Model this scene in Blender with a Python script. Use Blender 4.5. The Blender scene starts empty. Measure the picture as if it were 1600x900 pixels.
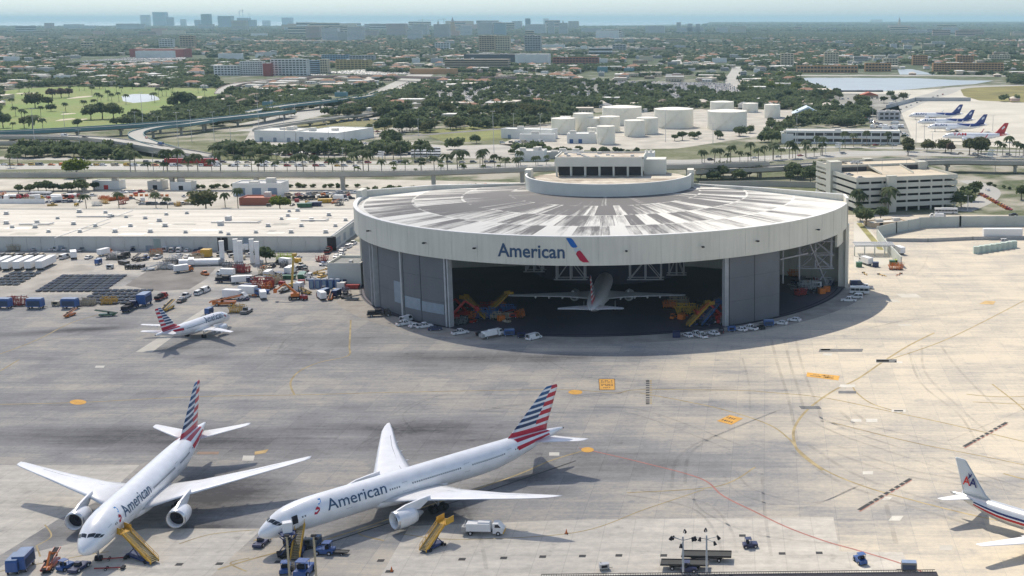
import bpy, bmesh, math, random
import numpy as np
from mathutils import Vector, Matrix
random.seed(7); rng = np.random.default_rng(7)
S = bpy.context.scene
COL = S.collection
PI = math.pi
R = math.radians
# ---- camera of the photograph (1600x900), recovered from the aircraft ----
F, CH, PITCH, CX, CY = 1926.6, 101.35, .1834, 1130., 386.5
_c, _s = math.cos(PITCH), math.sin(PITCH)
def G(x, y, z=0.):
    """ground (or height z) point seen at photo pixel x, y"""
    a, b = (x-CX)/F, (CY-y)/F
    t = (z-CH)/(-_s+b*_c)
    return Vector((a*t, (_c+b*_s)*t, z))
def PX(w):
    x, y, z = w[0], w[1], w[2]-CH
    f = y*_c-z*_s; u = y*_s+z*_c
    return (CX+F*x/f, CY-F*u/f)
def HT(x, yb, yt):
    """height of a vertical edge standing at pixel x, yb and ending at yt"""
    g = G(x, yb); lo, hi = 0., 400.
    for _ in range(50):
        m = (lo+hi)/2
        if PX((g.x, g.y, m))[1] > yt: lo = m
        else: hi = m
    return lo
def MPP(y):  # metres per photo pixel sideways on the ground at row y
    return (G(801, y)-G(800, y)).x
# ---- materials ----
_M = {}
def mat(name, col, rough=.6, metal=0., var=.12, scale=.5, rand=0., spec=.3, detail=3.):
    if name in _M: return _M[name]
    m = bpy.data.materials.new(name); m.use_nodes = True
    n, l = m.node_tree.nodes, m.node_tree.links
    b = n['Principled BSDF']; b.inputs['Roughness'].default_value = rough
    b.inputs['Metallic'].default_value = metal; b.inputs['Specular IOR Level'].default_value = spec
    b.inputs['Base Color'].default_value = (*col, 1)
    m.diffuse_color = (*col, 1)
    if var or rand:
        tc = n.new('ShaderNodeTexCoord'); nz = n.new('ShaderNodeTexNoise')
        nz.inputs['Scale'].default_value = scale; nz.inputs['Detail'].default_value = detail
        l.new(tc.outputs['Object'], nz.inputs['Vector'])
        mr = n.new('ShaderNodeMapRange'); mr.inputs['From Min'].default_value = .3; mr.inputs['From Max'].default_value = .7
        mr.inputs['To Min'].default_value = 1-var; mr.inputs['To Max'].default_value = 1+var
        l.new(nz.outputs['Fac'], mr.inputs['Value'])
        v = mr.outputs['Result']
        if rand:
            oi = n.new('ShaderNodeObjectInfo'); r2 = n.new('ShaderNodeMapRange')
            r2.inputs['To Min'].default_value = 1-rand; r2.inputs['To Max'].default_value = 1+rand
            l.new(oi.outputs['Random'], r2.inputs['Value'])
            mu = n.new('ShaderNodeMath'); mu.operation = 'MULTIPLY'
            l.new(v, mu.inputs[0]); l.new(r2.outputs['Result'], mu.inputs[1]); v = mu.outputs[0]
        mx = n.new('ShaderNodeVectorMath'); mx.operation = 'SCALE'
        mx.inputs[0].default_value = col; l.new(v, mx.inputs['Scale']); l.new(mx.outputs[0], b.inputs['Base Color'])
    _M[name] = m
    return m
def node_mat(name):
    m = bpy.data.materials.new(name); m.use_nodes = True; _M[name] = m
    return m, m.node_tree.nodes, m.node_tree.links, m.node_tree.nodes['Principled BSDF']
class NT:
    """small helper to chain shader nodes"""
    def __init__(s, n, l): s.n, s.l = n, l
    def put(s, sock, v):
        if hasattr(v, 'is_output') or hasattr(v, 'links'): s.l.new(v, sock)
        elif isinstance(v, (tuple, list)): sock.default_value = (*v, 1) if len(sock.default_value) == 4 and len(v) == 3 else v
        else: sock.default_value = v
    def math(s, op, a, b=0., clamp=False):
        x = s.n.new('ShaderNodeMath'); x.operation = op; x.use_clamp = clamp
        s.put(x.inputs[0], a); s.put(x.inputs[1], b); return x.outputs[0]
    def noise(s, vec, scale, detail=4., rough=.55, dist=0.):
        x = s.n.new('ShaderNodeTexNoise'); s.put(x.inputs['Vector'], vec); x.inputs['Scale'].default_value = scale
        x.inputs['Detail'].default_value = detail; x.inputs['Roughness'].default_value = rough; x.inputs['Distortion'].default_value = dist
        return x.outputs['Fac']
    def ramp(s, v, a, b, lo=0., hi=1.):
        x = s.n.new('ShaderNodeMapRange'); s.put(x.inputs['Value'], v)
        for k, q in (('From Min', a), ('From Max', b), ('To Min', lo), ('To Max', hi)): x.inputs[k].default_value = q
        return x.outputs['Result']
    def mix(s, f, a, b):
        x = s.n.new('ShaderNodeMix'); x.data_type = 'RGBA'
        s.put(x.inputs[0], f); s.put(x.inputs[6], a); s.put(x.inputs[7], b); return x.outputs[2]
    def mapv(s, vec, scale, rot=0., loc=(0, 0, 0)):
        x = s.n.new('ShaderNodeMapping'); s.put(x.inputs['Vector'], vec); x.inputs['Scale'].default_value = scale
        x.inputs['Rotation'].default_value = (0, 0, rot); x.inputs['Location'].default_value = loc; return x.outputs[0]
    def xyz(s, vec):
        x = s.n.new('ShaderNodeSeparateXYZ'); s.put(x.inputs[0], vec); return x.outputs
    def comb(s, a, b, c=0.):
        x = s.n.new('ShaderNodeCombineXYZ'); s.put(x.inputs[0], a); s.put(x.inputs[1], b); s.put(x.inputs[2], c); return x.outputs[0]
    def white(s, vec):
        x = s.n.new('ShaderNodeTexWhiteNoise'); s.put(x.inputs['Vector'], vec); return x.outputs['Value']
    def tc(s, k='Object'): return s.n.new('ShaderNodeTexCoord').outputs[k]
# ---- mesh collector ----
class MB:
    def __init__(s): s.v, s.f, s.m, s.uv = [], [], [], None
    def add(s, vs, fs, mi=0):
        o = len(s.v); s.v += [tuple(p) for p in vs]; s.f += [tuple(i+o for i in f) for f in fs]; s.m += [mi]*len(fs)
        return s
    def box(s, c, d, rz=0., mi=0, taper=1.):
        """box: centre of the base c, size d"""
        x, y, z = d[0]/2, d[1]/2, d[2]; q, w = math.cos(rz), math.sin(rz)
        P = []
        for k, t in ((0, 1), (z, taper)):
            for a, b in ((-x, -y), (x, -y), (x, y), (-x, y)):
                a *= t; b *= t
                P.append((c[0]+a*q-b*w, c[1]+a*w+b*q, c[2]+k))
        return s.add(P, [(3, 2, 1, 0), (4, 5, 6, 7), (0, 1, 5, 4), (1, 2, 6, 5), (2, 3, 7, 6), (3, 0, 4, 7)], mi)
    def prism(s, pts, z0, z1, mi=0, top=True, bottom=True, mt=None):
        n = len(pts)
        if sum(pts[i][0]*pts[(i+1) % n][1]-pts[(i+1) % n][0]*pts[i][1] for i in range(n)) < 0: pts = pts[::-1]
        P = [(p[0], p[1], z0) for p in pts]+[(p[0], p[1], z1) for p in pts]
        s.add(P, [(i, (i+1) % n, n+(i+1) % n, n+i) for i in range(n)], mi)
        if top: s.add(P[n:], [tuple(range(n))], mi if mt is None else mt)
        if bottom: s.add(P[:n], [tuple(range(n))[::-1]], mi)
        return s
    def bar(s, a, b, r, n=6, r2=None, mi=0, caps=True):
        a, b = Vector(a), Vector(b); d = b-a
        if d.length < 1e-6: return s
        u = d.orthogonal().normalized(); w = d.normalized().cross(u); r2 = r if r2 is None else r2
        P = [a+(u*math.cos(t)+w*math.sin(t))*r for t in (2*PI*i/n for i in range(n))]+[b+(u*math.cos(t)+w*math.sin(t))*r2 for t in (2*PI*i/n for i in range(n))]
        fs = [(i, (i+1) % n, n+(i+1) % n, n+i) for i in range(n)]
        if caps: fs += [tuple(range(n))[::-1], tuple(range(n, 2*n))]
        return s.add(P, fs, mi)
    def beam(s, a, b, w, h, mi=0):
        """square bar from a to b, w sideways, h upwards"""
        a, b = Vector(a), Vector(b); d = (b-a).normalized()
        u = Vector((-d.y, d.x, 0)); u = u.normalized() if u.length > 1e-4 else Vector((1, 0, 0)); k = d.cross(u)
        P = [p+u*i*w/2+k*j*h/2 for p in (a, b) for i, j in ((-1, -1), (1, -1), (1, 1), (-1, 1))]
        return s.add(P, [(0, 1, 2, 3), (7, 6, 5, 4), (0, 4, 5, 1), (1, 5, 6, 2), (2, 6, 7, 3), (3, 7, 4, 0)], mi)
    def loft(s, rings, mi=0, closed=True, caps=(True, True)):
        n = len(rings[0]); P = [p for r in rings for p in r]; fs = []
        for k in range(len(rings)-1):
            for i in range(n if closed else n-1):
                j = (i+1) % n; fs.append((k*n+i, k*n+j, (k+1)*n+j, (k+1)*n+i))
        if caps[0]: fs.append(tuple(range(n))[::-1])
        if caps[1]: fs.append(tuple(range((len(rings)-1)*n, len(rings)*n)))
        return s.add(P, fs, mi)
    def blob(s, c, r, nu=8, nv=5, mi=0, jit=0., rnd=random):
        P = [(c[0], c[1], c[2]-r[2])]
        for j in range(1, nv):
            t = PI*j/nv
            for i in range(nu):
                q = 2*PI*(i+.5*(j % 2))/nu; k = 1+jit*(rnd.random()-.5)
                P.append((c[0]+r[0]*math.sin(t)*math.cos(q)*k, c[1]+r[1]*math.sin(t)*math.sin(q)*k, c[2]-r[2]*math.cos(t)*k))
        P.append((c[0], c[1], c[2]+r[2])); fs = []
        for i in range(nu): fs.append((0, 1+(i+1) % nu, 1+i)); fs.append((len(P)-1, len(P)-1-nu+i, len(P)-1-nu+(i+1) % nu))
        for j in range(nv-2):
            for i in range(nu): a, b = 1+j*nu+i, 1+j*nu+(i+1) % nu; fs.append((a, b, b+nu, a+nu))
        return s.add(P, fs, mi)
    def mesh(s, name, mats, smooth=False):
        me = bpy.data.meshes.new(name); me.from_pydata(s.v, [], s.f)
        if not isinstance(mats, (list, tuple)): mats = [mats]
        for q in mats: me.materials.append(q)
        if len(mats) > 1: me.polygons.foreach_set('material_index', s.m)
        if smooth: me.polygons.foreach_set('use_smooth', [True]*len(s.f))
        me.update(); return me
    def build(s, name, mats, parent=None, smooth=False, **kw):
        o = bpy.data.objects.new(name, s.mesh(name, mats, smooth)); COL.objects.link(o)
        if parent is not None: o.parent = parent
        for k, v in kw.items(): o[k] = v
        return o
# ---- things ----
def tag(o, label, cat, group=None):
    o['label'] = label; o['category'] = cat
    if group: o['group'] = group
    return o
def thing(name, label, cat, loc=(0, 0, 0), rz=0., group=None):
    o = bpy.data.objects.new(name, None); COL.objects.link(o); o.empty_display_size = 1
    o.location = loc; o.rotation_euler = (0, 0, rz)
    return tag(o, label, cat, group)
def kin(o, kind='structure'):
    o['kind'] = kind; return o
_kids = {}
def dup(root, loc, rz=0., label=None, group=None, scale=None):
    """copy of a thing with its parts and their sub-parts"""
    def cp(o, par):
        c = o.copy(); COL.objects.link(c)
        if par is not None: c.parent = par
        for k in o.children: cp(k, c)
        return c
    c = cp(root, None); c.location = loc; c.rotation_euler = (0, 0, rz)
    if label: c['label'] = label
    if group: c['group'] = group
    if scale: c.scale = (scale,)*3 if not isinstance(scale, (tuple, list)) else scale
    return c
def text_bm(body, size, extrude=0., bold=0.):
    cu = bpy.data.curves.new('lettering', 'FONT'); cu.body = body; cu.size = size; cu.extrude = extrude; cu.offset = bold
    cu.resolution_u = 3
    o = bpy.data.objects.new('lettering', cu); COL.objects.link(o)
    dg = bpy.context.evaluated_depsgraph_get(); me = bpy.data.meshes.new_from_object(o.evaluated_get(dg))
    bm = bmesh.new(); bm.from_mesh(me); bpy.data.objects.remove(o); bpy.data.meshes.remove(me); bpy.data.curves.remove(cu)
    bmesh.ops.remove_doubles(bm, verts=bm.verts, dist=1e-4)
    return bm
def text_on(name, body, size, fn, m, parent, bold=0., cuts=0., label=None):
    """flat lettering, each point (u, v) carried onto a surface by fn"""
    bm = text_bm(body, size, 0., bold)
    if cuts:
        v = cuts
        while v < size:
            bmesh.ops.bisect_plane(bm, geom=bm.verts[:]+bm.edges[:]+bm.faces[:], plane_co=(0, v-size*.3, 0), plane_no=(0, 1, 0)); v += cuts
    for q in bm.verts: q.co = fn(q.co.x, q.co.y)
    me = bpy.data.meshes.new(name); bm.to_mesh(me); bm.free(); me.materials.append(m)
    o = bpy.data.objects.new(name, me); COL.objects.link(o); o.parent = parent
    if label: o['label'] = label
    return o
def sheet(name, pts, z, m, parent=None, **kw):
    b = MB(); n = len(pts); pts = [(p[0], p[1], z) for p in pts]
    if sum(pts[i][0]*pts[(i+1) % n][1]-pts[(i+1) % n][0]*pts[i][1] for i in range(n)) < 0: pts = pts[::-1]
    b.add(pts, [tuple(range(n))]); return b.build(name, m, parent, **kw)
def ribbon(b, pts, w, z, mi=0, dash=None):
    """flat painted line through pts (list of ground points)"""
    pts = [Vector((p[0], p[1], 0)) for p in pts]; n = len(pts)
    segs = []
    if dash:
        on, off = dash
        for i in range(n-1):
            a, c = pts[i], pts[i+1]; L = (c-a).length; t = 0
            while t < L: segs.append([a.lerp(c, t/L), a.lerp(c, min(1, (t+on)/L))]); t += on+off
    else: segs = [pts]
    for q in segs:
        k = len(q); P = []
        for i in range(k):
            d = (q[min(i+1, k-1)]-q[max(i-1, 0)]); d = d.normalized() if d.length > 1e-6 else Vector((1, 0, 0))
            u = Vector((-d.y, d.x, 0))*w/2; P += [(q[i].x-u.x, q[i].y-u.y, z), (q[i].x+u.x, q[i].y+u.y, z)]
        b.add(P, [(2*i, 2*i+2, 2*i+3, 2*i+1) for i in range(k-1)], mi)
    return b
def curve(pts, n=12):
    """Catmull-Rom through pixel points, then onto the ground"""
    pts = [Vector((*p, 0)) for p in pts]; out = []
    for i in range(len(pts)-1):
        p0, p1, p2, p3 = pts[max(i-1, 0)], pts[i], pts[i+1], pts[min(i+2, len(pts)-1)]
        for k in range(n):
            t = k/n; out.append(.5*((2*p1)+(p2-p0)*t+(2*p0-5*p1+4*p2-p3)*t*t+(3*p1-p0-3*p2+p3)*t**3))
    out.append(pts[-1]); return [G(p.x, p.y) for p in out]
def inpoly(x, y, poly):
    c = np.zeros(np.shape(x), bool); n = len(poly)
    for i in range(n):
        x1, y1 = poly[i][:2]; x2, y2 = poly[i-1][:2]
        if y1 == y2: continue
        c ^= ((y1 > y) != (y2 > y)) & (x < (x2-x1)*(y-y1)/(y2-y1)+x1)
    return c
# common paints
WHITE = mat('white paint', (.78, .78, .77), .4, var=.05)
CREAM = mat('cream wall paint', (.62, .62, .56), .75, var=.06, scale=.12)
CONC = mat('pale concrete', (.47, .45, .40), .85, var=.14, scale=.25, detail=6)
DARK = mat('dark rubber', (.025, .025, .03), .8, var=.2)
GLASS = mat('dark glass', (.02, .025, .035), .12, var=0, spec=.6)
STEEL = mat('grey steel', (.35, .36, .37), .5, .4, var=.1)
LGREY = mat('light grey steel', (.55, .55, .54), .55, .1, var=.1)
NAVY = mat('navy paint', (.03, .05, .14), .5, var=.1)
BLUE = mat('blue cart paint', (.05, .11, .27), .45, var=.12)
RED = mat('red paint', (.50, .03, .03), .45, var=.1)
ORANGE = mat('orange paint', (.60, .17, .05), .5, var=.12)
YELLOW = mat('yellow paint', (.60, .35, .05), .5, var=.1)
GREEN = mat('green paint', (.05, .22, .10), .5, var=.1)
BLACK = mat('black paint', (.02, .022, .028), .3, var=.1)
# ---- camera, light, sky ----
cam = bpy.data.cameras.new('camera'); co = bpy.data.objects.new('camera', cam); COL.objects.link(co)
co.location = (0, 0, CH); co.rotation_euler = (PI/2-PITCH, 0, 0)
cam.sensor_width = 36; cam.lens = 36*F/1600; cam.shift_x = (800-CX)/1600; cam.shift_y = (CY-450)/1600
cam.clip_start = 1; cam.clip_end = 200000
S.camera = co
SUN = Vector((-13, 22.4, 32.3)).normalized()
sl = bpy.data.lights.new('sun', 'SUN'); sl.energy = 3.8; sl.angle = R(.53); sl.color = (1, .92, .79)
so = bpy.data.objects.new('sun', sl); COL.objects.link(so); so.rotation_euler = (-SUN).to_track_quat('-Z', 'Y').to_euler()
w = bpy.data.worlds.new('World'); S.world = w; w.use_nodes = True
n, l = w.node_tree.nodes, w.node_tree.links
sky = n.new('ShaderNodeTexSky'); sky.sky_type = 'NISHITA'; sky.sun_disc = False
sky.sun_elevation = math.asin(SUN.z); sky.sun_rotation = math.atan2(SUN.x, SUN.y); sky.air_density = 1.0; sky.dust_density = .6; sky.ozone_density = 2.0; sky.altitude = 100
tn = n.new('ShaderNodeVectorMath'); tn.operation = 'MULTIPLY'; pass
g_ = NT(n, l); l.new(g_.mix(g_.ramp(g_.xyz(g_.tc('Generated'))[2], .0, .16), (.42, .56, .80), (1.20, .985, .85)), tn.inputs[1])
l.new(sky.outputs[0], tn.inputs[0]); l.new(tn.outputs[0], n['Background'].inputs[0]); n['Background'].inputs[1].default_value = .15
S.view_settings.view_transform = 'Standard'; S.view_settings.look = 'None'; S.view_settings.gamma = 1; S.view_settings.exposure = .40
S.render.engine = 'CYCLES'
cy = S.cycles; cy.max_bounces = 6; cy.diffuse_bounces = 3; cy.glossy_bounces = 2; cy.transmission_bounces = 2; cy.volume_bounces = 0; cy.transparent_max_bounces = 6
cy.use_denoising = True; cy.use_adaptive_sampling = True; cy.adaptive_threshold = .02
# ---- haze ----
def haze():
    b = MB().box((0, 29000, -1), (64000, 60000, 175))
    o = kin(b.build('haze', []), 'stuff')
    m = bpy.data.materials.new('haze air'); m.use_nodes = True; q = m.node_tree.nodes; k = m.node_tree.links
    q.remove(q['Principled BSDF']); v = q.new('ShaderNodeVolumePrincipled')
    v.inputs['Color'].default_value = (.60, .89, 1.0, 1); v.inputs['Density'].default_value = 4.8e-5; v.inputs['Anisotropy'].default_value = .0
    k.new(v.outputs[0], q['Material Output'].inputs['Volume']); o.data.materials.clear(); o.data.materials.append(m)
haze()
# ---- ground: one sheet to the horizon, finer near the camera ----
def ground():
    xs = sorted({s*v for s in (-1, 1) for v in [*range(0, 1500, 100), 2000, 3000, 5000, 8000, 13000, 20000, 31000]})
    ys = [-400, *range(0, 2400, 100), 3000, 4000, 6000, 8000, 11000, 15000, 22000, 32000, 45000, 58000]
    b = MB(); n = len(xs)
    b.add([(x, y, 0) for y in ys for x in xs], [(j*n+i, j*n+i+1, (j+1)*n+i+1, (j+1)*n+i) for j in range(len(ys)-1) for i in range(n-1)])
    m, nn, ll, bs = node_mat('suburban ground'); t = NT(nn, ll)
    o = t.tc(); big = t.noise(o, .004, 6); mid = t.noise(o, .03, 5); fine = t.noise(o, .25, 4)
    c = t.mix(t.ramp(mid, .42, .58), (.06, .085, .035), (.34, .32, .27))
    c = t.mix(t.ramp(big, .45, .6), c, (.10, .12, .05)); c = t.mix(t.ramp(fine, .35, .75, 0, .45), c, (.30, .27, .21))
    far = t.ramp(t.xyz(o)[1], 1500, 2600); c = t.mix(far, c, t.mix(t.ramp(mid, .55, .7), (.07, .09, .05), (.32, .31, .28)))
    ll.new(c, bs.inputs['Base Color']); bs.inputs['Roughness'].default_value = .95; bs.inputs['Specular IOR Level'].default_value = .1
    kin(b.build('ground', m))
    ms, nn, ll, bs = node_mat('sea water'); bs.inputs['Base Color'].default_value = (.10, .20, .24, 1); bs.inputs['Roughness'].default_value = .35
    shore = [(-31500, 13500), (-9000, 14500), (-4200, 15500), (-1500, 19000), (0, 26000), (4000, 40000), (9000, 57900), (-31500, 57900)]
    kin(sheet('sea', shore, .6, ms))
ground()
# ---- apron: concrete with stains and painted under-jet shade kept per point ----
def soft(X, Y, px, py, wx, wy, a=0., p=2.):
    """soft blob centred at photo pixel px, py (stains and painted under-jet shade on the pavement), half sizes wx, wy in metres"""
    g = G(px, py); q, s_ = math.cos(a), math.sin(a); dx, dy = X-g.x, Y-g.y
    u = (dx*q+dy*s_)/wx; v = (-dx*s_+dy*q)/wy
    return np.exp(-(u*u+v*v)**(p/2))
APR = [(-320, 120), (150, 120), (230, 300), (230, 470), (178, 520), (150, 640), (60, 640), (56, 560), (-520, 560), (-520, 400)]
def apron():
    x = np.arange(-340, 236, 1.); y = np.arange(150, 642, 1.)
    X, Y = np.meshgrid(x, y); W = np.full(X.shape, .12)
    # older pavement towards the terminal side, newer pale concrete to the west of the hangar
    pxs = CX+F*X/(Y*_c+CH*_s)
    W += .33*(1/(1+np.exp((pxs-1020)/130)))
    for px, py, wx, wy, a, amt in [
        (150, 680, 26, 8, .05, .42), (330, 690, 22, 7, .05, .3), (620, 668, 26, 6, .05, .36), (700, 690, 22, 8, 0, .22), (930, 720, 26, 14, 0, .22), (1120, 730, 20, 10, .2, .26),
        (1210, 790, 16, 8, 0, .24), (340, 780, 14, 10, .5, .5), (310, 830, 9, 5, .3, .55), (330, 745, 10, 8, 0, .4), (640, 800, 14, 7, .6, .45), (690, 805, 6, 4, .4, .55),  # blobs under the jets: oil stains with wing shade painted in
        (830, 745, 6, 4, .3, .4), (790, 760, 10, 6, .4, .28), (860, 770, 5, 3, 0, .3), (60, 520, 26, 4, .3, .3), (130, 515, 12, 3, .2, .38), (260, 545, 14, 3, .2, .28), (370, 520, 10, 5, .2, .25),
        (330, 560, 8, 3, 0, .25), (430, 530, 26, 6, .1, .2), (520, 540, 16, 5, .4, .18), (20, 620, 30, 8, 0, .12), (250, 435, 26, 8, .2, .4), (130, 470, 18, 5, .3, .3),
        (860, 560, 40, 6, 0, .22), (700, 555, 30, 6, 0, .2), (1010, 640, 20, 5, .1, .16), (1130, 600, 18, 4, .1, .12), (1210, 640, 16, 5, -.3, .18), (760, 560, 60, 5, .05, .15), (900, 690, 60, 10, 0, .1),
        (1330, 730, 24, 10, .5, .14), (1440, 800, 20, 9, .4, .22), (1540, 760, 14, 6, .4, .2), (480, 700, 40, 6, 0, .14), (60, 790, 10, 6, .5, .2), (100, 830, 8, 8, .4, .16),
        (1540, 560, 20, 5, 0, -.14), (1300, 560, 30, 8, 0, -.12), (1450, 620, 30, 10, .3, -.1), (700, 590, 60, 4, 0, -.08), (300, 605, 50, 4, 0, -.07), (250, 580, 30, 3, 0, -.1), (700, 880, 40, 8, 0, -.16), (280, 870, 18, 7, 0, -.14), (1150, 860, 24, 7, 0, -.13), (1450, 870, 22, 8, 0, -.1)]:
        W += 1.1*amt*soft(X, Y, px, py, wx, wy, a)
    keep = inpoly(X[:-1, :-1]+.5, Y[:-1, :-1]+.5, APR)
    ny, nx = X.shape
    idx = np.arange(ny*nx).reshape(ny, nx); q = np.stack([idx[:-1, :-1], idx[:-1, 1:], idx[1:, 1:], idx[1:, :-1]], -1)[keep]
    used = np.unique(q); rm = np.full(ny*nx, -1); rm[used] = np.arange(len(used)); q = rm[q]
    me = bpy.data.meshes.new('apron'); me.vertices.add(len(used)); co_ = np.zeros((len(used), 3)); co_[:, 0] = X.ravel()[used]; co_[:, 1] = Y.ravel()[used]; co_[:, 2] = .012
    me.vertices.foreach_set('co', co_.ravel()); me.loops.add(q.size); me.loops.foreach_set('vertex_index', q.ravel().astype(np.int32))
    me.polygons.add(len(q)); me.polygons.foreach_set('loop_start', np.arange(0, q.size, 4, dtype=np.int32)); me.update(calc_edges=True)
    at = me.attributes.new('wear_shade', 'FLOAT', 'POINT'); at.data.foreach_set('value', W.ravel()[used].astype(np.float32))
    m, nn, ll, bs = node_mat('worn apron concrete'); t = NT(nn, ll); o = t.tc()
    an = nn.new('ShaderNodeAttribute'); an.attribute_name = 'wear_shade'
    st = t.noise(t.mapv(o, (.012, .16, 1), R(-4)), 1, 6, .62); st2 = t.noise(t.mapv(o, (.05, .7, 1), R(3)), 1, 6, .65)
    bl = t.noise(o, .05, 6, .6); fi = t.noise(o, .9, 5, .7)
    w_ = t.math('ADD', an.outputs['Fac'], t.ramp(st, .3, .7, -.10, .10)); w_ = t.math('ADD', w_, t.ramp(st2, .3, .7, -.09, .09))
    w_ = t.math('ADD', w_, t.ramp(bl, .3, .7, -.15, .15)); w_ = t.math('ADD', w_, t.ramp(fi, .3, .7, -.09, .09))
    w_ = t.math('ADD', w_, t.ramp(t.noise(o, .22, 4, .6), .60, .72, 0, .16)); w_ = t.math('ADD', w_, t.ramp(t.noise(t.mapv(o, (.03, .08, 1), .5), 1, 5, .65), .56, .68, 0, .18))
    # slabs: tone of each and dark joints
    br = nn.new('ShaderNodeTexBrick'); t.put(br.inputs['Vector'], t.mapv(o, (1, 1, 1), R(2))); br.offset = 0; br.inputs['Scale'].default_value = 1
    br.inputs['Brick Width'].default_value = 7.5; br.inputs['Row Height'].default_value = 7.5; br.inputs['Mortar Size'].default_value = .06; br.inputs['Mortar Smooth'].default_value = .3
    br.inputs['Color1'].default_value = (0, 0, 0, 1); br.inputs['Color2'].default_value = (1, 1, 1, 1); br.inputs['Mortar'].default_value = (.5, .5, .5, 1); br.inputs['Bias'].default_value = 0
    sp = nn.new('ShaderNodeSeparateColor'); ll.new(br.outputs['Color'], sp.inputs[0])
    w_ = t.math('ADD', w_, t.ramp(sp.outputs[0], 0, 1, -.05, .05)); w_ = t.math('ADD', w_, t.math('MULTIPLY', br.outputs['Fac'], .16))
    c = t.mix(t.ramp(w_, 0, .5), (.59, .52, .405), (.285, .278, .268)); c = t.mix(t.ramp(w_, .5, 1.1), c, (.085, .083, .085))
    ll.new(c, bs.inputs['Base Color']); bs.inputs['Roughness'].default_value = .9; bs.inputs['Specular IOR Level'].default_value = .15
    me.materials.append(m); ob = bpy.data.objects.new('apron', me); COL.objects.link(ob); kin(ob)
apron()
# ---- thin unseen cloud added outside the haze to soften sun on the terminal-side apron ----
def shade_cloud():
    h = 520; off = SUN*(h/SUN.z)
    b = MB(); nx, ny = 40, 32; W_, D_ = 480, 400
    cx, cy_ = -190+off.x, 282+off.y
    for s in (1, -1):
        for j in range(ny+1):
            for i in range(nx+1):
                u, v = -1+2*i/nx, -1+2*j/ny; r = max(0, 1-(u*u+v*v))
                b.v.append((u*W_/2, v*D_/2, s*14*math.sqrt(r)*(1+.3*math.sin(7*u+3*v))))
    k = (nx+1)*(ny+1)
    b.f = [(o+j*(nx+1)+i, o+j*(nx+1)+i+1, o+(j+1)*(nx+1)+i+1, o+(j+1)*(nx+1)+i) for o in (0, k) for j in range(ny) for i in range(nx)]; b.m = [0]*len(b.f)
    m = bpy.data.materials.new('thin cloud'); m.use_nodes = True; nn, ll = m.node_tree.nodes, m.node_tree.links; t = NT(nn, ll)
    nn.remove(nn['Principled BSDF']); o = t.tc(); x, y, z = t.xyz(o)
    r = t.math('SQRT', t.math('ADD', t.math('POWER', t.math('ABSOLUTE', t.math('DIVIDE', x, W_/2)), 2.6), t.math('POWER', t.math('ABSOLUTE', t.math('DIVIDE', y, D_/2)), 2.6)))
    d = t.math('ADD', r, t.math('MULTIPLY', t.math('SUBTRACT', t.noise(o, .012, 4), .5), .35))
    den = t.ramp(d, .98, .56, 0., .27)
    tr = nn.new('ShaderNodeBsdfTransparent'); tl = nn.new('ShaderNodeBsdfTranslucent'); tl.inputs[0].default_value = (.95, .95, .95, 1)
    mx = nn.new('ShaderNodeMixShader'); ll.new(den, mx.inputs[0]); ll.new(tr.outputs[0], mx.inputs[1]); ll.new(tl.outputs[0], mx.inputs[2])
    ll.new(mx.outputs[0], nn['Material Output'].inputs['Surface'])
    ob = b.build('shade_cloud', m); ob.location = (cx, cy_, h); kin(ob, 'stuff')
shade_cloud()
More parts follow.
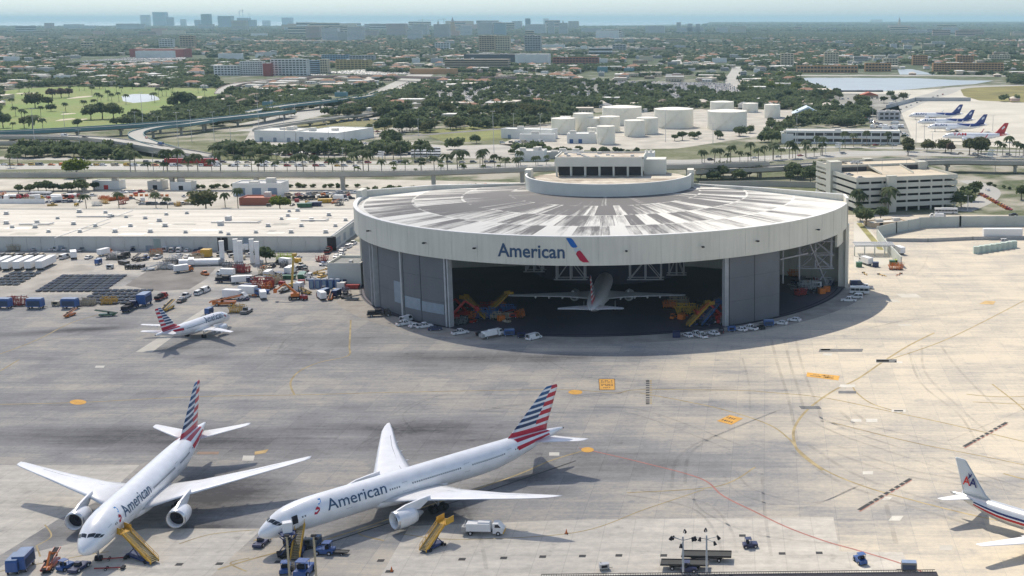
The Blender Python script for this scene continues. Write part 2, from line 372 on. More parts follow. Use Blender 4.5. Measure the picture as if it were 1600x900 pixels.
# ---- paint and tyre marks on the apron ----
def marks():
    Y, WH, RD, BK = mat('taxi line yellow', (.38, .30, .16), .85, var=.3, scale=.3), mat('white line paint', (.56, .54, .48), .8, var=.15, scale=.3), mat('red line paint', (.40, .18, .15), .85, var=.2, scale=.3), mat('black line paint', (.05, .05, .05), .8)
    z = .024; b = MB(); kz = [0]
    def L(pts, w, mi=0, dash=None): kz[0] += .0006; ribbon(b, curve(pts), w, z+kz[0], mi, dash)
    L([(-60, 633), (120, 629), (300, 620), (470, 617), (620, 613), (870, 609), (960, 614), (1000, 609), (1150, 610), (1200, 613), (1290, 622), (1400, 645), (1480, 662), (1600, 690)], .5)
    L([(548, 500), (546, 540), (543, 556), (500, 566), (468, 580), (454, 598), (460, 617)], .55)
    L([(1000, 614), (1060, 625), (1130, 640), (1200, 663), (1232, 685), (1250, 705), (1290, 735), (1350, 760), (1420, 780), (1520, 805), (1640, 830)], .5); L([(1460, 520), (1420, 540), (1380, 565), (1340, 592), (1300, 612), (1262, 640), (1243, 665), (1240, 685), (1250, 708), (1285, 735)], .7)
    L([(1330, 600), (1340, 615), (1365, 632), (1410, 645)], .5); L([(1550, 600), (1600, 640), (1660, 700)], .5); L([(1380, 565), (1480, 530), (1600, 470)], .5)
    L([(1300, 660), (1420, 690), (1560, 718), (1660, 740)], .4); L([(1510, 616), (1560, 620), (1640, 618)], .5); L([(1520, 628), (1600, 632)], .5); L([(1568, 740), (1640, 760)], .6)
    L([(-40, 560), (0, 553), (60, 530), (110, 505), (160, 490)], .5); L([(0, 580), (30, 562)], .5)
    L([(920, 702), (860, 720), (800, 745), (640, 800), (520, 840), (400, 872), (340, 890)], .55); L([(980, 770), (1120, 760), (1180, 730)], .4); L([(600, 845), (560, 832), (620, 815)], .4); L([(630, 835), (720, 843), (900, 832), (1010, 795), (1100, 765)], .3)
    L([(0, 893), (120, 870), (170, 862)], .35); L([(57, 853), (80, 838), (70, 820)], .3); L([(63, 870), (57, 853)], .3); L([(390, 872), (360, 880), (385, 893)], .35); L([(280, 850), (330, 835), (400, 828)], .3); L([(440, 872), (600, 820), (760, 768), (900, 720)], .45, 3)
    L([(905, 700), (1000, 722), (1095, 748), (1130, 775), (1180, 800), (1230, 824), (1290, 846), (1340, 860), (1400, 878), (1440, 893)], .42, 2)
    for p in ([(1012, 594), (1012, 632)],): L(p, 1.0, 3, (1., 1.2)); ribbon(b, [q+Vector((.9, 0, 0)) for q in curve(p)], .5, z, 0, (1., 1.2))
    for p in ([(1342, 797), (1423, 748)], [(1506, 698), (1573, 660)]): L(p, .9, 3, (1.6, 1.0)); ribbon(b, curve([(q[0]+1, q[1]+2.2) for q in p]), .5, z, 4, (1.6, 1.0))
    kin(b.build('apron_lines', [Y, WH, RD, BK, mat('faded red blocks', (.35, .18, .14), .8)]))
    # painted stand and direction signs on the ground
    og = mat('sign orange paint', (.66, .35, .07), .8, var=.12, scale=.6)
    def pad(pts, lines, m=og, tx=BK, words=None, rim=None):
        g = [G(*p) for p in pts]
        if rim: kin(sheet('sign_border', [c+(c-(g[0]+g[2])/2)*.07 for c in g], z+.022, rim))
        kin(sheet('painted_sign', [(q.x, q.y) for q in g], z+.026, m)); b = MB()
        for v0, v1, u0, u1 in lines:
            q = lambda u, v: (lambda A, B: A.lerp(B, v))(g[3].lerp(g[2], u), g[0].lerp(g[1], u)); b.add([(*q(u0, v0)[:2], z+.036), (*q(u1, v0)[:2], z+.036), (*q(u1, v1)[:2], z+.036), (*q(u0, v1)[:2], z+.036)], [(0, 1, 2, 3)])
        if lines: kin(b.build('sign_lettering', tx))
    rd = random.Random(4); glyph = lambda rows, n: [(v0, v1, u, u+.06+rd.random()*.05) for v0, v1 in rows for u in [.1+.8*i/n+rd.uniform(0, .03) for i in range(n)] if rd.random() < .85]
    pad([(936, 592.5), (960, 592.5), (960.5, 609), (937, 609)], glyph([(.14, .2), (.36, .42), (.46, .52), (.68, .74), (.8, .86)], 6), rim=BK)
    pad([(1140, 648.5), (1161, 654), (1143, 664), (1120, 658)], glyph([(.2, .36), (.6, .78)], 5)); pad([(1261, 582), (1312, 587.5), (1310, 594.5), (1260, 588.5)], glyph([(.2, .45), (.55, .8)], 12), tx=mat('faded sign ink', (.40, .24, .08), .8))
    for cx_, cy_, rx, ry in ((122, 628.5, 13, 4), (899, 613, 11, 3.6), (918, 703, 10, 4), (1497, 741, 0, 0)):
        if rx: kin(sheet('painted_spot', [G(cx_+rx*math.cos(a), cy_+ry*math.sin(a)) for a in (2*PI*i/24 for i in range(24))], z+.026, og))
    for pts in ([(1540, 470), (1556, 471), (1552, 476), (1530, 475)], [(398, 706), (420, 702), (415, 708), (398, 711)], [(395, 845), (400, 843), (430, 838), (425, 843)]): pad(pts, [], mat('faded orange paint', (.52, .36, .16), .85, var=.2))
    wt = mat('pale repair slab', (.60, .57, .50), .9, var=.08, scale=.4); gy = mat('grey repair slab', (.16, .16, .16), .9, var=.2, scale=.4); lg = mat('light slab', (.52, .49, .42), .9, var=.1, scale=.2)
    q = lambda x, y, w, h, s=0: [(x-w+s, y-h), (x+w+s, y-h), (x+w-s, y+h), (x-w-s, y+h)]
    for x, y, w, h, s, m in [(388, 716, 9, 4, 1, wt), (866, 709.5, 8, 2.6, 0, wt), (1324, 603, 12, 2.2, 1, wt), (1324, 613, 14, 2, 0, gy), (1266, 637, 16, 2.4, -2, gy), (1404, 642, 11, 2, 0, wt), (1404, 642, 7, 1, 0, BK), (1338, 657, 8, 2.2, 0, wt), (1362, 657, 9, 2.6, 0, wt), (1314, 547.5, 34, 2.4, 1, gy), (1290, 546, 7, 1.5, 0, wt), (1293, 554, 7, 1.6, 0, wt), (1385, 564, 16, 2.6, 0, gy), (1378, 564, 11, 1.2, 0, wt), (1404, 566, 6, 1.4, 0, wt), (1356, 739, 8, 2.6, 0, wt), (1400, 810, 9, 3.8, 3, wt), (1386, 779, 6, 2.4, 2, wt), (1478, 856, 10, 4, 0, lg), (1352, 892, 10, 4, 0, wt), (958, 898, 9, 3, 0, wt), (325, 708, 17, 2, 1, mat('rusty slab', (.30, .21, .15), .9)), (156, 573, 7, 1.6, 1, wt), (1420, 462, 16, 3, -5, lg), (1395, 470, 10, 2, -3, lg), (1414, 508, 10, 1.6, -2, lg), (842, 709, 5, 1.4, 0, gy)]:
        kin(sheet('repair_slab', [G(*p) for p in q(x, y, w, h, s)], z+.008 if m not in (BK,) else z+.03, m))
    kin(sheet('pavement_band', [G(*p) for p in [(318, 483), (326, 485), (238, 550), (212, 550)]], z-.004, lg))
    kin(sheet('yard_asphalt', [G(*p) for p in [(196, 446), (240, 417), (338, 418), (322, 436), (296, 452), (248, 455)]], z-.006, mat('dark yard asphalt', (.16, .15, .14), .9, var=.25, scale=.12, detail=6)))
    kin(sheet('yard_asphalt', [G(*p) for p in [(-60, 470), (-60, 405), (90, 402), (150, 420), (60, 458)]], z-.005, mat('grey yard asphalt', (.30, .28, .25), .9, var=.25, scale=.1, detail=6)))
    # newer concrete rows at the bottom, bays with tighter joints
    rw, nn, ll, bs = node_mat('row concrete'); t = NT(nn, ll); o = t.tc(); f = t.math('ADD', t.math('MULTIPLY', t.noise(t.mapv(o, (.05, .3, 1)), 1, 6, .65), .55), t.math('MULTIPLY', t.noise(o, .5, 6, .7), .45))
    br = nn.new('ShaderNodeTexBrick'); ll.new(o, br.inputs['Vector']); br.offset = 0; br.inputs['Scale'].default_value = 1; br.inputs['Brick Width'].default_value = 6; br.inputs['Row Height'].default_value = 6; br.inputs['Mortar Size'].default_value = .07
    f = t.math('SUBTRACT', f, t.math('MULTIPLY', br.outputs['Fac'], .12)); f = t.math('SUBTRACT', f, t.ramp(t.noise(o, .16, 5, .65), .6, .75, 0, .22)); ll.new(t.mix(t.ramp(f, .28, .66), (.32, .30, .265), (.62, .575, .49)), bs.inputs['Base Color']); bs.inputs['Roughness'].default_value = .9
    for pts in ([(-80, 727), (218, 727), (160, 780), (90, 812), (0, 868), (-90, 868)], [(640, 822), (905, 812), (1302, 808), (1312, 862), (1410, 863), (1460, 960), (560, 960)], [(228, 826), (410, 826), (330, 900), (200, 960), (-120, 960), (30, 868), (110, 850)]):
        o = kin(sheet('concrete_row', [G(*p) for p in pts], z-.006, rw))
    # slot drains
    b = MB()
    for x, y in [(280, 882), (343, 881), (435, 878), (595, 876), (722, 874), (787, 872), (848, 870), (910, 869), (967, 868), (1037, 868), (1222, 865), (1280, 864), (1160, 837), (608, 893)]: c = G(x, y); b.box((c.x, c.y, z), (1.3, 1.1, .02))
    kin(b.build('drain_covers', BK))
    # tyre marks, semi transparent rubber
    m = bpy.data.materials.new('tyre rubber'); m.use_nodes = True; nn, ll = m.node_tree.nodes, m.node_tree.links; t = NT(nn, ll); bs = nn['Principled BSDF']; bs.inputs['Base Color'].default_value = (.07, .065, .06, 1); bs.inputs['Roughness'].default_value = .9
    ll.new(t.ramp(t.noise(t.tc(), .12, 5, .6), .3, .75, .0, .19), bs.inputs['Alpha'])
    b = MB(); 
    def T(pts, w, gap=0):
        for s in ((-1, 1) if gap else (0,)): kz[0] += .0006; ribbon(b, [p+Vector((gap*s*.7, gap*s*.7, 0)) for p in curve(pts)], w, z+.03+kz[0])
    for pts, w, gp in [([(1205, 530), (1215, 570), (1228, 610), (1238, 650), (1245, 690)], .9, 0), ([(1225, 530), (1235, 570), (1248, 610), (1256, 640)], .8, 0), ([(1243, 530), (1256, 580), (1275, 630), (1285, 660)], .8, 0), ([(1262, 650), (1330, 680), (1420, 710), (1600, 770)], .8, 2), ([(1290, 655), (1400, 680), (1600, 730)], .7, 2), ([(1250, 700), (1330, 750), (1450, 790), (1620, 840)], 1.0, 3), ([(1440, 540), (1445, 580), (1480, 620), (1560, 690)], .8, 0), ([(1470, 540), (1500, 580), (1560, 640)], .8, 0), ([(1420, 550), (1440, 600), (1500, 650), (1530, 700)], .7, 0), ([(1060, 760), (1065, 720), (1090, 695), (1140, 672), (1220, 640)], .8, 2), ([(1080, 770), (1100, 800), (1180, 835), (1300, 850)], .6, 0), ([(1140, 740), (1170, 770), (1260, 790), (1340, 760)], .6, 2), ([(640, 680), (620, 650), (680, 620), (760, 610)], .5, 2), ([(560, 700), (640, 660), (720, 655)], .5, 2), ([(900, 640), (1000, 645), (1150, 700)], .6, 2), ([(960, 614), (1080, 612), (1160, 606)], 2.0, 0), ([(1000, 608), (1150, 605)], 1.4, 0), ([(760, 640), (860, 625), (980, 612)], .8, 2), ([(400, 640), (560, 632), (760, 640), (880, 650)], .5, 2), ([(40, 540), (130, 520), (220, 500), (300, 480)], .6, 2), ([(420, 560), (440, 530), (480, 510)], .6, 2), ([(300, 560), (420, 545), (520, 560)], .5, 2), ([(1160, 560), (1170, 600), (1172, 640)], .6, 0), ([(1300, 700), (1420, 740), (1560, 760)], .9, 2), ([(990, 770), (1090, 790), (1130, 830), (1140, 870)], .6, 2), ([(720, 770), (730, 800), (750, 840), (760, 890)], .8, 0), ([(1190, 740), (1195, 800), (1205, 870)], .7, 0), ([(1385, 790), (1400, 850)], 1.0, 0), ([(840, 560), (900, 590), (1000, 600)], .5, 2), ([(1320, 640), (1345, 662)], 1.0, 2), ([(1480, 690), (1600, 640)], .5, 0), ([(1330, 520), (1420, 500), (1560, 480)], .5, 2), ([(1440, 430), (1500, 460), (1600, 470)], .5, 0), ([(1380, 400), (1420, 430), (1440, 420), (1450, 400)], .5, 0)]: T(pts, w, gp)
    kin(b.build('tyre_marks', m))
marks()
# ---- round hangar ----
HC = Vector((-46.3, 482.5, 0)); HR = 95.7; DCN = Vector((-46.5, 498, 0)); DR = 33.5
A0, A1 = R(-177), R(-13.5)
def hp(a, r=HR, z=0.): return (HC.x+r*math.cos(a), HC.y+r*math.sin(a), z)
def ang(px, py):  # arc angle of the base point seen at that pixel
    g = G(px, py); return math.atan2(g.y-HC.y, g.x-HC.x)
def arc(b, a0, a1, r0, r1, z0, z1, n=None, mi=0):
    """solid curved piece of the ring"""
    n = n or max(2, int(abs(a1-a0)/R(2))+1); rings = []
    for i in range(n+1):
        a = a0+(a1-a0)*i/n; rings.append([hp(a, r0, z0), hp(a, r1, z0), hp(a, r1, z1), hp(a, r0, z1)])
    return b.loft(rings, mi)
def roof_mat():
    m, nn, ll, bs = node_mat('weathered hangar roof'); t = NT(nn, ll); o = nn.new('ShaderNodeUVMap'); o.uv_map = 'polar'
    u, v, _ = t.xyz(o.outputs[0])
    vv = t.math('ADD', v, t.math('MULTIPLY', t.math('SUBTRACT', t.noise(o.outputs[0], 40, 2), .5), .006))
    ring = t.math('FLOOR', t.math('MULTIPLY', vv, 5.2))
    cell = t.white(t.comb(t.math('FLOOR', t.math('MULTIPLY', u, 96)), ring))
    cell2 = t.white(t.comb(t.math('FLOOR', t.math('ADD', t.math('MULTIPLY', u, 44), t.math('MULTIPLY', ring, .37))), ring, 3.))
    st = t.noise(t.comb(t.math('MULTIPLY', u, 90), t.math('MULTIPLY', v, 4), ring), 1, 5, .7)
    st2 = t.noise(t.comb(t.math('MULTIPLY', u, 620), t.math('MULTIPLY', v, 9), ring), 1, 4, .7)
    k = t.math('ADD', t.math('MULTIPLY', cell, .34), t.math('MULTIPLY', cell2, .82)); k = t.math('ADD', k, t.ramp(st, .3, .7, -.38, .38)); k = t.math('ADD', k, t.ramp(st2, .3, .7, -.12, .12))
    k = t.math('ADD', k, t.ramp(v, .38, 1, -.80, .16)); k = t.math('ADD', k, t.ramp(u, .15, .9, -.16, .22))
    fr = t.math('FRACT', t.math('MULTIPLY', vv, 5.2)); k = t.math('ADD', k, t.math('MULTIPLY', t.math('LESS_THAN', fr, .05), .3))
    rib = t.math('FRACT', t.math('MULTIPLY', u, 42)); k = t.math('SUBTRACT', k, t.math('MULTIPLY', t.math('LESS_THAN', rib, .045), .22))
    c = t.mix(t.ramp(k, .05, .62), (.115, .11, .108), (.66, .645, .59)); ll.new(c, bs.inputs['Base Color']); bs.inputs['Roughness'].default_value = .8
    return m
def hangar():
    hg = thing('round_hangar', 'huge round white maintenance hangar with open dark bays and blue airline titles', 'hangar')
    wall, nn, ll, bs = node_mat('hangar white wall'); t = NT(nn, ll); o = t.tc(); f = t.math('ADD', t.math('MULTIPLY', t.noise(t.mapv(o, (.9, .9, .05)), 1, 5, .65), .6), t.math('MULTIPLY', t.noise(o, .07, 5), .5))
    ll.new(t.mix(t.ramp(f, .42, .72), (.70, .67, .575), (.58, .56, .48)), bs.inputs['Base Color']); bs.inputs['Roughness'].default_value = .65
    door = mat('hangar door grey', (.135, .142, .155), .6, var=.1, scale=.1)
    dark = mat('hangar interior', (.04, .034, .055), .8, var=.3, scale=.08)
    # roof cone
    BACK = [(-142.2, 476), (-142.5, 483), (-118, 499), (-80, 505), (-12, 503), (14, 492), (46.8, 472), (47, 462)]
    def outer(a):
        if A0 <= a <= A1: return HR-.6
        d = (math.cos(a), math.sin(a)); best = HR
        for p, q in zip(BACK, BACK[1:]):
            e = (q[0]-p[0], q[1]-p[1]); det = -d[0]*e[1]+d[1]*e[0]
            if abs(det) < 1e-9: continue
            rx, ry = p[0]-HC.x, p[1]-HC.y; tt = (-rx*e[1]+ry*e[0])/det; ss = (d[0]*ry-d[1]*rx)/det
            if tt > 0 and -.001 <= ss <= 1.001: best = min(best, tt)
        return best
    zr = lambda r: 32.0+(HR-r)/HR*3.4
    b = MB(); NA, NR = 240, 14; uv = []
    ang_ = [-PI+2*PI*i/NA for i in range(NA+1)]
    for i, a in enumerate(ang_):
        ro = outer(a)
        for j in range(NR+1):
            r = 6+(ro-6)*j/NR; b.v.append((HC.x+r*math.cos(a), HC.y+r*math.sin(a), zr(r))); uv.append((i/NA*2, r/HR))
    b.f = [(i*(NR+1)+j, i*(NR+1)+j+1, (i+1)*(NR+1)+j+1, (i+1)*(NR+1)+j) for i in range(NA) for j in range(NR)]
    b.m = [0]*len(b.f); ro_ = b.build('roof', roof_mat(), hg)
    ul = ro_.data.uv_layers.new(name='polar')
    lv = [0]*len(ro_.data.loops); ro_.data.loops.foreach_get('vertex_index', lv); ul.data.foreach_set('uv', np.array(uv)[lv].ravel())
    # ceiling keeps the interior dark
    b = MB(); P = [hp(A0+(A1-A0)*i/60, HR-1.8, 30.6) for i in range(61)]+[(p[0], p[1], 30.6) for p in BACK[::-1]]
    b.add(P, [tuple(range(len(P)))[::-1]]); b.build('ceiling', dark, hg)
    b = MB(); arc(b, A0, A1, HR-1.3, HR, 23.6, 32.9, 84); fa = b.build('fascia', wall, hg)
    b = MB(); arc(b, A0, A1, HR-1.4, HR+.08, 32.9, 33.15, 84); b.build('fascia_cap', mat('fascia cap', (.75, .74, .70), .6, var=.05), hg)
    for i in range(1, 27):
        a = A0+(A1-A0)*i/27; b = MB(); arc(b, a-R(.03), a+R(.03), HR, HR+.03, 23.7, 32.8, 1); b.build('panel_seam', mat('cladding seam', (.50, .49, .44), .7, var=.2), hg)
    for px, py in ((581, 364), (661, 384), (741, 392), (979, 397), (1101, 391), (1185, 381), (1282, 363)):
        g = G(px, py, 27.5); a = math.atan2(g.y-HC.y, g.x-HC.x)
        lb = MB().bar(hp(a, HR-.02, 28.2), hp(a, HR+1.1, 28.5), .14).box(hp(a, HR+1.2, 28.15), (.9, .7, .45), a)
        lb.build('flood_lamp', DARK, hg)
    # back wall and its parapet
    b = MB(); BW = [*BACK]
    for p, q in zip(BW, BW[1:]):
        b.beam((p[0], p[1], 17.2), (q[0], q[1], 17.2), .8, 34.4)
    b.build('back_wall', wall, hg)
    b = MB()
    for p, q in zip(BW, BW[1:]): b.beam((p[0], p[1], 34.55), (q[0], q[1], 34.55), 1.0, .3)
    b.build('parapet_cap', mat('fascia cap', (.75, .74, .70)), hg)
    b = MB(); b.beam((*BACK[0], 35.1), (*BACK[1], 35.1), 1.2, .9); b.box((BACK[0][0]+.4, BACK[0][1]+3.4, 31), (2.2, 7.5, 4.6)); b.build('corner_pier', wall, hg)
    # lattice-backed right pillar
    a = ang(1330, 447)
    b = MB(); g = hp(a, HR-1.5); b.box((g[0], g[1], 0), (3.6, 3.4, 24), a); b.build('corner_pillar', wall, hg)
    b = MB(); arc(b, a-R(9), a-R(.8), HR-2.4, HR-1.5, 17.8, 24, 6); b.build('corner_panel', wall, hg)
    # sliding doors
    def panel(p0, p1, r, seam=None):
        a0, a1 = ang(*p0), ang(*p1); b = MB(); arc(b, a0, a1, r-.35, r, .25, 24.0); o = b.build('door_panel', door, hg)
        for a in [a0+R(.08), a1-R(.08)]+([ang(*q) for q in seam] if seam else []): s = MB(); arc(s, a-R(.045), a+R(.045), r, r+.06, .3, 23.9, 1); s.build('seam', DARK, o)
        for z in (8.2, 16.2): s = MB(); arc(s, a0, a1, r, r+.03, z, z+.12); s.build('seam', mat('door seam', (.09, .095, .11), .6, var=.1), o)
        return o
    panel((560, 456), (570, 476), HR-2.2); panel((577, 483), (614, 498), HR-2.6); panel((620, 500), (687, 514), HR-1.5, [(648, 507)])
    panel((1150, 514), (1229, 497), HR-1.6, [(1192, 507)])
    for p0, w_ in (((572, 478), .5), ((575, 481), .5), ((617, 499), .9), ((689, 514), .7), ((693, 515), .5), ((1145, 515), .6), ((1148, 514.5), .5)):
        a = ang(*p0); b = MB(); arc(b, a-w_*.5/HR, a+w_*.5/HR, HR-3.4, HR-1.3, 0, 24, 1); b.build('door_post', mat('door post', (.40, .41, .42), .5, var=.1), hg)
    lite = mat('door lower panel', (.24, .29, .34), .5, var=.08)
    for p0, p1, z0, z1, r in (((622, 500.5), (647, 506.6), 4.2, 8.2, HR-1.4), ((649, 507.2), (686, 513.6), 4.2, 7.6, HR-1.4), ((599, 494), (613, 498), 4.5, 12, HR-2.5)):
        b = MB(); arc(b, ang(*p0), ang(*p1), r-.1, r+.05, z0, z1, 6); b.build('repair_panel', lite, hg)
    # floor and outer slab with door rails
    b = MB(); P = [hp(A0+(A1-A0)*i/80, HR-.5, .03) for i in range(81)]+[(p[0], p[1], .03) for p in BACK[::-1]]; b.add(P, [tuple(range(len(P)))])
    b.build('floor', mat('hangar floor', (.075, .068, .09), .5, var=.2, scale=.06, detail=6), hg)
    b = MB(); arc(b, A0, A1, HR-.5, HR+9, .016, .028, 84); b.build('door_apron', mat('door apron slab', (.33, .30, .26), .9, var=.2, scale=.2, detail=6), hg)
    for r in (HR-3.1, HR-1.2): b = MB(); arc(b, A0, A1, r-.2, r+.2, .035, .07, 84); b.build('door_rail', DARK, hg)
    # central core
    ring = lambda r, z, n=72, a0=0, a1=2*PI: [(DCN.x+r*math.cos(a0+(a1-a0)*i/n), DCN.y+r*math.sin(a0+(a1-a0)*i/n), z) for i in range(n+1)]
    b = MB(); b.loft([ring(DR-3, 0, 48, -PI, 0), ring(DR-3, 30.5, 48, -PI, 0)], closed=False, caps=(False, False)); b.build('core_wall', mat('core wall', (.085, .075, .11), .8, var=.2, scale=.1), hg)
    # drum on the roof, open side at the back left and right as piers
    D0, D1 = R(-185), R(8)
    b = MB(); b.loft([ring(DR, 32.5, 72, D0, D1), ring(DR, 39.3, 72, D0, D1), ring(DR-.6, 39.3, 72, D0, D1), ring(DR-.6, 36, 72, D0, D1)], closed=False, caps=(False, False)); b.build('drum_wall', mat('drum corrugated wall', (.60, .61, .565), .6, var=.06, scale=.15), hg)
    b = MB(); b.loft([ring(DR+.07, 39.3, 72, D0, D1), ring(DR+.07, 39.55, 72, D0, D1), ring(DR-.65, 39.55, 72, D0, D1)], closed=False, caps=(False, False)); b.build('drum_cap', mat('fascia cap', (.75, .74, .70)), hg)
    b = MB(); b.loft([ring(DR+.05, 33.2+.9, 72, D0, D1), ring(DR+1.6, 33.0+.75, 72, D0, D1)], closed=False, caps=(False, False)); b.build('drum_flashing', mat('roof flashing', (.60, .59, .55), .7, var=.15), hg)
    m, nn, ll, bs = node_mat('stained drum roof'); t = NT(nn, ll); o = t.tc()
    q = t.math('ADD', t.noise(t.mapv(o, (.03, .10, 1)), 1, 6, .6), t.math('MULTIPLY', t.math('SUBTRACT', t.noise(o, .3, 5), .5), .4))
    ll.new(t.mix(t.ramp(q, .38, .6), (.24, .19, .14), (.56, .51, .42)), bs.inputs['Base Color']); bs.inputs['Roughness'].default_value = .9
    b = MB(); P = ring(DR-.5, 37.0)[:-1]; b.add(P, [tuple(range(len(P)))]); b.build('drum_roof', m, hg)
    for px in (827, 1078):
        s = 1 if px > 900 else -1
        b = MB(); b.box((DCN.x+s*(DR-.4), DCN.y+4.5, 33), (2.6, 6, 7.8)); b.build('drum_pier', wall, hg)
    # penthouse with six dark bays
    gx0, gx1 = G(872, 274, 37).x, G(1004, 274, 37).x; y0 = G(930, 276, 37).y; dy = 22
    pent = MB()
    pent.box(((gx0+gx1)/2, y0+dy/2+1.2, 37.05), (gx1-gx0-1, dy-2, 4.2)).box(((gx0+gx1)/2, y0+dy/2, 41.25), (gx1-gx0+1.4, dy+1, 3.2))
    ph = pent.build('penthouse', CREAM, hg)
    n = 7
    for i in range(n):
        x = gx0+(gx1-gx0)*i/(n-1); MB().box((x, y0+.5, 37.05), (.7, .7, 4.2)).build('column', CREAM, ph)
        if i < n-1: MB().box((x+(gx1-gx0)/(n-1)/2, y0+1.98, 37.3), ((gx1-gx0)/(n-1)-1, .3, 3.8)).build('bay_shade', mat('dark bay shade', (.05, .05, .055), .8), ph)  # dark panels painted in for the shaded recesses between columns
    b = MB().box(((gx0+gx1)/2, y0+dy/2, 44.5), (gx1-gx0+.6, dy+.3, .12)); b.build('roof_deck', m, ph)
    b = MB()
    for sx, sy, wx, wy in ((0, -1, 1, 0), (0, 1, 1, 0), (-1, 0, 0, 1), (1, 0, 0, 1)):
        b.box(((gx0+gx1)/2+sx*(gx1-gx0+1)/2, y0+dy/2+sy*(dy+.6)/2, 44.45), ((gx1-gx0+1.4) if wx else .4, (dy+1) if wy else .4, .7))
    b.build('roof_curb', CREAM, ph)
    MB().box((gx1+5, y0+11, 37.05), (9, 9, 6.4)).build('stair_head', CREAM, hg)
    for _ in range(16):
        x, y = random.uniform(gx0, gx1), y0+random.uniform(1, dy-1); MB().box((x, y, 44.65), (random.uniform(.6, 1.8), random.uniform(.6, 1.5), random.uniform(.3, 1))).build('roof_unit', LGREY, ph)
    for i in range(3): MB().bar((random.uniform(gx0, gx1), y0+dy-3-i, 45.0), (random.uniform(gx0, gx1), y0+dy-2-i, 45.0), .16).build('roof_pipe', LGREY, ph)
    # steel inside: hanging docking lattices, back frames
    st = mat('interior steel', (.34, .34, .36), .5, .1, var=.1)
    def lattice(px0, px1, pyt, pyb, D, lvl=3, part='docking_lattice'):
        x0 = (px0-CX)/F*math.hypot(D, CH*.6)*1.005; x1 = (px1-CX)/F*math.hypot(D, CH*.6)*1.005; b = MB()
        z1 = 30; z0 = 9.5
        for y in (D, D+4):
            for x in (x0, (x0+x1)/2, x1): b.beam((x, y, z0), (x, y, z1), .55, .55)
            for k in range(lvl+1):
                z = z0+(z1-z0)*k/lvl; b.beam((x0-1, y, z), (x1+1, y, z), .4, .4)
            for k in range(lvl):
                za, zb = z0+(z1-z0)*k/lvl, z0+(z1-z0)*(k+1)/lvl; xm = (x0+x1)/2
                b.beam((x0, y, za), (xm, y, zb), .3, .3).beam((xm, y, zb), (x1, y, za), .3, .3)
        b.build(part, st, hg)
    lattice(868, 912, 0, 0, 432); lattice(983, 1032, 0, 0, 432); lattice(1045, 1068, 0, 0, 440); lattice(1250, 1300, 0, 0, 452, 4, 'docking_frame'); lattice(820, 845, 0, 0, 446)
    ga = Vector(hp(ang(1325, 449), HR-8)); b = MB()
    gb = Vector(hp(ang(1292, 470), HR-9)); gc = Vector(hp(ang(1238, 492), HR-12))
    q0 = ga+Vector((0, 0, 1)); b.beam(q0, (gb.x, gb.y, 22), .7, .7)
    for z in (6, 12, 18): b.beam((ga.x, ga.y, z), ga.lerp(gb, (z+2)/24).to_tuple()[:2]+(z-2,), .45, .45)
    b.beam((ga.x, ga.y, 22), (gb.x, gb.y, 22), .6, .6); b.beam((gb.x, gb.y, 17), (gc.x, gc.y, 17), .5, .5)
    for f in (.2, .6): p = gb.lerp(gc, f); b.beam((p.x, p.y, 8), (p.x, p.y, 24), .5, .5)
    b.build('wind_brace', st, hg)
    # upper wall panels deep inside
    for x0, x1, y, z0, z1 in ((-6, 40, 478, 14, 26), (-130, -84, 486, 14, 26)):
        MB().box(((x0+x1)/2, y, z0), (x1-x0, .5, z1-z0)).build('inner_wall_panel', mat('core wall', (.26, .26, .28)), hg)
    # lettering and emblem on the fascia
    ink = mat('airline blue lettering', (.045, .085, .16), .5, var=.05)
    gA = G(782, 402, 25.4); a_0 = math.atan2(gA.y-HC.y, gA.x-HC.x)
    gB = G(884, 405, 25.4); a_1 = math.atan2(gB.y-HC.y, gB.x-HC.x)
    bm = text_bm('American', 1., 0, .012); wid = max(v.co.x for v in bm.verts); bm.free(); sz = 5.0
    kx = (a_1-a_0)/(wid*sz)
    text_on('lettering', 'American', sz, lambda u, v: Vector(hp(a_0+u*kx, HR+.10, 26.1+v*1.22)), ink, hg, .10)
    # emblem: blue upper blade, white beak, red lower blade, laid out in metres
    def blade(name, pts, m_):
        b = MB(); P = [hp(a_2+u/HR, HR+.12, 24.4+v) for u, v in pts]; b.add(P, [tuple(range(len(P)))]); return b.build(name, m_, hg)
    gC = G(887, 405, 25.4); a_2 = math.atan2(gC.y-HC.y, gC.x-HC.x)
    blu = mat('emblem blue', (.01, .12, .42), .4, var=.0); rd = mat('emblem red', (.42, .012, .05), .4, var=.0)
    blade('emblem_wing', [(0, 8.0), (.2, 8.3), (1.5, 8.2), (2.2, 7.6), (3.5, 5.5), (3.0, 5.1), (2.0, 5.1), (1.4, 5.6)][::-1], blu)
    blade('emblem_beak', [(2.3, 4.9), (3.3, 4.7), (4.1, 5.05), (5.2, 4.1), (4.2, 4.6), (3.2, 3.6), (2.6, 4.0)][::-1], mat('emblem grey', (.5, .56, .62), .4, var=0))
    blade('emblem_tail', [(3.0, 3.0), (3.4, 3.9), (4.2, 4.2), (4.8, 3.7), (7.2, .3), (5.2, .35), (4.2, 1.0)][::-1], rd)
hangar()
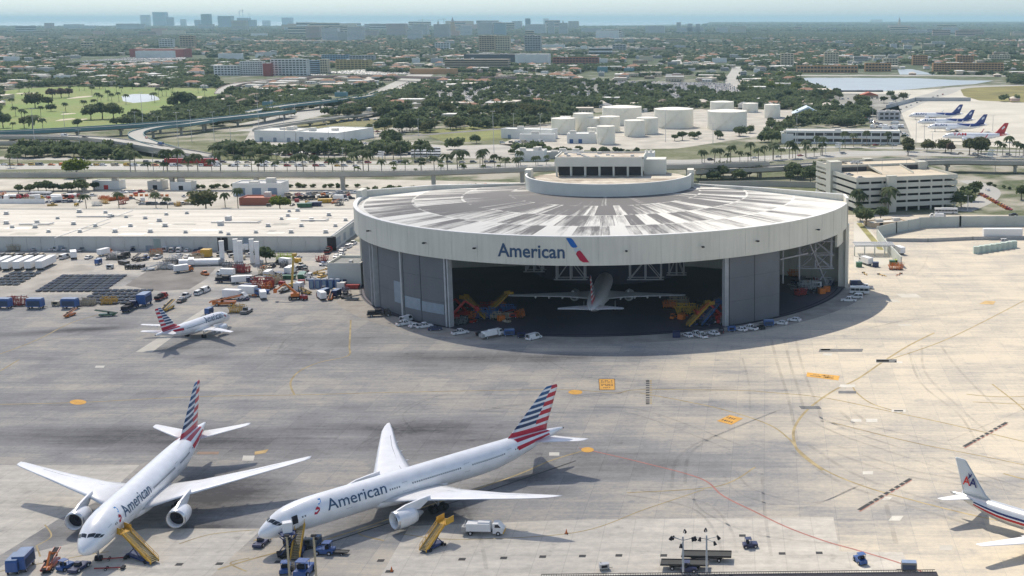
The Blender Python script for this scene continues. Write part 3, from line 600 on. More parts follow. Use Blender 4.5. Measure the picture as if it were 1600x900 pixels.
# ---- aircraft ----
SKIN = mat('silver white aircraft paint', (.80, .81, .82), .28, .1, var=.06, scale=.55, detail=6, spec=.5)
WINGP = mat('wing grey white paint', (.80, .80, .80), .4, .03, var=.06, scale=.4)
INK = mat('title grey blue', (.055, .10, .17), .4, var=0); LBLUE = mat('emblem light blue', (.02, .24, .58), .4, var=0); LRED = mat('emblem crimson', (.45, .012, .04), .4, var=0)
FAN = mat('fan dark', (.02, .02, .03), .5, var=0); LIP = mat('inlet lip', (.62, .64, .66), .25, .7, var=0)
def fin_mat(kind):
    nm = 'tail livery '+kind
    if nm in _M: return _M[nm]
    m, nn, ll, bs = node_mat(nm); t = NT(nn, ll); uv = nn.new('ShaderNodeUVMap'); uv.uv_map = 'fin'
    u, v, _ = t.xyz(uv.outputs[0]); bs.inputs['Roughness'].default_value = .32
    white = (.74, .75, .77)
    if kind == 'flag':
        vv = t.math('SUBTRACT', v, t.math('MULTIPLY', u, .035)); k = t.math('MULTIPLY', vv, 8.2)
        fr = t.math('FRACT', k); odd = t.math('LESS_THAN', fr, .56)
        frb = t.math('FRACT', t.math('ADD', k, .30)); oddb = t.math('LESS_THAN', frb, .60)
        blue = t.mix(t.ramp(v, .2, 1), (.012, .035, .10), (.015, .10, .26))
        c1 = t.mix(oddb, white, blue); odd = t.math('LESS_THAN', t.math('FRACT', t.math('MULTIPLY', vv, 5.6)), .56)
        c2 = t.mix(odd, white, (.48, .02, .045))
        front = t.math('LESS_THAN', u, t.ramp(v, .2, 1, .62, .52)); c = t.mix(front, c2, c1)
        low = t.math('LESS_THAN', v, .20); c = t.mix(low, c, t.mix(t.math('LESS_THAN', v, .15), white, (.50, .02, .05)))
    elif kind == 'lan':
        nz = t.noise(uv.outputs[0], 5, 3); c = t.mix(t.math('GREATER_THAN', t.math('ADD', t.math('MULTIPLY', t.math('ABSOLUTE', t.math('SUBTRACT', u, .5)), 1.6), t.math('MULTIPLY', t.math('ABSOLUTE', t.math('SUBTRACT', v, .6)), 2.)), .38), (.6, .65, .75), (.02, .04, .19))
        c = t.mix(t.math('GREATER_THAN', nz, .6), c, (.02, .04, .19))
    elif kind == 'red':
        nz = t.noise(uv.outputs[0], 6, 3); k = t.math('ADD', t.math('ABSOLUTE', t.math('SUBTRACT', u, .5)), t.math('ABSOLUTE', t.math('SUBTRACT', v, .55)))
        c = t.mix(t.math('LESS_THAN', t.math('ADD', k, t.math('MULTIPLY', nz, .3)), .36), (.45, .02, .03), (.7, .65, .65))
    else:
        c = t.mix(.5, (.52, .56, .58), (.56, .59, .60))
    ll.new(c, bs.inputs['Base Color']); return m
def airfoil(x0, chord, y, z, th, vert=False, n=7, side=1):
    """closed section; x grows aft, thickness along z (or along y when vert)"""
    P = []
    for k in range(2*n):
        if k <= n: f = k/n; sgn = 1
        else: f = (2*n-k)/n; sgn = -1
        f = f*f*(3-2*f) if 0 else f
        t = th*chord*2.6*(math.sqrt(f)*.45-.12*f-.36*f*f+.05*f**3)*.6 if f < 1 else 0
        t = max(t, .012*chord*(1-f)) if 0 < f < 1 else t
        if vert: P.append((-(x0+f*chord), y+sgn*t, z))
        else: P.append((-(x0+f*chord), y, z+sgn*t*(1. if sgn > 0 else .8)))
    return P
class Spec: pass
def spec(**k):
    s = Spec(); s.__dict__.update(k); return s
B777 = dict(R=3.1, zt=8.85, zb=2.65, nose=[(0, 4.35, 4.35, 0), (.25, 4.95, 3.75, .62), (.8, 5.5, 3.3, 1.15), (1.7, 6.15, 2.98, 1.68), (3, 7.05, 2.78, 2.2), (4.3, 7.75, 2.7, 2.55), (6, 8.3, 2.66, 2.85), (8, 8.65, 2.65, 3.0), (10.5, 8.83, 2.65, 3.08), (12.5, 8.85, 2.65, 3.1)],
    tail=[(23, 8.85, 2.65, 3.1), (19.5, 8.85, 2.85, 3.0), (15, 8.83, 3.6, 2.65), (10.5, 8.75, 4.65, 2.1), (6.5, 8.55, 5.7, 1.45), (3, 8.25, 6.65, .8), (.8, 8.0, 7.15, .38), (0, 7.85, 7.3, .25)])
def airliner(name, label, cat, L, base, wing, eng, fin, stab, gear, loc, hd, sc=1., livery='flag', titles=None, group=None, windows=True, lights=None, wside=1):
    t = thing(name, label, cat, loc, hd, group); t.scale = (sc,)*3
    pr = [*base['nose'], *[(L-a, b, c, d) for a, b, c, d in base['tail']]]
    ss = np.array([p[0] for p in pr]); smp = np.unique(np.concatenate([ss, np.linspace(12.5*base['R']/3.1, L-23*base['R']/3.1, 14)]))
    def prof(s): return [float(np.interp(s, ss, [p[i] for p in pr])) for i in (1, 2, 3)]
    def surf(s, th, off=.03):
        a, b, w = prof(s); zc, h = (a+b)/2, (a-b)/2
        return Vector((-s, (w+off)*math.sin(th), zc+(h+off)*math.cos(th)))
    N = 32; b = MB()
    b.loft([[tuple(surf(s, 2*PI*i/N, 0)) for i in range(N)] for s in smp]); fu = b.build('fuselage', SKIN, t, True)
    # belly fairing
    w0, wc = wing[0][1], wing[0][2]; k = base['R']/3.1; b = MB(); rr = []
    for f, g in ((-.12, .35), (0, .8), (.25, 1), (.75, 1), (1.1, .8), (1.35, .3)):
        zc = base['zb']+1.25*k; rr.append([(-(w0+f*wc), 1.12*base['R']*g*math.sin(q), zc+(-1.75*k*g if math.cos(q) < 0 else 1.6*k*g)*abs(math.cos(q))) for q in (2*PI*i/16 for i in range(16))])
    b.loft(rr[::1]); b.build('belly_fairing', WINGP, t, True)
    def patch(nm, pts_s, pts_t, m, off=.035, par=None):
        """skin patch: grid in station and angle"""
        g = MB(); ns, nt = len(pts_s), len(pts_t)
        g.add([surf(s, a, off) for s in pts_s for a in pts_t], [(i*nt+j, i*nt+j+1, (i+1)*nt+j+1, (i+1)*nt+j) for i in range(ns-1) for j in range(nt-1)])
        return g.build(nm, m, par or t, True)
    lin = lambda a, c, n=8: [a+(c-a)*i/(n-1) for i in range(n)]
    # flight deck glazing
    for sd in (-1, 1):
        for s0, s1, a0, a1 in ((1.9, 2.55, .06, .62), (2.2, 3.0, .66, 1.0), (2.7, 3.45, 1.03, 1.22)):
            g = MB(); s0 *= k; s1 *= k
            g.add([surf(s0*(1+.06*i), sd*(a0+(a1-a0)*i/4), .03) for i in range(5)]+[surf(s1*(1+.05*i), sd*(a0+(a1-a0)*i/4), .03) for i in range(5)], [(i, i+1, 6+i, 5+i) for i in range(4)])
            g.build('cockpit_window', GLASS, t)
    thw = math.acos(max(-1, min(1, .28)))
    if windows:
        wm = mat('cabin window', (.10, .12, .15), .3, var=0)
        doors = windows
        for sd in (-1, 1):
            s = 7.2*k
            while s < L-14*k and sd == wside:
                if all(abs(s-d) > 1.3 for d in doors) and not (k == 1 and 8.5 < s < (24.6 if L < 70 else 26.3)): MB().add([surf(s-.14, sd*(thw-.05), .03), surf(s+.14, sd*(thw-.05), .03), surf(s+.14, sd*(thw+.06), .03), surf(s-.14, sd*(thw+.06), .03)], [(0, 1, 2, 3)]).build('cabin_window', wm, t)
                s += .53
            for d in doors:
                g = MB(); e_ = .08/base['R']; Q = [[(d-.55*q_-.05*(1-o_)*q_*0-(0 if o_ else .07)*q_, (thw-.2-(0 if o_ else e_)) if v_ else (thw+.36+(0 if o_ else e_))) for q_, v_ in ((1, 1), (-1, 1), (-1, 0), (1, 0))] for o_ in (0, 1)]
                g.add([surf(a_, sd*b_, .03) for q_ in Q for a_, b_ in q_], [(i, (i+1) % 4, 4+(i+1) % 4, 4+i) for i in range(4)])
                g.build('door_outline', mat('door outline', (.38, .40, .42), .4, var=0), t)
    # wings
    for sd in (-1, 1):
        b = MB(); b.loft([airfoil(x, c, sd*y, z, th) for y, x, c, z, th in wing]); wg = b.build('wing', WINGP, t, True)
        # flap fairings, flap lines
        for f in (.18, .36, .52, .68):
            y = wing[0][0]+(wing[-1][0]-wing[0][0])*f; x, c, z = [float(np.interp(y, [q[0] for q in wing], [q[i] for q in wing])) for i in (1, 2, 3)]
            b = MB(); rr = [[(-(x+c*(.62+g*.5)), sd*y+.36*k*q*math.cos(a), z-.45*k+.42*k*q*math.sin(a)) for a in (2*PI*i/8 for i in range(8))] for g, q in ((0, .1), (.25, 1), (.6, .9), (1, .08))]
            b.loft(rr); b.build('flap_fairing', WINGP, wg, True)
        b = MB(); P = []
        for f in (0.02, .3, .6, .78):
            y = wing[0][0]+(wing[-1][0]-wing[0][0])*f; x, c, z, th = [float(np.interp(y, [q[0] for q in wing], [q[i] for q in wing])) for i in (1, 2, 3, 4)]
            P.append((-(x+c*.72), sd*y, z+th*c*.16))
        for p, q in zip(P, P[1:]): b.beam(p, q, .12, .05)
        b.build('flap_line', mat('flap gap', (.30, .31, .32), .5, var=0), wg)
        if lights == 'winglet':
            y, x, c, z, th = wing[-1]; b = MB(); b.loft([airfoil(x, c, sd*y, z, .1), airfoil(x+1.6, c*.7, sd*(y+.7), z+1.2, .1), airfoil(x+3.2, c*.4, sd*(y+1.2), z+3.4, .1)]); b.build('winglet', WINGP if livery != 'red' else LRED, wg, True)
        # tailplane
        b = MB(); b.loft([airfoil(x, c, sd*y, z, th) for y, x, c, z, th in stab]); b.build('tailplane', WINGP, t, True)
        # engine
        ey, ex, ez, er, el = eng; b = MB(); n_ = 24
        ringe = lambda x, r: [(-x, sd*ey+r*math.cos(q), ez+r*math.sin(q)) for q in (2*PI*i/n_ for i in range(n_))]
        b.loft([ringe(ex+.8*er, er*.80), ringe(ex+.05, er*.83), ringe(ex, er*.90), ringe(ex+.12, er*.955), ringe(ex+el*.18, er), ringe(ex+el*.45, er), ringe(ex+el*.72, er*.90), ringe(ex+el*.86, er*.78)], caps=(False, True)); en = b.build('engine', SKIN, t, True)
        b = MB(); b.add(ringe(ex+.78*er, er*.80), [tuple(range(n_))]); b.bar((-(ex+.4*er), sd*ey, ez), (-(ex+.78*er), sd*ey, ez), .05, 10, er*.28); b.build('intake_fan', FAN, en)
        b = MB(); b.loft([ringe(ex+.01, er*.835), ringe(ex-.03, er*.895), ringe(ex+.10, er*.96), ringe(ex+.30*er, er*.985)], caps=(False, False)); b.build('inlet_lip', LIP, en, True)
        b = MB(); b.loft([ringe(ex+el*.84, er*.55), ringe(ex+el*1.02, er*.42), ringe(ex+el*1.2, er*.12)]); b.build('exhaust_cone', STEEL, en, True)
        b = MB(); b.loft([[(-x, sd*ey-.28*k, za), (-x, sd*ey+.28*k, za), (-x, sd*ey+.2*k, zb_), (-x, sd*ey-.2*k, zb_)] for x, za, zb_ in ((ex+el*.12, ez+er*.75, ez+er*1.04), (ex+el*.5, ez+er*.6, ez+er*1.35), (ex+el*1.05, ez+er*.5, ez+er*1.5), (ex+el*1.5, ez+er*1.3, ez+er*1.6))]); b.build('pylon', SKIN, en)
    # fin
    b = MB(); b.loft([airfoil(x, c, 0, z, th, True) for z, x, c, th in fin]); fo = b.build('tail_fin', fin_mat(livery), t, True)
    ul = fo.data.uv_layers.new(name='fin'); z0, z1 = fin[0][0], fin[-1][0]
    for lp in fo.data.loops:
        p = fo.data.vertices[lp.vertex_index].co; x, c = [float(np.interp(p.z, [q[0] for q in fin], [q[i] for q in fin])) for i in (1, 2)]
        ul.data[lp.index].uv = ((-p.x-x)/c, (p.z-z0)/(z1-z0))
    # exhaust at tail cone
    b = MB(); q = surf(L, 0, 0); b.bar((-(L-.02), 0, prof(L)[0]*.5+prof(L)[1]*.5), (-(L+.25*k), 0, prof(L)[0]*.5+prof(L)[1]*.5), .22*k, 10); b.build('auxiliary_exhaust', DARK, t)
    # gear
    for nm, x, y, rw, nw, ty in gear:
        b = MB(); b.bar((-x, y, rw), (-x, y, base['zb']+.4), .16*k, 8).bar((-x, y-.6*k, rw), (-x, y+.6*k, rw), .1*k, 6); b.bar((-x, y, rw+.5), (-(x-1.6*k), y, base['zb']+.3), .09*k, 6)
        if nw > 1: b.bar((-(x-1.45*k*(nw-1)/2), y, rw), (-(x+1.45*k*(nw-1)/2), y, rw), .12*k, 6)
        gr = b.build('landing_gear', STEEL, t)
        for i in range(nw):
            for q in (-1, 1):
                xx = x+(i-(nw-1)/2)*1.45*k; MB().bar((-xx, y+q*ty-.22*k, rw), (-xx, y+q*ty+.22*k, rw), rw, 12).build('wheel', DARK, gr)
    t['L'] = L
    return t, surf, patch, prof
def letters(t, surf, R_, body, s0, s1, size, th0, side, m, bold=.03, slant=0.):
    """titles from station s0 (first letter) to s1, on the port (1) or starboard (-1) side"""
    bm = text_bm(body, 1.); wid = max(v.co.x for v in bm.verts); bm.free(); k = (s1-s0)/wid/size
    return text_on('lettering', body, size, lambda u, v: surf(s0+(u)*k, side*(th0-v/R_), .04), m, t, bold, size*.12)
def emblem(t, surf, s, th0, h, side, R_):
    """red and blue blade emblem, nose side is towards smaller s"""
    def P(nm, pts, m):
        g = MB(); n = len(pts)//2; q = [surf(s+u*h, side*(th0-v*h/R_), .04) for u, v in pts]; g.add(q, [tuple(range(len(q)))]); g.build(nm, m, t)
    P('emblem_wing', [(.36, .98), (.52, .95), (.46, .72), (.30, .56), (.22, .56)], LBLUE)
    P('emblem_tail', [(-.18, .05), (.0, .02), (.22, .20), (.26, .36), (.12, .48), (.0, .40)], LRED)
def make_777(long, label, loc, hd, sc, livery='flag', titles=True, opened=False):
    L = 73.9 if long else 63.7; d = 5.33 if long else 0.
    if long: wing = [(2.6, 19.3+d, 14.2, 4.35, .13), (9.8, 24.9+d, 8.9, 5.15, .105), (20, 32.0+d, 5.2, 6.2, .095), (29.2, 38.6+d, 2.9, 7.1, .09), (31.3, 40.6+d, 1.7, 7.35, .09), (32.5, 42.1+d, .6, 7.5, .09)]
    else: wing = [(2.6, 19.3, 14.2, 4.35, .13), (9.8, 24.9, 8.9, 5.15, .105), (20, 31.7, 5.3, 6.2, .095), (29.6, 38.1, 2.6, 7.2, .09), (30.5, 38.9, 1.9, 7.3, .09)]
    fin = [(8.3, L-16.2, 11.6, .10), (9.6, L-14.6, 10.2, .10), (17.9, L-5.2, 4.1, .09), (18.5, L-4.3, 3.0, .08)]
    stab = [(.9, L-10.6, 7.2, 6.9, .10), (5, L-7.7, 5.0, 7.3, .09), (10.3, L-3.4, 2.5, 7.75, .09), (10.8, L-2.7, 1.7, 7.8, .08)]
    gear = [('n', 5.9, 0, .55, 1, .36), ('m', 31.0+d, 5.5, .66, 3, .62), ('m', 31.0+d, -5.5, .66, 3, .62)]
    dr = [6.2, 14.5+d*.4, 24.2+d, 38.5+d, L-16.5] if not long else [6.2, 17.5, 30.3, 45.5, L-17]
    t, surf, patch, prof = airliner('jet_airliner', label, 'airliner', L, B777, wing, (9.75, 17.9+d, 2.85, 1.92, 5.7), fin, stab, gear, loc, hd, sc, livery, windows=dr)
    if opened: patch('door_opening', [5.65+.275*i for i in range(5)], [1.02+.14*i for i in range(5)], DARK, .05)
    if titles:
        for sd in (1, -1):
            s0, s1 = (11.6, 24.3) if not long else (13.0, 26.0)
            letters(t, surf, 3.1, 'American', s0 if sd > 0 else s1, s1 if sd > 0 else s0, 3.3, 1.42, sd, INK, .02)
            emblem(t, surf, 9.6 if not long else 10.6, 1.45, 3.2, sd, 3.1)
            for z0, z1 in ((.40, .80), (1.14, 1.50)):  # flag stripes carried down onto the rear body
                if sd: 
                    S_ = [L-15.0+1.25*i for i in range(9)]
                    g = MB(); rows = []
                    for s in S_:
                        sh = (s-(L-15.))*.035; rows.append([surf(s-(.9 if z0 > 1 else 0)+a*1.0, sd*(a+sh*0), .04) for a in [z0+(z1-z0)*j/4 for j in range(5)]])
                    n = 5; g.add([p for r in rows for p in r], [(i*n+j, i*n+j+1, (i+1)*n+j+1, (i+1)*n+j) for i in range(len(rows)-1) for j in range(n-1)]); g.build('body_stripe', LRED, t, True)
    return t, surf
make_777(False, 'white twin jet seen nose on with yellow stairs at its side, flag striped tail', G(122, 868) and (-118.35, 213.7, 0), -1.513, 1.012)
make_777(True, 'longest white twin jet, parked side on behind the yellow stair truck, striped flag tail', (-88.9, 221.8, 0), -2.340, 1.0, opened=True)
def small_jet(name, label, L, span, loc, hd, livery, sc=1., R_=1.98, zt=5.75, zb=1.75, group=None, h=12.2, kind='a'):
    k = R_/3.1
    base = dict(R=R_, zt=zt, zb=zb, nose=[(s*k, zb+(a-2.65)/6.2*(zt-zb), zb+(b-2.65)/6.2*(zt-zb), w*k) for s, a, b, w in B777['nose']],
                tail=[(s*k, zb+(a-2.65)/6.2*(zt-zb), zb+(b-2.65)/6.2*(zt-zb), w*k) for s, a, b, w in B777['tail']])
    hs = span/2; w0 = L*.335; swp = .50 if kind == 'a' else .58; c0 = L*.19 if kind != 'w' else L*.17; z = zb+.75*k
    wing = [(R_*.8, w0, c0, z, .13), (hs*.34, w0+(hs*.34-R_)*swp*1.08, c0*.58, z+.5*k+.3, .11), (hs*.97, w0+(hs-R_)*swp*1.06, c0*.25, z+hs*.095, .09), (hs, w0+(hs-R_)*swp*1.12, c0*.16, z+hs*.1, .09)]
    fin = [(zt-.25, L-15.8*k, 11.3*k, .1), (zt+.7, L-13.6*k, 9.4*k, .1), (h-.3, L-5.4*k, 4.4*k, .09), (h, L-4.6*k, 3.4*k, .09)]
    st = span*.18; stab = [(.6*k, L-10*k, 7*k, zt-1.1*k, .1), (st*.95, L-3.6*k, 2.9*k, zt-.4*k, .09), (st, L-3*k, 2*k, zt-.3*k, .09)]
    gear = [('n', L*.13, 0, .38, 1, .25), ('m', L*.49, R_*1.6, .55, 1 if kind != 'w' else 2, .4), ('m', L*.49, -R_*1.6, .55, 1 if kind != 'w' else 2, .4)]
    return airliner(name, label, 'airliner', L, base, wing, (hs*.335, w0-1.5*k*2, zb+.05*k+.35, 1.15 if kind != 'w' else 1.55, 5.2*k*1.1), fin, stab, gear, loc, hd, sc, livery, group=group, windows=[7.2*k, L-16*k] if kind == 'a' else None, wside=-1, lights='winglet' if kind == 'w' else None)
# small jet on the apron
t, surf, patch, prof = small_jet('jet_airliner', 'small white jet with striped tail towed past the service yard', 33.8, 34.1, (-166.0, 403.2, 0), 1.286, 'flag', 1.018, h=12.9)
for sd in (1, -1):
    letters(t, surf, 1.98, 'American', 5.6 if sd > 0 else 13.6, 13.6 if sd > 0 else 5.6, 3.3, 1.42, sd, INK, .02)
    emblem(t, surf, 4.0, 1.45, 2.0, sd, 1.98)
    for z0, z1, s0, s1 in ((.28, .72, 24.2, 31.0), (1.02, 1.5, 23.4, 27.6)):
        patch('body_stripe', [s0+(s1-s0)*i/7 for i in range(8)], [sd*(z0+(z1-z0)*j/4) for j in range(5)], LRED, .03)
# old silver livery jet, cut by the frame
t, surf, patch, prof = small_jet('jet_airliner', 'bare silver jet with red white and blue cheatline and double A tail', 39.5, 34.3, (76.2, 215.6, 0), -.756, 'silver', 1.0, R_=1.9, zt=5.4, zb=1.5, h=12.5)
SILV = mat('polished bare metal', (.62, .62, .60), .3, .55, var=.06, scale=.3)
for o in t.children:
    if o.name.startswith('fuselage'): o.data.materials[0] = SILV
for sd in (1, -1):
    for a0, a1, m_ in ((1.20, 1.42, mat('cheatline blue', (.02, .03, .12), .4, var=0)), (1.42, 1.54, WHITE), (1.54, 1.80, mat('cheatline red', (.45, .02, .02), .4, var=0))):
        patch('cheatline', [4+(33.5-4)*i/30 for i in range(31)], [sd*(a0+(a1-a0)*j/2) for j in range(3)], m_, .045)
    for ch, u0, m_ in (('A', 0, mat('letter red', (.55, .03, .02), .4, var=0)), ('A', 1.55, mat('letter blue', (.02, .03, .13), .4, var=0))):
        x0 = -34.9
        text_on('lettering', ch, 2.5, lambda u, v: Vector((x0+(u+u0-1.7)*(-sd) if sd < 0 else x0-(u+u0-1.2), sd*.42, 7.3+v*1.05)), m_, t, .04)
    g = MB(); q = [(-35.5, sd*.43, 8.55), (-35.25, sd*.41, 9.3), (-35.5, sd*.40, 10.0), (-35.0, sd*.40, 9.6), (-34.5, sd*.40, 10.1), (-34.7, sd*.41, 9.3)]
    if sd < 0: g.add(q, [tuple(range(6))]); g.build('eagle_emblem', mat('letter blue', (.02, .03, .13)), t)
# jet inside the hangar
make_777(False, 'dim twin jet parked nose in inside the hangar bay', (-44.06, 456.2, .04), 1.581, 1.003, titles=False)
# far stand: three navy tailed jets and one red tailed
LANB = mat('navy body paint', (.02, .045, .20), .4, var=0)
for i, (x, y, h_) in enumerate([(189.5, 1262, 3.0), (186, 1184, 3.06), (186.3, 1127, 3.08)]):
    t, surf, patch, prof = small_jet('jet_airliner', ['farthest of three white jets with navy tails on the cargo stand', 'middle of three white jets with navy tails on the cargo stand', 'nearest of three white jets with navy tails, beside the red tailed jet'][i], 54.9, 47.6, (x, y, 0), h_, 'lan', 1.0, R_=2.55, zt=7.4, zb=2.2, h=15.9, kind='w', group='navy tailed jets on the cargo stand')
    for sd in (1, -1):
        letters(t, surf, 2.55, 'LAN', 8.8 if sd > 0 else 17.5, 17.5 if sd > 0 else 8.8, 3.2, 1.42, sd, mat('letter dark blue', (.03, .05, .18), .4, var=0), .03)
        patch('logo_block', [6.9, 7.7, 8.3], [sd*q for q in (.62, 1.0, 1.4)], mat('letter dark blue', (.03, .05, .18)), .05)
        n_ = 16; s0, s1 = 27, 52
        g = MB(); rows = []
        for q in range(n_):
            s = s0+(s1-s0)*q/(n_-1); lo = .55+1.15*min(1, ((s-s0)/14))**.7; rows.append([surf(s, sd*(.0+lo*j/7), .05) for j in range(8)])
        g.add([p for r in rows for p in r], [(a*8+j, a*8+j+1, (a+1)*8+j+1, (a+1)*8+j) for a in range(n_-1) for j in range(7)]); g.build('rear_livery', LANB, t, True)
t, surf, patch, prof = small_jet('jet_airliner', 'white jet with red tail and red titles behind the garage', 54.9, 47.6, (184.5, 1037, 0), 3.0, 'red', 1.0, R_=2.55, zt=7.4, zb=2.2, h=15.9, kind='w')
for sd in (1, -1): letters(t, surf, 2.55, 'TAM', 8.5 if sd > 0 else 19.5, 19.5 if sd > 0 else 8.5, 3.6, 1.42, sd, mat('title red', (.55, .02, .03), .4, var=0), .06)
for sd in (1, -1): patch('rear_livery', [47+.7*i for i in range(9)], [sd*q for q in (.2, .6, 1.0, 1.5, 2.0)], mat('title red', (.55, .02, .03)), .05)
# ---- plants ----
def leaf_mat(name, c1, c2, rand=.28):
    m, nn, ll, bs = node_mat(name); t = NT(nn, ll); oi = nn.new('ShaderNodeObjectInfo')
    f = t.math('ADD', t.math('MULTIPLY', oi.outputs['Random'], .6), t.math('MULTIPLY', t.noise(t.tc(), .35, 3), .55))
    c = t.mix(t.ramp(f, .2, .9), c1, c2); ll.new(c, bs.inputs['Base Color']); bs.inputs['Roughness'].default_value = .75; bs.inputs['Specular IOR Level'].default_value = .2
    tl = nn.new('ShaderNodeBsdfTranslucent'); mx = nn.new('ShaderNodeMixShader'); mx.inputs[0].default_value = .4; t.put(tl.inputs[0], t.mix(.5, c, tuple(min(1, q*1.5) for q in c2))); ll.new(bs.outputs[0], mx.inputs[1]); ll.new(tl.outputs[0], mx.inputs[2]); ll.new(mx.outputs[0], nn['Material Output'].inputs[0])
    return m
LEAF = leaf_mat('broad leaves', (.048, .080, .048), (.130, .158, .078)); LEAFY = leaf_mat('bright leaves', (.07, .11, .025), (.16, .19, .04)); LEAFO = leaf_mat('olive leaves', (.06, .075, .035), (.12, .125, .06))
LEAFP = leaf_mat('palm leaves', (.045, .070, .036), (.115, .14, .065)); BARK = mat('bark', (.16, .13, .10), .9, var=.2, scale=1.); PBARK = mat('palm bark', (.26, .23, .19), .9, var=.15)
LEAFB = leaf_mat('bare brown crown', (.09, .07, .06), (.15, .11, .09))
def crown(seed, r, h, lumps, leaves, ls, z0):
    rd = random.Random(seed); b = MB()
    for k in range(lumps):
        a = rd.uniform(0, 2*PI); q = r*.62*math.sqrt(rd.random()) if k else 0; c = (q*math.cos(a), q*math.sin(a), z0+h*(.32+.40*rd.random()*(1-q/r*.6)))
        lr = r*rd.uniform(.36, .58); lh = lr*rd.uniform(.62, .85)
        b.blob(c, (lr*.72, lr*.72, lh*.7), 6, 4, 0, .5, rd)
        for _ in range(leaves//lumps):
            u, v = rd.uniform(-.75, 1), rd.uniform(0, 2*PI); s = math.sqrt(1-u*u); w = rd.uniform(.75, 1.18)
            p = Vector((c[0]+lr*s*math.cos(v)*w, c[1]+lr*s*math.sin(v)*w, c[2]+lh*u*w)); d = Vector((rd.gauss(0, 1), rd.gauss(0, 1), rd.gauss(.6, .8))).normalized()
            e = d.orthogonal().normalized()*ls*rd.uniform(.6, 1.3); g = d.cross(e.normalized())*ls*rd.uniform(.5, 1.1)
            b.add([p-e-g*.6, p+e-g, p+e*.7+g, p-e*.8+g*.8], [(0, 1, 2, 3)])
    return b
def trunk(h, r, seed, limbs=4, cr=3.):
    rd = random.Random(seed); b = MB().bar((0, 0, -.2), (rd.uniform(-.3, .3), rd.uniform(-.3, .3), h), r, 7, r*.6)
    for k in range(limbs):
        a = 2*PI*k/limbs+rd.random(); b.bar((0, 0, h*.8), (cr*.5*math.cos(a), cr*.5*math.sin(a), h*1.45), r*.5, 5, r*.2)
    return b
def palm_mesh(h, seed, n=15, L=3.0, droop=1.0):
    rd = random.Random(seed); bx, by = rd.uniform(-.5, .5), rd.uniform(-.5, .5); tb = MB(); P = [(bx*f*f, by*f*f, h*f) for f in (0, .33, .66, 1)]
    for i in range(3): tb.bar((P[i][0], P[i][1], P[i][2]-(.2 if i == 0 else 0)), P[i+1], .24-.03*i, 6, .21-.03*i)
    cb = MB(); top = Vector(P[3])
    cb.bar(top-Vector((0, 0, .9)), top+Vector((0, 0, .2)), .2, 6, .12)
    for k in range(n):
        a = 2*PI*k/n+rd.uniform(-.2, .2); up = rd.uniform(-.35, 1.0); d = Vector((math.cos(a), math.sin(a), 0)); sd = Vector((-d.y, d.x, 0)); pts = []
        for i in range(6):
            f = i/5; pts.append(top+d*L*f*(1-.12*f)+Vector((0, 0, L*(up*f*.75-droop*f*f*(.75+.25*up)))))
        for i in range(5):
            w0, w1 = (.15, .62, .75, .66, .45, .1)[i:i+2]; dr = Vector((0, 0, -.32))
            p, q = pts[i], pts[i+1]; cb.add([p, q, q+sd*w1+dr*w1*1.6, p+sd*w0+dr*w0*1.6, p-sd*w0+dr*w0*1.6, q-sd*w1+dr*w1*1.6], [(0, 1, 2, 3), (0, 4, 5, 1)])
    return tb, cb
_ORD = 'first second third fourth fifth sixth seventh eighth ninth tenth eleventh twelfth thirteenth fourteenth fifteenth sixteenth seventeenth eighteenth nineteenth'.split()
_TEN = {2: 'twent', 3: 'thirt', 4: 'fort', 5: 'fift', 6: 'sixt', 7: 'sevent', 8: 'eight', 9: 'ninet'}
def ordn(i):
    """1 -> first"""
    if i < 20: return _ORD[i-1]
    if i >= 100: return 'hundred and '+ordn(i-100) if i > 100 else 'hundredth'
    return _TEN[i//10]+('ieth' if i % 10 == 0 else 'y-'+_ORD[i % 10-1])
_proto = {}
def plant_proto(kind):
    """meshes of one kind of plant: [(part name, mesh)] per variant"""
    if kind in _proto: return _proto[kind]
    out = []
    if kind == 'palm':
        for i, (h, L) in enumerate(((8.2, 3.9), (9.2, 4.2), (7.0, 3.6), (10.2, 4.0))):
            a, b = palm_mesh(h, 20+i, 18, L); out.append([('trunk', a.mesh('palm trunk', PBARK, True)), ('crown', b.mesh('palm crown', LEAFP))])
    elif kind == 'young_palm':
        for i, (h, L) in enumerate(((4.0, 2.4), (4.8, 2.6))):
            a, b = palm_mesh(h, 40+i, 12, L, .8); out.append([('trunk', a.mesh('palm trunk', PBARK, True)), ('crown', b.mesh('palm crown', LEAFY))])
    elif kind == 'shrub':
        for i in range(3): out.append([('crown', crown(60+i, 1.5, 2.6, 4, 130, .4, -.3).mesh('shrub crown', LEAF)), ('trunk', MB().bar((0, 0, -.1), (0, 0, 1), .12).mesh('shrub stem', BARK))])
    else:
        lm = {'broad': LEAF, 'bright': LEAFY, 'olive': LEAFO, 'brown': LEAFB, 'tall': LEAF}[kind]
        for i in range(4):
            rd = random.Random(hash(kind) % 1 + 90+i*7); r, h = [(4.2, 6.5), (5.2, 7), (3.6, 5.8), (5.8, 6.6)][i]
            if kind == 'tall': r, h = r*.95, h*2.0
            out.append([('trunk', trunk(3.2, .32, 5+i, 4, r).mesh('tree trunk', BARK)), ('crown', crown(70+i+len(kind), r, h, 9 if kind != 'tall' else 13, 620 if kind != 'tall' else 800, .62, 2.2).mesh('tree crown', lm))])
    _proto[kind] = out; return out
PKIND = {'palm': ('palm_tree', 'palm'), 'young_palm': ('young_palm_tree', 'palm'), 'shrub': ('shrub', 'shrub')}
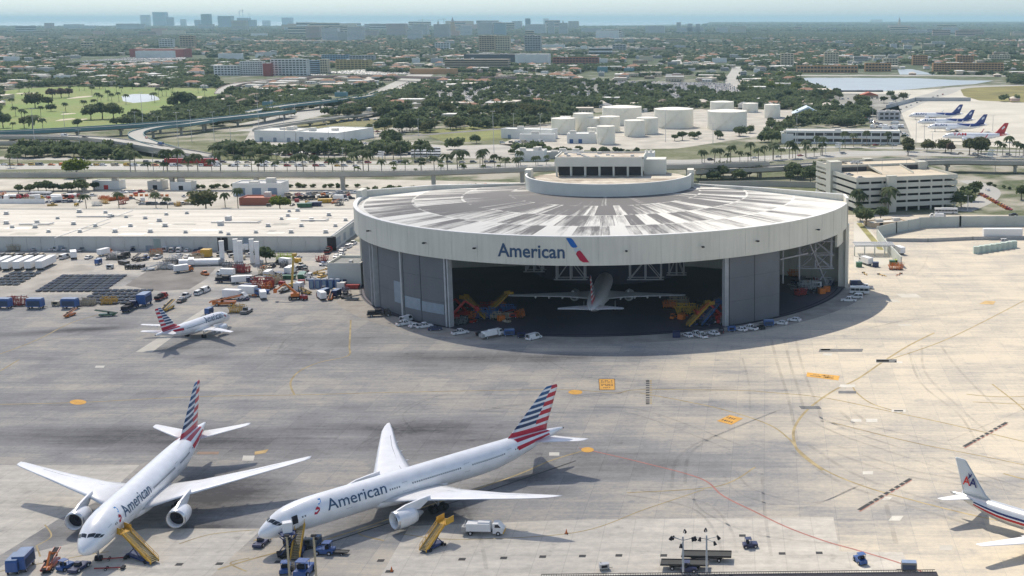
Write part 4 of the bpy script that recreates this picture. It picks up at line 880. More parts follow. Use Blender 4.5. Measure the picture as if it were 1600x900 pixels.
def plant(kind, loc, label, group=None, sc=1., var=None):
    pr = plant_proto(kind); pr = pr[random.randrange(len(pr)) if var is None else var]
    nm, cat = PKIND.get(kind, ('broadleaf_tree', 'tree'))
    t = thing(nm, label, cat, loc, random.uniform(0, 6.28), group); t.scale = (sc*random.uniform(.93, 1.07), sc*random.uniform(.93, 1.07), sc*random.uniform(.92, 1.08))
    for pn, me in pr:
        o = bpy.data.objects.new(pn, me); COL.objects.link(o); o.parent = t
    return t
def row(kind, pts, n, words, group, sc=1., jit=(1., 1.), z=0.):
    """n plants along a pixel line; words is a label holding {} for the ordinal"""
    P = [G(*p) for p in pts]; L = [0]
    for a, b in zip(P, P[1:]): L.append(L[-1]+(b-a).length)
    loc = []
    for i in range(n):
        s = min(L[-1]*.999, max(0, L[-1]*(i+.5+random.uniform(-.6, .6))/n)); k = max(j for j in range(len(P)-1) if L[j] <= s)
        p = P[k].lerp(P[k+1], (s-L[k])/(L[k+1]-L[k])); loc.append(Vector((p.x+random.uniform(-1, 1)*jit[0], p.y+random.uniform(-1, 1)*jit[1], z)))
    loc.sort(key=lambda p: PX(p)[0])
    for i, p in enumerate(loc): plant(kind, p, words.format(ordn(i+1)), group, sc*random.uniform(.72, 1.25))
def grove(kind, poly, n, words, group, sc=1., avoid=None):
    """n plants spread over a ground polygon given in photo pixels"""
    g = [G(*p) for p in poly]; x0, x1, y0, y1 = min(p.x for p in g), max(p.x for p in g), min(p.y for p in g), max(p.y for p in g); loc = []; k = 0
    while len(loc) < n and k < 40*n+500:
        k += 1; x, y = random.uniform(x0, x1), random.uniform(y0, y1)
        if bool(inpoly(x, y, g)) and all((x-q.x)**2+(y-q.y)**2 > (3.2*sc)**2 for q in loc): loc.append(Vector((x, y, 0)))
    loc.sort(key=lambda p: PX(p)[0])
    for i, p in enumerate(loc): plant(kind if isinstance(kind, str) else random.choice(kind), p, words.format(ordn(i+1)), group, sc*random.uniform(.75, 1.25))
def scatter_stuff(name, pts, scales, rots, protos):
    """uncountable mass: one object that repeats its little meshes over its own points"""
    me = bpy.data.meshes.new(name); me.from_pydata([tuple(p) for p in pts], [], [])
    for an, v in (('sc', scales), ('rot', rots)): at = me.attributes.new(an, 'FLOAT', 'POINT'); at.data.foreach_set('value', np.asarray(v, np.float32))
    o = bpy.data.objects.new(name, me); COL.objects.link(o); kin(o, 'stuff')
    c = bpy.data.collections.new(name+' kinds')
    for m in protos: c.objects.link(bpy.data.objects.new(name+' kind', m))
    ng = bpy.data.node_groups.new(name, 'GeometryNodeTree'); ng.interface.new_socket('Geometry', in_out='INPUT', socket_type='NodeSocketGeometry'); ng.interface.new_socket('Geometry', in_out='OUTPUT', socket_type='NodeSocketGeometry')
    n, l = ng.nodes, ng.links; gi, go = n.new('NodeGroupInput'), n.new('NodeGroupOutput'); ip = n.new('GeometryNodeInstanceOnPoints'); ci = n.new('GeometryNodeCollectionInfo')
    ci.inputs['Collection'].default_value = c; ci.inputs['Separate Children'].default_value = True; ci.inputs['Reset Children'].default_value = True
    na = n.new('GeometryNodeInputNamedAttribute'); na.data_type = 'FLOAT'; na.inputs['Name'].default_value = 'sc'; nb = n.new('GeometryNodeInputNamedAttribute'); nb.data_type = 'FLOAT'; nb.inputs['Name'].default_value = 'rot'
    cx = n.new('ShaderNodeCombineXYZ'); l.new(nb.outputs['Attribute'], cx.inputs[2]); l.new(cx.outputs[0], ip.inputs['Rotation']); l.new(na.outputs['Attribute'], ip.inputs['Scale'])
    ip.inputs['Pick Instance'].default_value = True; l.new(gi.outputs[0], ip.inputs['Points']); l.new(ci.outputs[0], ip.inputs['Instance']); l.new(ip.outputs[0], go.inputs[0])
    md = o.modifiers.new('scatter', 'NODES'); md.node_group = ng; return o
# ---- far country: trees, roofs, lots ----
PXP = lambda poly: [G(*p)[:2] for p in poly]
GOLF = [(0, 143), (40, 138), (110, 135), (335, 138), (352, 150), (345, 157), (300, 166), (255, 176), (215, 192), (100, 202), (0, 206)]
POND = [(190, 150), (208, 147), (236, 147), (247, 152), (250, 156), (232, 159), (208, 161), (192, 158)]
LAKE = [(1242, 123), (1262, 121.5), (1430, 122), (1500, 125.5), (1553, 126), (1525, 131), (1470, 135), (1430, 139), (1385, 142.5), (1340, 143), (1300, 141), (1262, 135)]
LAKE2 = [(1402, 108), (1425, 108), (1447, 113), (1462, 116.5), (1406, 116.5)]
FIELD = [(1500, 139), (1540, 135), (1600, 134), (1760, 134), (1760, 162), (1600, 160), (1530, 157), (1506, 150)]
STAND = [(1320, 143.5), (1500, 138), (1506, 150), (1530, 157), (1600, 160.5), (1760, 163), (1760, 236), (1600, 232), (1420, 222), (1400, 190), (1360, 176), (1290, 166), (1270, 155)]
LOTS = [(640, 152), (700, 140), (800, 134), (920, 128), (1060, 128), (1140, 131), (1158, 144), (1150, 158), (1060, 163), (960, 160), (800, 165), (690, 163), (600, 168)]
YARD = [(-60, 326), (-60, 280), (560, 280), (830, 285), (830, 300), (560, 326)]
LOTR = [(420, 232), (400, 214), (470, 224), (640, 222), (700, 228), (800, 225), (860, 240), (860, 250), (640, 246), (440, 246)]
TANKS = [(780, 226), (850, 195), (960, 178), (1110, 170), (1240, 172), (1245, 190), (1190, 212), (1060, 232), (860, 236)]
STREETS = [[(820, 134), (900, 118), (960, 112)], [(1150, 108), (1140, 118), (1152, 136)]]
ZONES = [GOLF, [(1312, 153), (1500, 146), (1575, 138), (1575, 120), (1240, 117), (1240, 124), (1290, 146)], LAKE2, FIELD, STAND, TANKS, YARD, LOTR, [(330, 120), (420, 112), (560, 112), (700, 118), (700, 124), (560, 124), (420, 132), (360, 140)], [(400, 186), (600, 180), (690, 186), (700, 200), (560, 215), (380, 222)], [(100, 102), (120, 88), (330, 86), (330, 96), (250, 101)]]
ROADS = []  # filled by p60: ground polylines with half widths
ZG = [PXP(z) for z in ZONES]
def clear(x, y):
    k = np.zeros(np.shape(x), bool)
    for z in ZG: k |= inpoly(x, y, z)
    for pl, hw in ROADS:
        for a, b in zip(pl, pl[1:]):
            dx, dy = b[0]-a[0], b[1]-a[1]; L2 = dx*dx+dy*dy+1e-9; t = np.clip(((x-a[0])*dx+(y-a[1])*dy)/L2, 0, 1)
            k |= (x-a[0]-t*dx)**2+(y-a[1]-t*dy)**2 < hw*hw
    return ~k
def field_pts(n, y0, y1, pw=1.):
    """n points in the widened view wedge between ground distances"""
    y = (y0**(1+pw)+(y1**(1+pw)-y0**(1+pw))*rng.random(n))**(1/(1+pw)); u = rng.uniform(-.70, .34, n)
    return u*y*1.0, y
m, nn, ll, bs = node_mat('golf grass'); t = NT(nn, ll); o = t.tc()
ll.new(t.mix(t.ramp(t.noise(o, .014, 5), .38, .62), (.14, .205, .035), t.mix(t.ramp(t.noise(o, .2, 4), .3, .7), (.24, .25, .07), (.12, .165, .04))), bs.inputs['Base Color']); bs.inputs['Roughness'].default_value = .95
kin(sheet('golf_lawn', PXP(GOLF), .05, m))
WATER = mat('lake water', (.26, .29, .30), .3, var=.1, scale=.02, spec=.6)
kin(sheet('golf_pond', PXP(POND), .09, WATER)); kin(sheet('lake', PXP(LAKE), .05, WATER)); kin(sheet('lake_inlet', PXP(LAKE2), .05, WATER))
SAND = mat('bunker sand', (.52, .46, .36), .95, var=.08)
b = MB()
for x, y, w_, d_ in ((106, 178, 9, 11), (102, 187, 9, 16), (125, 152, 10, 30), (125, 187, 7, 12), (305, 152, 12, 16), (40, 146, 14, 16), (160, 165, 8, 8), (60, 186, 8, 8)):
    c = G(x, y); k = MPP(y); q = [(c.x+w_*k*math.cos(a)*(1+.2*math.sin(3*a)), c.y+d_*math.sin(a), .10) for a in (2*PI*i/14 for i in range(14))]; b.add(q, [tuple(range(14))])
kin(b.build('golf_bunkers', SAND))
kin(sheet('airfield_grass', PXP(FIELD), .05, mat('dry airfield grass', (.19, .17, .06), .95, var=.35, scale=.02, detail=6)))
PAVE = mat('pale stand concrete', (.50, .47, .40), .9, var=.14, scale=.02, detail=6)
kin(sheet('cargo_stand', PXP(STAND), .03, PAVE)); kin(sheet('cargo_parking', PXP([(1262, 157), (1318, 146), (1424, 147), (1404, 166), (1424, 214), (1380, 212), (1350, 180)]), .06, mat('cargo lot asphalt', (.25, .245, .22), .9, var=.4, scale=.03, detail=6)))
ASPH = mat('grey asphalt', (.17, .165, .16), .9, var=.2, scale=.05, detail=6); LOTM = mat('bleached lot asphalt', (.36, .345, .31), .9, var=.22, scale=.03, detail=6)
DIRT = mat('yard dirt', (.41, .385, .335), .95, var=.2, scale=.06, detail=6)
kin(sheet('yard_ground', PXP(YARD), .03, DIRT)); kin(sheet('parking_lot', PXP(LOTR), .03, LOTM)); kin(sheet('tank_yard_ground', PXP(TANKS), .03, DIRT)); kin(sheet('rental_lot_ground', PXP(LOTS), .03, mat('grey lot asphalt', (.24, .235, .22), .9, var=.3, scale=.03, detail=6)))
kin(sheet('freight_lot', PXP([(380, 224), (400, 190), (600, 183), (690, 190), (640, 206), (560, 218)]), .028, LOTM))
kin(sheet('dry_lawn', PXP([(450, 198), (520, 186), (600, 186), (640, 192), (600, 203), (530, 206)]), .04, mat('dry lawn', (.17, .16, .07), .95, var=.3, scale=.03)))
kin(sheet('verge_lawn', PXP([(650, 205), (760, 196), (860, 206), (850, 213), (700, 224)]), .035, mat('verge lawn', (.17, .18, .06), .95, var=.3, scale=.03)))
# ---- roads ----
def road(name, pts, width, z=.05, m=ASPH, lanes=0, n=8):
    P = curve(pts, n); ROADS.append(([(p.x, p.y) for p in P], width/2+2)); b = MB(); ribbon(b, P, width, z); o = kin(b.build(name, m))
    if lanes:
        b = MB(); ribbon(b, P, .5, z+.02); kin(b.build('lane_marking', WHITE))
    return P
ROADC = mat('pale road concrete', (.37, .36, .33), .9, var=.12, scale=.02, detail=6)
road('airport_road', [(-80, 262), (100, 260), (300, 262), (500, 262), (700, 262), (840, 258), (1000, 254), (1100, 253), (1250, 245), (1340, 240), (1450, 240), (1640, 244)], 34, .06, ROADC, 1)
road('frontage_road', [(-80, 246), (200, 250), (400, 254), (640, 254)], 16, .05, ROADC)
road('boulevard', [(560, 214), (640, 212), (760, 203), (900, 192)], 12, .05, ASPH); road('service_road', [(380, 205), (470, 190), (560, 182), (640, 170)], 16, .05, ROADC)
road('highway', [(400, 196), (470, 180), (540, 163), (600, 146), (640, 127), (655, 118), (668, 108)], 46, .06, ROADC)
road('cross_street', [(1146, 160), (1150, 140), (1143, 125), (1150, 112), (1152, 104)], 22, .05, ROADC); road('avenue', [(1060, 100), (1062, 88), (1066, 80)], 18, .05, ROADC)
road('causeway_road', [(1170, 118), (1260, 118), (1400, 118), (1600, 119)], 40, .06, ROADC); road('lake_road', [(1380, 180), (1430, 158), (1470, 146), (1500, 137), (1600, 133)], 30, .06, ROADC)
road('far_street', [(0, 130), (200, 132), (345, 134)], 26, .05, ROADC); road('far_avenue', [(0, 101), (160, 100), (320, 96)], 34, .05, mat('reddish lot', (.34, .27, .24), .9))
road('garage_street', [(1500, 330), (1540, 312), (1545, 296), (1510, 282)], 12, .05, ROADC); road('terminal_street', [(1200, 232), (1300, 230), (1420, 232), (1600, 236)], 12, .05, ROADC)
DECK = mat('viaduct concrete', (.40, .385, .34), .85, var=.12, scale=.1); TEAL = mat('viaduct teal band', (.10, .20, .22), .6, var=.1, scale=.1)
def viaduct(name, label, pts, width, heights, side=None, depth=1.8, wall=.9, pillar=30., group=None, rail=False, n=8, pw=1.8):
    """raised road: pixels give the edge of the deck at its own height"""
    hs = []
    K = len(pts); seg = []
    for i in range((K-1)*n+1):
        f = i/n; k = min(int(f), K-2); seg.append((k, f-k))
    raw = [Vector((*p, 0)) for p in pts]; P = []
    for k, t in seg:
        p0, p1, p2, p3 = raw[max(k-1, 0)], raw[k], raw[k+1], raw[min(k+2, K-1)]
        q = .5*((2*p1)+(p2-p0)*t+(2*p0-5*p1+4*p2-p3)*t*t+(3*p1-p0-3*p2+p3)*t**3); h = heights[k]*(1-t)+heights[k+1]*t; P.append(G(q.x, q.y, h))
    ROADS.append(([(p.x, p.y) for p in P], width/2))
    t = thing(name, label, 'overpass', (P[0].x, P[0].y, 0), 0, group); O = Vector((P[0].x, P[0].y, 0)); N = len(P)
    def off(i, w, dz):
        d = P[min(i+1, N-1)]-P[max(i-1, 0)]; d.z = 0; d.normalize(); return P[i]-O+Vector((-d.y, d.x, 0))*w+Vector((0, 0, dz))
    b = MB(); b.loft([[off(i, -width/2, 0), off(i, width/2, 0), off(i, width/2, -depth*.4), off(i, width*.28, -depth), off(i, -width*.28, -depth), off(i, -width/2, -depth*.4)] for i in range(N)]); b.build('deck', ROADC, t)
    for s in (-1, 1):
        b = MB(); b.loft([[off(i, s*width/2, -depth*.62), off(i, s*(width/2+.4), -depth*.62), off(i, s*(width/2+.4), wall), off(i, s*width/2, wall)] for i in range(N)]); b.build('parapet', side or DECK, t)
        if rail:
            b = MB()
            for i in range(N-1):
                b.beam(off(i, s*width/2, wall+1), off(i+1, s*width/2, wall+1), .15, .15)
                for f in (0, .25, .5, .75): q = off(i, s*width/2, wall).lerp(off(i+1, s*width/2, wall), f); b.bar(q, q+Vector((0, 0, 1)), .08, 4)
            b.build('railing', STEEL, t)
    acc = pillar*.6
    for i in range(1, N):
        acc += (P[i]-P[i-1]).length
        if acc >= pillar and P[i].z > 3.2:
            acc = 0; c = off(i, 0, 0); b = MB(); b.box((c.x, c.y, -O.z), (pw, pw, P[i].z-depth*.95)); d = P[i]-P[i-1]; b.box((c.x, c.y, P[i].z-depth-1.2), (pw*1.1, width*.62, 1.3), math.atan2(d.y, d.x)); b.build('pillar', DECK, t)
    return P
V1 = viaduct('highway_viaduct', 'long flyover with teal side band crossing beside the golf course', [(-90, 209), (0, 206.5), (120, 201), (230, 194), (320, 187), (400, 179), (450, 173)], 15, [8, 8, 8, 8.5, 9, 9, 7], TEAL, 2.8, 1.0, 34, n=5)
V2 = viaduct('highway_viaduct', 'lower flyover running below the teal banded one past the palms', [(-90, 214), (0, 213), (100, 213.5), (170, 218), (240, 229), (300, 239), (345, 247)], 13, [6.5, 6.5, 6.5, 7, 6.5, 4, 1.0], DECK, 2.4, .9, 34, n=5)
V3 = viaduct('highway_ramp', 'curved loop ramp joining the two flyovers by the pylons', [(330, 188), (290, 194), (252, 198), (222, 204), (212, 210), (222, 218), (250, 228), (290, 238), (320, 244)], 11, [9, 9, 8.6, 8.2, 7.8, 7.2, 6, 3.5, 1.2], TEAL, 2.2, .9, 30, n=5)
viaduct('highway_ramp', 'far curved interchange ramp in front of the white hotel', [(345, 146), (352, 138), (372, 131), (405, 127), (450, 122), (520, 119), (600, 119), (680, 121), (800, 121), (860, 123)], 16, [1, 3, 5, 6, 7, 7, 7, 7, 6, 4], mat('pinkish barrier', (.42, .32, .28), .8), 2.6, 1, 60, n=4)
viaduct('highway_ramp', 'inner far loop of the interchange below the curved ramp', [(400, 136), (398, 130), (425, 125), (470, 124), (520, 125)], 14, [1, 2.5, 4, 4, 3], mat('pinkish barrier', (.42, .32, .28), .8), 2.2, 1, 60, n=4)
viaduct('highway_viaduct', 'upper flyover continuing past the green toll plaza toward the suburb', [(385, 176), (440, 166), (500, 159), (560, 152), (610, 143)], 14, [5, 7, 8, 8, 6], TEAL, 2.4, 1.0, 40, n=4)
viaduct('highway_viaduct', 'lowest slip road bridge under the two left flyovers', [(-90, 225), (20, 223), (110, 223), (190, 227), (262, 239), (330, 250)], 9, [3.5, 4, 4.5, 4.5, 3.5, 1], DECK, 1.8, .9, 30, n=4)
viaduct('highway_ramp', 'straight slip ramp right of the loop beside the freight hall', [(395, 203), (440, 195), (500, 187), (570, 178), (630, 170)], 10, [1, 4, 5, 4, 1], DECK, 1.8, .9, 34, n=4)
PW = viaduct('elevated_guideway', 'long pale elevated train guideway crossing behind the service yard and the hangar', [(-90, 273), (0, 272.5), (200, 271.5), (400, 271.5), (560, 271), (700, 268), (840, 263), (1000, 260), (1090, 259), (1200, 254)], 5.5, [9.5]*10, DECK, 2.2, .7, 46, rail=True, n=6, pw=2.2)
viaduct('elevated_guideway', 'elevated roadway passing behind the parking garage', [(1085, 266), (1200, 262), (1310, 256), (1480, 251), (1560, 252), (1700, 253)], 12, [6, 6.5, 7, 7.5, 7.5, 7.5], DECK, 2.6, 1.0, 44, rail=True, n=5)
# ---- buildings ----
TONE = dict(white=(.74, .74, .70), cream=(.66, .57, .41), yellow=(.55, .43, .20), tan=(.52, .41, .29), grey=(.46, .46, .46), blue=(.30, .40, .48), teal=(.16, .30, .34), pink=(.58, .40, .33), red=(.36, .10, .09), brick=(.36, .14, .10), dark=(.10, .11, .13), orange=(.50, .29, .15), pale=(.60, .58, .53))
def tone(k): return mat('building '+k, TONE[k], .75, var=.08, scale=.08)
def bldg(label, x0, x1, yt, yb, depth=18, col='white', floors=0, roof='pale', yb1=None, cat='building', name='building', piers=0, win=GLASS, extra=None, group=None, inset=.35, lbl=None):
    """block whose front base runs between photo pixels x0,yb and x1,yb1"""
    a, c = G(x0, yb), G(x1, yb if yb1 is None else yb1); h = HT(x0, yb, yt) if x0 < CX else HT(x1, yb if yb1 is None else yb1, yt)
    d = c-a; W_ = d.length; t = thing(name, label, cat, a.lerp(c, .5), math.atan2(d.y, d.x), group)
    w = tone(col); X = W_/2; u = d.normalized(); v = Vector((-u.y, u.x, 0)); e = 6+.008*a.y; f = 14+.05*a.y
    ZG.append([(q.x, q.y) for q in (a-u*e-v*f, c+u*e-v*f, c+u*e+v*(depth+e), a-u*e+v*(depth+e))])
    if floors:
        MB().box((0, depth/2, 0), (W_-2*inset, depth-2*inset, h-.4)).build('window_glass', win, t)
        fh = h/floors; b = MB()
        for k in range(floors+1):
            z0 = max(0, k*fh-fh*.22); z1 = min(h, k*fh+fh*.28)
            b.box((0, depth/2, z0), (W_, depth, z1-z0))
        b.build('facade', w, t)
        if piers:  # broad facade piers standing between the window bays
            b = MB()
            for i in range(piers+1):
                x = -X+.25+(W_-.5)*i/piers
                if piers == 12: MB().box((x, .1, 0), (.8, .5, h-.05)).build('facade_pier', w, t); continue
                b.box((x, .1, 0), (min(1.6, W_/piers*.4), .5, h-.05)); b.box((x, depth-.1, 0), (min(1.6, W_/piers*.4), .5, h-.05))
            for i in range(1, 4):
                for s in (-1, 1): b.box((s*(X-.1), depth*i/4, 0), (.5, 1.6, h-.05))
            for sx in (-1, 1):
                for y in (.5, depth-.5): b.box((sx*(X-.6), y, 0), (1.3, 1.1, h-.03))
            if piers != 12: b.build('facade_pier', w, t)
    else: MB().box((0, depth/2, 0), (W_, depth, h)).build('wall', w, t)
    b = MB(); b.box((0, depth/2, h+.003), (W_-.8, depth-.8, .12)); rf = b.build('roof', tone(roof), t)
    b = MB()
    for sx, sy, wx, wy in ((0, .2, W_, .4), (0, depth-.2, W_, .4), (-X+.2, depth/2, .4, depth-.8), (X-.2, depth/2, .4, depth-.8)): b.box((sx, sy, h+.002), (wx, wy, .7))
    b.build('parapet', w, t)
    for _ in range(random.randint(1, 3)):
        MB().box((random.uniform(-X*.7, X*.7), random.uniform(depth*.25, depth*.75), h+.1), (min(W_*.2, 5), min(depth*.25, 4), random.uniform(1.2, 3))).build('roof_unit', tone('pale'), rf)
    if extra: extra(t, X, depth, h)
    return t
SKY = [
 ('slim blue grey tower, leftmost of the bayfront towers', 220, 233, 23.5, 41, 'pale'), ('tallest broad teal tower of the bayfront group', 239.5, 259, 19, 42, 'teal'), ('shorter blue tower tucked beside the tallest one', 260.5, 270.5, 27, 43, 'blue'),
 ('small dark tower standing alone before the sea', 282, 290, 30, 41.5, 'pale'), ('low blue tower beside the flat topped one', 304, 313, 31, 43, 'blue'), ('flat topped teal tower in the bayfront row', 315, 329, 22, 45, 'teal'),
 ('pale twin topped condominium tower', 341, 362, 25, 45, 'blue'), ('brownish condominium tower under the cranes', 362, 384, 32, 50, 'cream'), ('dark tower below the pair of cranes', 371, 389, 28, 44, 'blue'), ('dark low tower right of the cranes', 390, 400, 31, 44, 'blue'),
 ('small isolated tower on the far shore', 410, 421, 32, 40.5, 'pale'), ('square pale tower on the far shore, last before the ridge', 440.5, 456, 27.5, 40.5, 'blue'),
 ('white stepped block under the bayfront towers', 182, 218, 37, 49, 'white'), ('pale block left of the stepped one', 100, 125, 38, 48, 'white'), ('small pinkish block on the far tree line', 70, 82, 36, 48, 'pink'), ('pale wide block under the flat topped tower', 310, 331, 37.5, 48, 'pale'), ('low pale block between the pink and stepped blocks', 126, 145, 40, 48, 'white'),
 ('white hotel slab with pink roof, left of the ridge', 478, 500, 41.5, 61, 'pink'), ('grey white slab in the downtown ridge', 503, 528, 44, 63, 'white'), ('pale block joining the two pink roofed slabs', 528, 545, 50, 63, 'pale'), ('broad white slab with dark red roof', 543, 567, 42, 64, 'white'), ('pink stepped block in the ridge', 570, 590, 48, 57, 'pink'), ('rose block with pitched top', 604, 634, 37, 55, 'pink'), ('blue white block below the rose one', 636, 658, 47, 63, 'white'),
 ('grey block under the tower cranes', 644, 668, 39, 55, 'pale'), ('wide blue grey office block left of the spire', 678, 702, 38, 60, 'pale'), ('pale office at the foot of the spire', 702, 718, 44, 57, 'pale'), ('light block right of the spire', 720, 736, 40, 56, 'white'), ('dark gabled block on the ridge', 746, 769, 35, 55, 'pale'), ('darker block right of the gabled one', 772, 790, 37, 55, 'blue'),
 ('pale flat block above the tan tower', 800, 815, 33, 48, 'white'), ('blue white tower on the ridge', 821, 829, 29, 52, 'blue'), ('white framed slab on the ridge', 822, 852, 38, 53, 'white'), ('small square tower on the ridge', 849, 857, 29, 40, 'pale'), ('grey tower with pointed cap', 856, 866, 34, 53, 'pale'), ('second grey tower with pointed cap', 873, 887, 36, 54, 'pale'), ('broad low tan block on the ridge', 888, 904, 33, 48, 'cream'), ('long low block right of the capped towers', 908, 940, 44, 51, 'pale'),
 ('stepped hazy slab far in the woods', 1008, 1038, 41, 52, 'pale'), ('hazy twin topped tower in the woods, left one', 1057, 1064, 35, 51, 'pale'), ('hazy slab between the twin tops', 1064, 1100, 43, 51, 'pale'), ('hazy tower in the middle of the woods', 1074, 1082, 37, 51, 'pale'), ('hazy tower right in the woods', 1087, 1094, 37.5, 51, 'pale'), ('hazy cream slab far in the woods', 1140, 1166, 41, 52, 'cream'), ('pale distant slab beside the cream one', 1118, 1138, 43, 51, 'pale'), ('flat hazy block far left of the tall spire', 1361, 1379, 30.5, 36, 'pale')]
for lb, x0, x1, yt, yb, c in SKY:
    bldg(lb, x0, x1, yt, yb, (x1-x0)*MPP(yb)*.6, c, max(4, int((yb-yt)*.55)), 'grey', cat='tower' if (yb-yt) > (x1-x0)*.7 else 'building', win=mat('far window', (.24, .29, .31), .3, var=0), inset=1.2)
def spire(label, x, yt, yb, w, base=None):
    g = G(x, yb); h = HT(x, yb, yt); t = thing('spire_tower', label, 'tower', g); k = w*MPP(yb)
    MB().box((0, 0, 0), (k, k, h*.55)).build('shaft', tone('tan'), t); MB().box((0, 0, h*.55), (k*.7, k*.7, h*.2)).build('belfry', tone('tan'), t)
    MB().bar((0, 0, h*.75), (0, 0, h), k*.4, 6, .2).build('spire', tone('grey'), t)
    if base: MB().box((0, 4, 0), (base*MPP(yb), k*1.6, h*.32)).build('wing', tone('pink'), t)
spire('needle spired stone tower on the downtown ridge', 708, 26, 58, 7, 20); spire('lone spired hotel tower above the far woods', 1405, 26, 46, 4, 34); spire('small pointed turret beside the cranes', 685, 31, 45, 4); spire('pointed cap tower on the ridge, right one', 880, 31, 50, 5)
def tower_crane(label, x, yt, yb, jib):
    g = G(x, yb); h = HT(x, yb, yt); t = thing('tower_crane', label, 'crane', g); b = MB(); r = MPP(yb)*.25
    for sx, sy in ((-1, -1), (1, -1), (1, 1), (-1, 1)): b.bar((sx*r, sy*r, 0), (sx*r, sy*r, h), r*.35, 4)
    n = 10
    for i in range(n): b.bar((-r, -r, h*i/n), (r, -r, h*(i+1)/n), r*.25, 4)
    b.build('mast', STEEL, t); J = jib*MPP(yb); b = MB(); b.beam((-J*.35, 0, h*.93), (J, 0, h*.93), r*1.2, r*1.2); b.bar((0, 0, h), (J*.7, 0, h*.935), r*.2, 4).bar((0, 0, h), (-J*.3, 0, h*.935), r*.2, 4); b.build('jib', STEEL, t)
    MB().box((-J*.33, 0, h*.90), (J*.08, r*2, h*.04)).build('counterweight', tone('grey'), t)
for q in (('tower crane over the bayfront tower, left one', 375, 17, 34, 5), ('tower crane over the bayfront tower, taller right one', 380, 14, 34, -5), ('tower crane with long jib, left of the ridge', 661, 30, 52, 18), ('tower crane with short jib near the turret', 694, 29, 48, -9), ('thin tower crane at the ridge edge', 647, 34, 52, -5), ('small tower crane at the last bayfront tower', 390, 20, 34, 2)): tower_crane(*q)
MID = [
 ('long white hotel wing with dark barred windows', 424, 480, 93, 118, 16, 'white', 7, 10), ('blue grey glazed end of the barred hotel', 480, 497, 95, 116, 14, 'blue', 7, 0), ('cream end wing of the barred hotel', 497, 512, 93, 115, 16, 'cream', 6, 4), ('crimson stair block at the end of the hotel', 411.5, 423, 100, 119, 14, 'red', 0, 0), ('white apartment slab left of the red stair block', 376, 411, 96.5, 118, 15, 'white', 7, 9), ('low white and red slab at the highway curve', 335, 376, 103, 118, 15, 'white', 4, 8),
 ('blue white office bar behind the yellow hotel', 503, 545, 86, 97, 14, 'blue', 4, 10), ('grey office bar behind the yellow hotel', 546, 585, 87, 97, 14, 'grey', 4, 8), ('yellow hotel with deep bays', 525, 577, 94, 108, 18, 'yellow', 5, 9),
 ('tan twin slab apartment tower', 749, 773, 56, 84, 18, 'tan', 9, 6), ('tan apartment tower, right wing of the pair', 774, 797, 56.5, 81, 18, 'cream', 9, 6), ('grey apartment tower standing alone', 820, 845, 56, 81, 18, 'grey', 9, 6),
 ('beige parking deck before the dark warehouse', 695, 794, 93, 107, 30, 'tan', 4, 0), ('dark long department store', 725, 805, 85, 97, 40, 'dark', 0, 0), ('white box store beside the dark one', 805, 857, 85, 100, 40, 'white', 0, 0), ('white cube at the middle of the dark store', 748, 765, 84, 94, 12, 'white', 0, 0), ('brick red apartment row', 864, 935, 90, 101, 16, 'brick', 3, 14),
 ('dark red and white stadium like store', 203, 288, 77, 90, 50, 'red', 0, 0), ('white hall in front of the dark red store', 212, 268, 80, 91, 26, 'white', 0, 0), ('pale blue white office at the store', 249, 271, 61, 75, 14, 'white', 5, 5), ('tan square tower near the dark red store', 281.5, 304, 56, 76, 18, 'tan', 7, 5), ('cream villa block amid the left trees', 127, 146, 66, 77, 14, 'cream', 3, 4), ('white pavilion row by the golf end', 341, 377, 84, 93, 16, 'white', 0, 0), ('small cream block near the white pavilion', 359, 375, 70, 77, 14, 'cream', 2, 0),
 ('cream tower at the lake, left of the two', 1220, 1240, 84, 104, 16, 'cream', 7, 4), ('cream tower at the lake, right of the two', 1288, 1310, 82, 102, 16, 'cream', 7, 5), ('long orange roofed motel on the lake bank', 1245, 1340, 103, 114, 14, 'orange', 2, 18), ('orange roofed block by the lake inlet', 1352, 1392, 99, 112, 14, 'orange', 3, 8), ('pale block behind the inlet', 1380, 1403, 92, 103, 14, 'cream', 3, 5), ('orange apartment tower by the inlet', 1426, 1449, 87, 102, 14, 'orange', 5, 6), ('orange apartment tower with yellow core', 1495, 1521, 87, 100, 14, 'orange', 5, 6), ('low orange flats left of the tower', 1458, 1480, 99, 112, 14, 'orange', 4, 5), ('long low orange flats on the bank', 1480, 1568, 99, 112, 14, 'orange', 4, 18), ('pale long block past the orange flats', 1545, 1578, 86, 94, 14, 'cream', 3, 8),
 ('white block amid the central suburb trees', 920, 956, 75, 86, 22, 'white', 2, 0), ('grey block in the central suburb', 957, 978, 70, 80, 16, 'grey', 3, 4), ('low white hall in the woods, long roof line', 847, 882, 70, 74, 20, 'white', 0, 0), ('white office in the woods below the spire', 680, 702, 67, 77, 16, 'white', 3, 5), ('teal roofed depot near the rental lots', 933, 948, 105, 113, 20, 'teal', 0, 0), ('second teal roofed depot near the rental lots', 975, 990, 107, 113, 20, 'teal', 0, 0), ('low terracotta mall strip beyond the highway', 640, 712, 108, 116, 20, 'orange', 0, 0), ('green roofed toll plaza on the highway', 523, 541, 145, 151, 8, 'teal', 0, 0), ('green sign gantry block by the highway bend', 410, 431, 160, 167, 3, 'teal', 0, 0)]
for lb, x0, x1, yt, yb, d, c, fl, pi in MID: bldg(lb, x0, x1, yt, yb, d, c, fl, 'pale', piers=pi)
rb = random.Random(11); bands = [('on the ridge by the cranes', 46, 60, 46, 2.0), ('on the far plain', 47, 58, 26, 1.6), ('in the far suburb', 62, 80, 40, 1.2), ('in the middle suburb', 84, 104, 34, 1.), ('near the rental lots', 106, 126, 22, .8)]
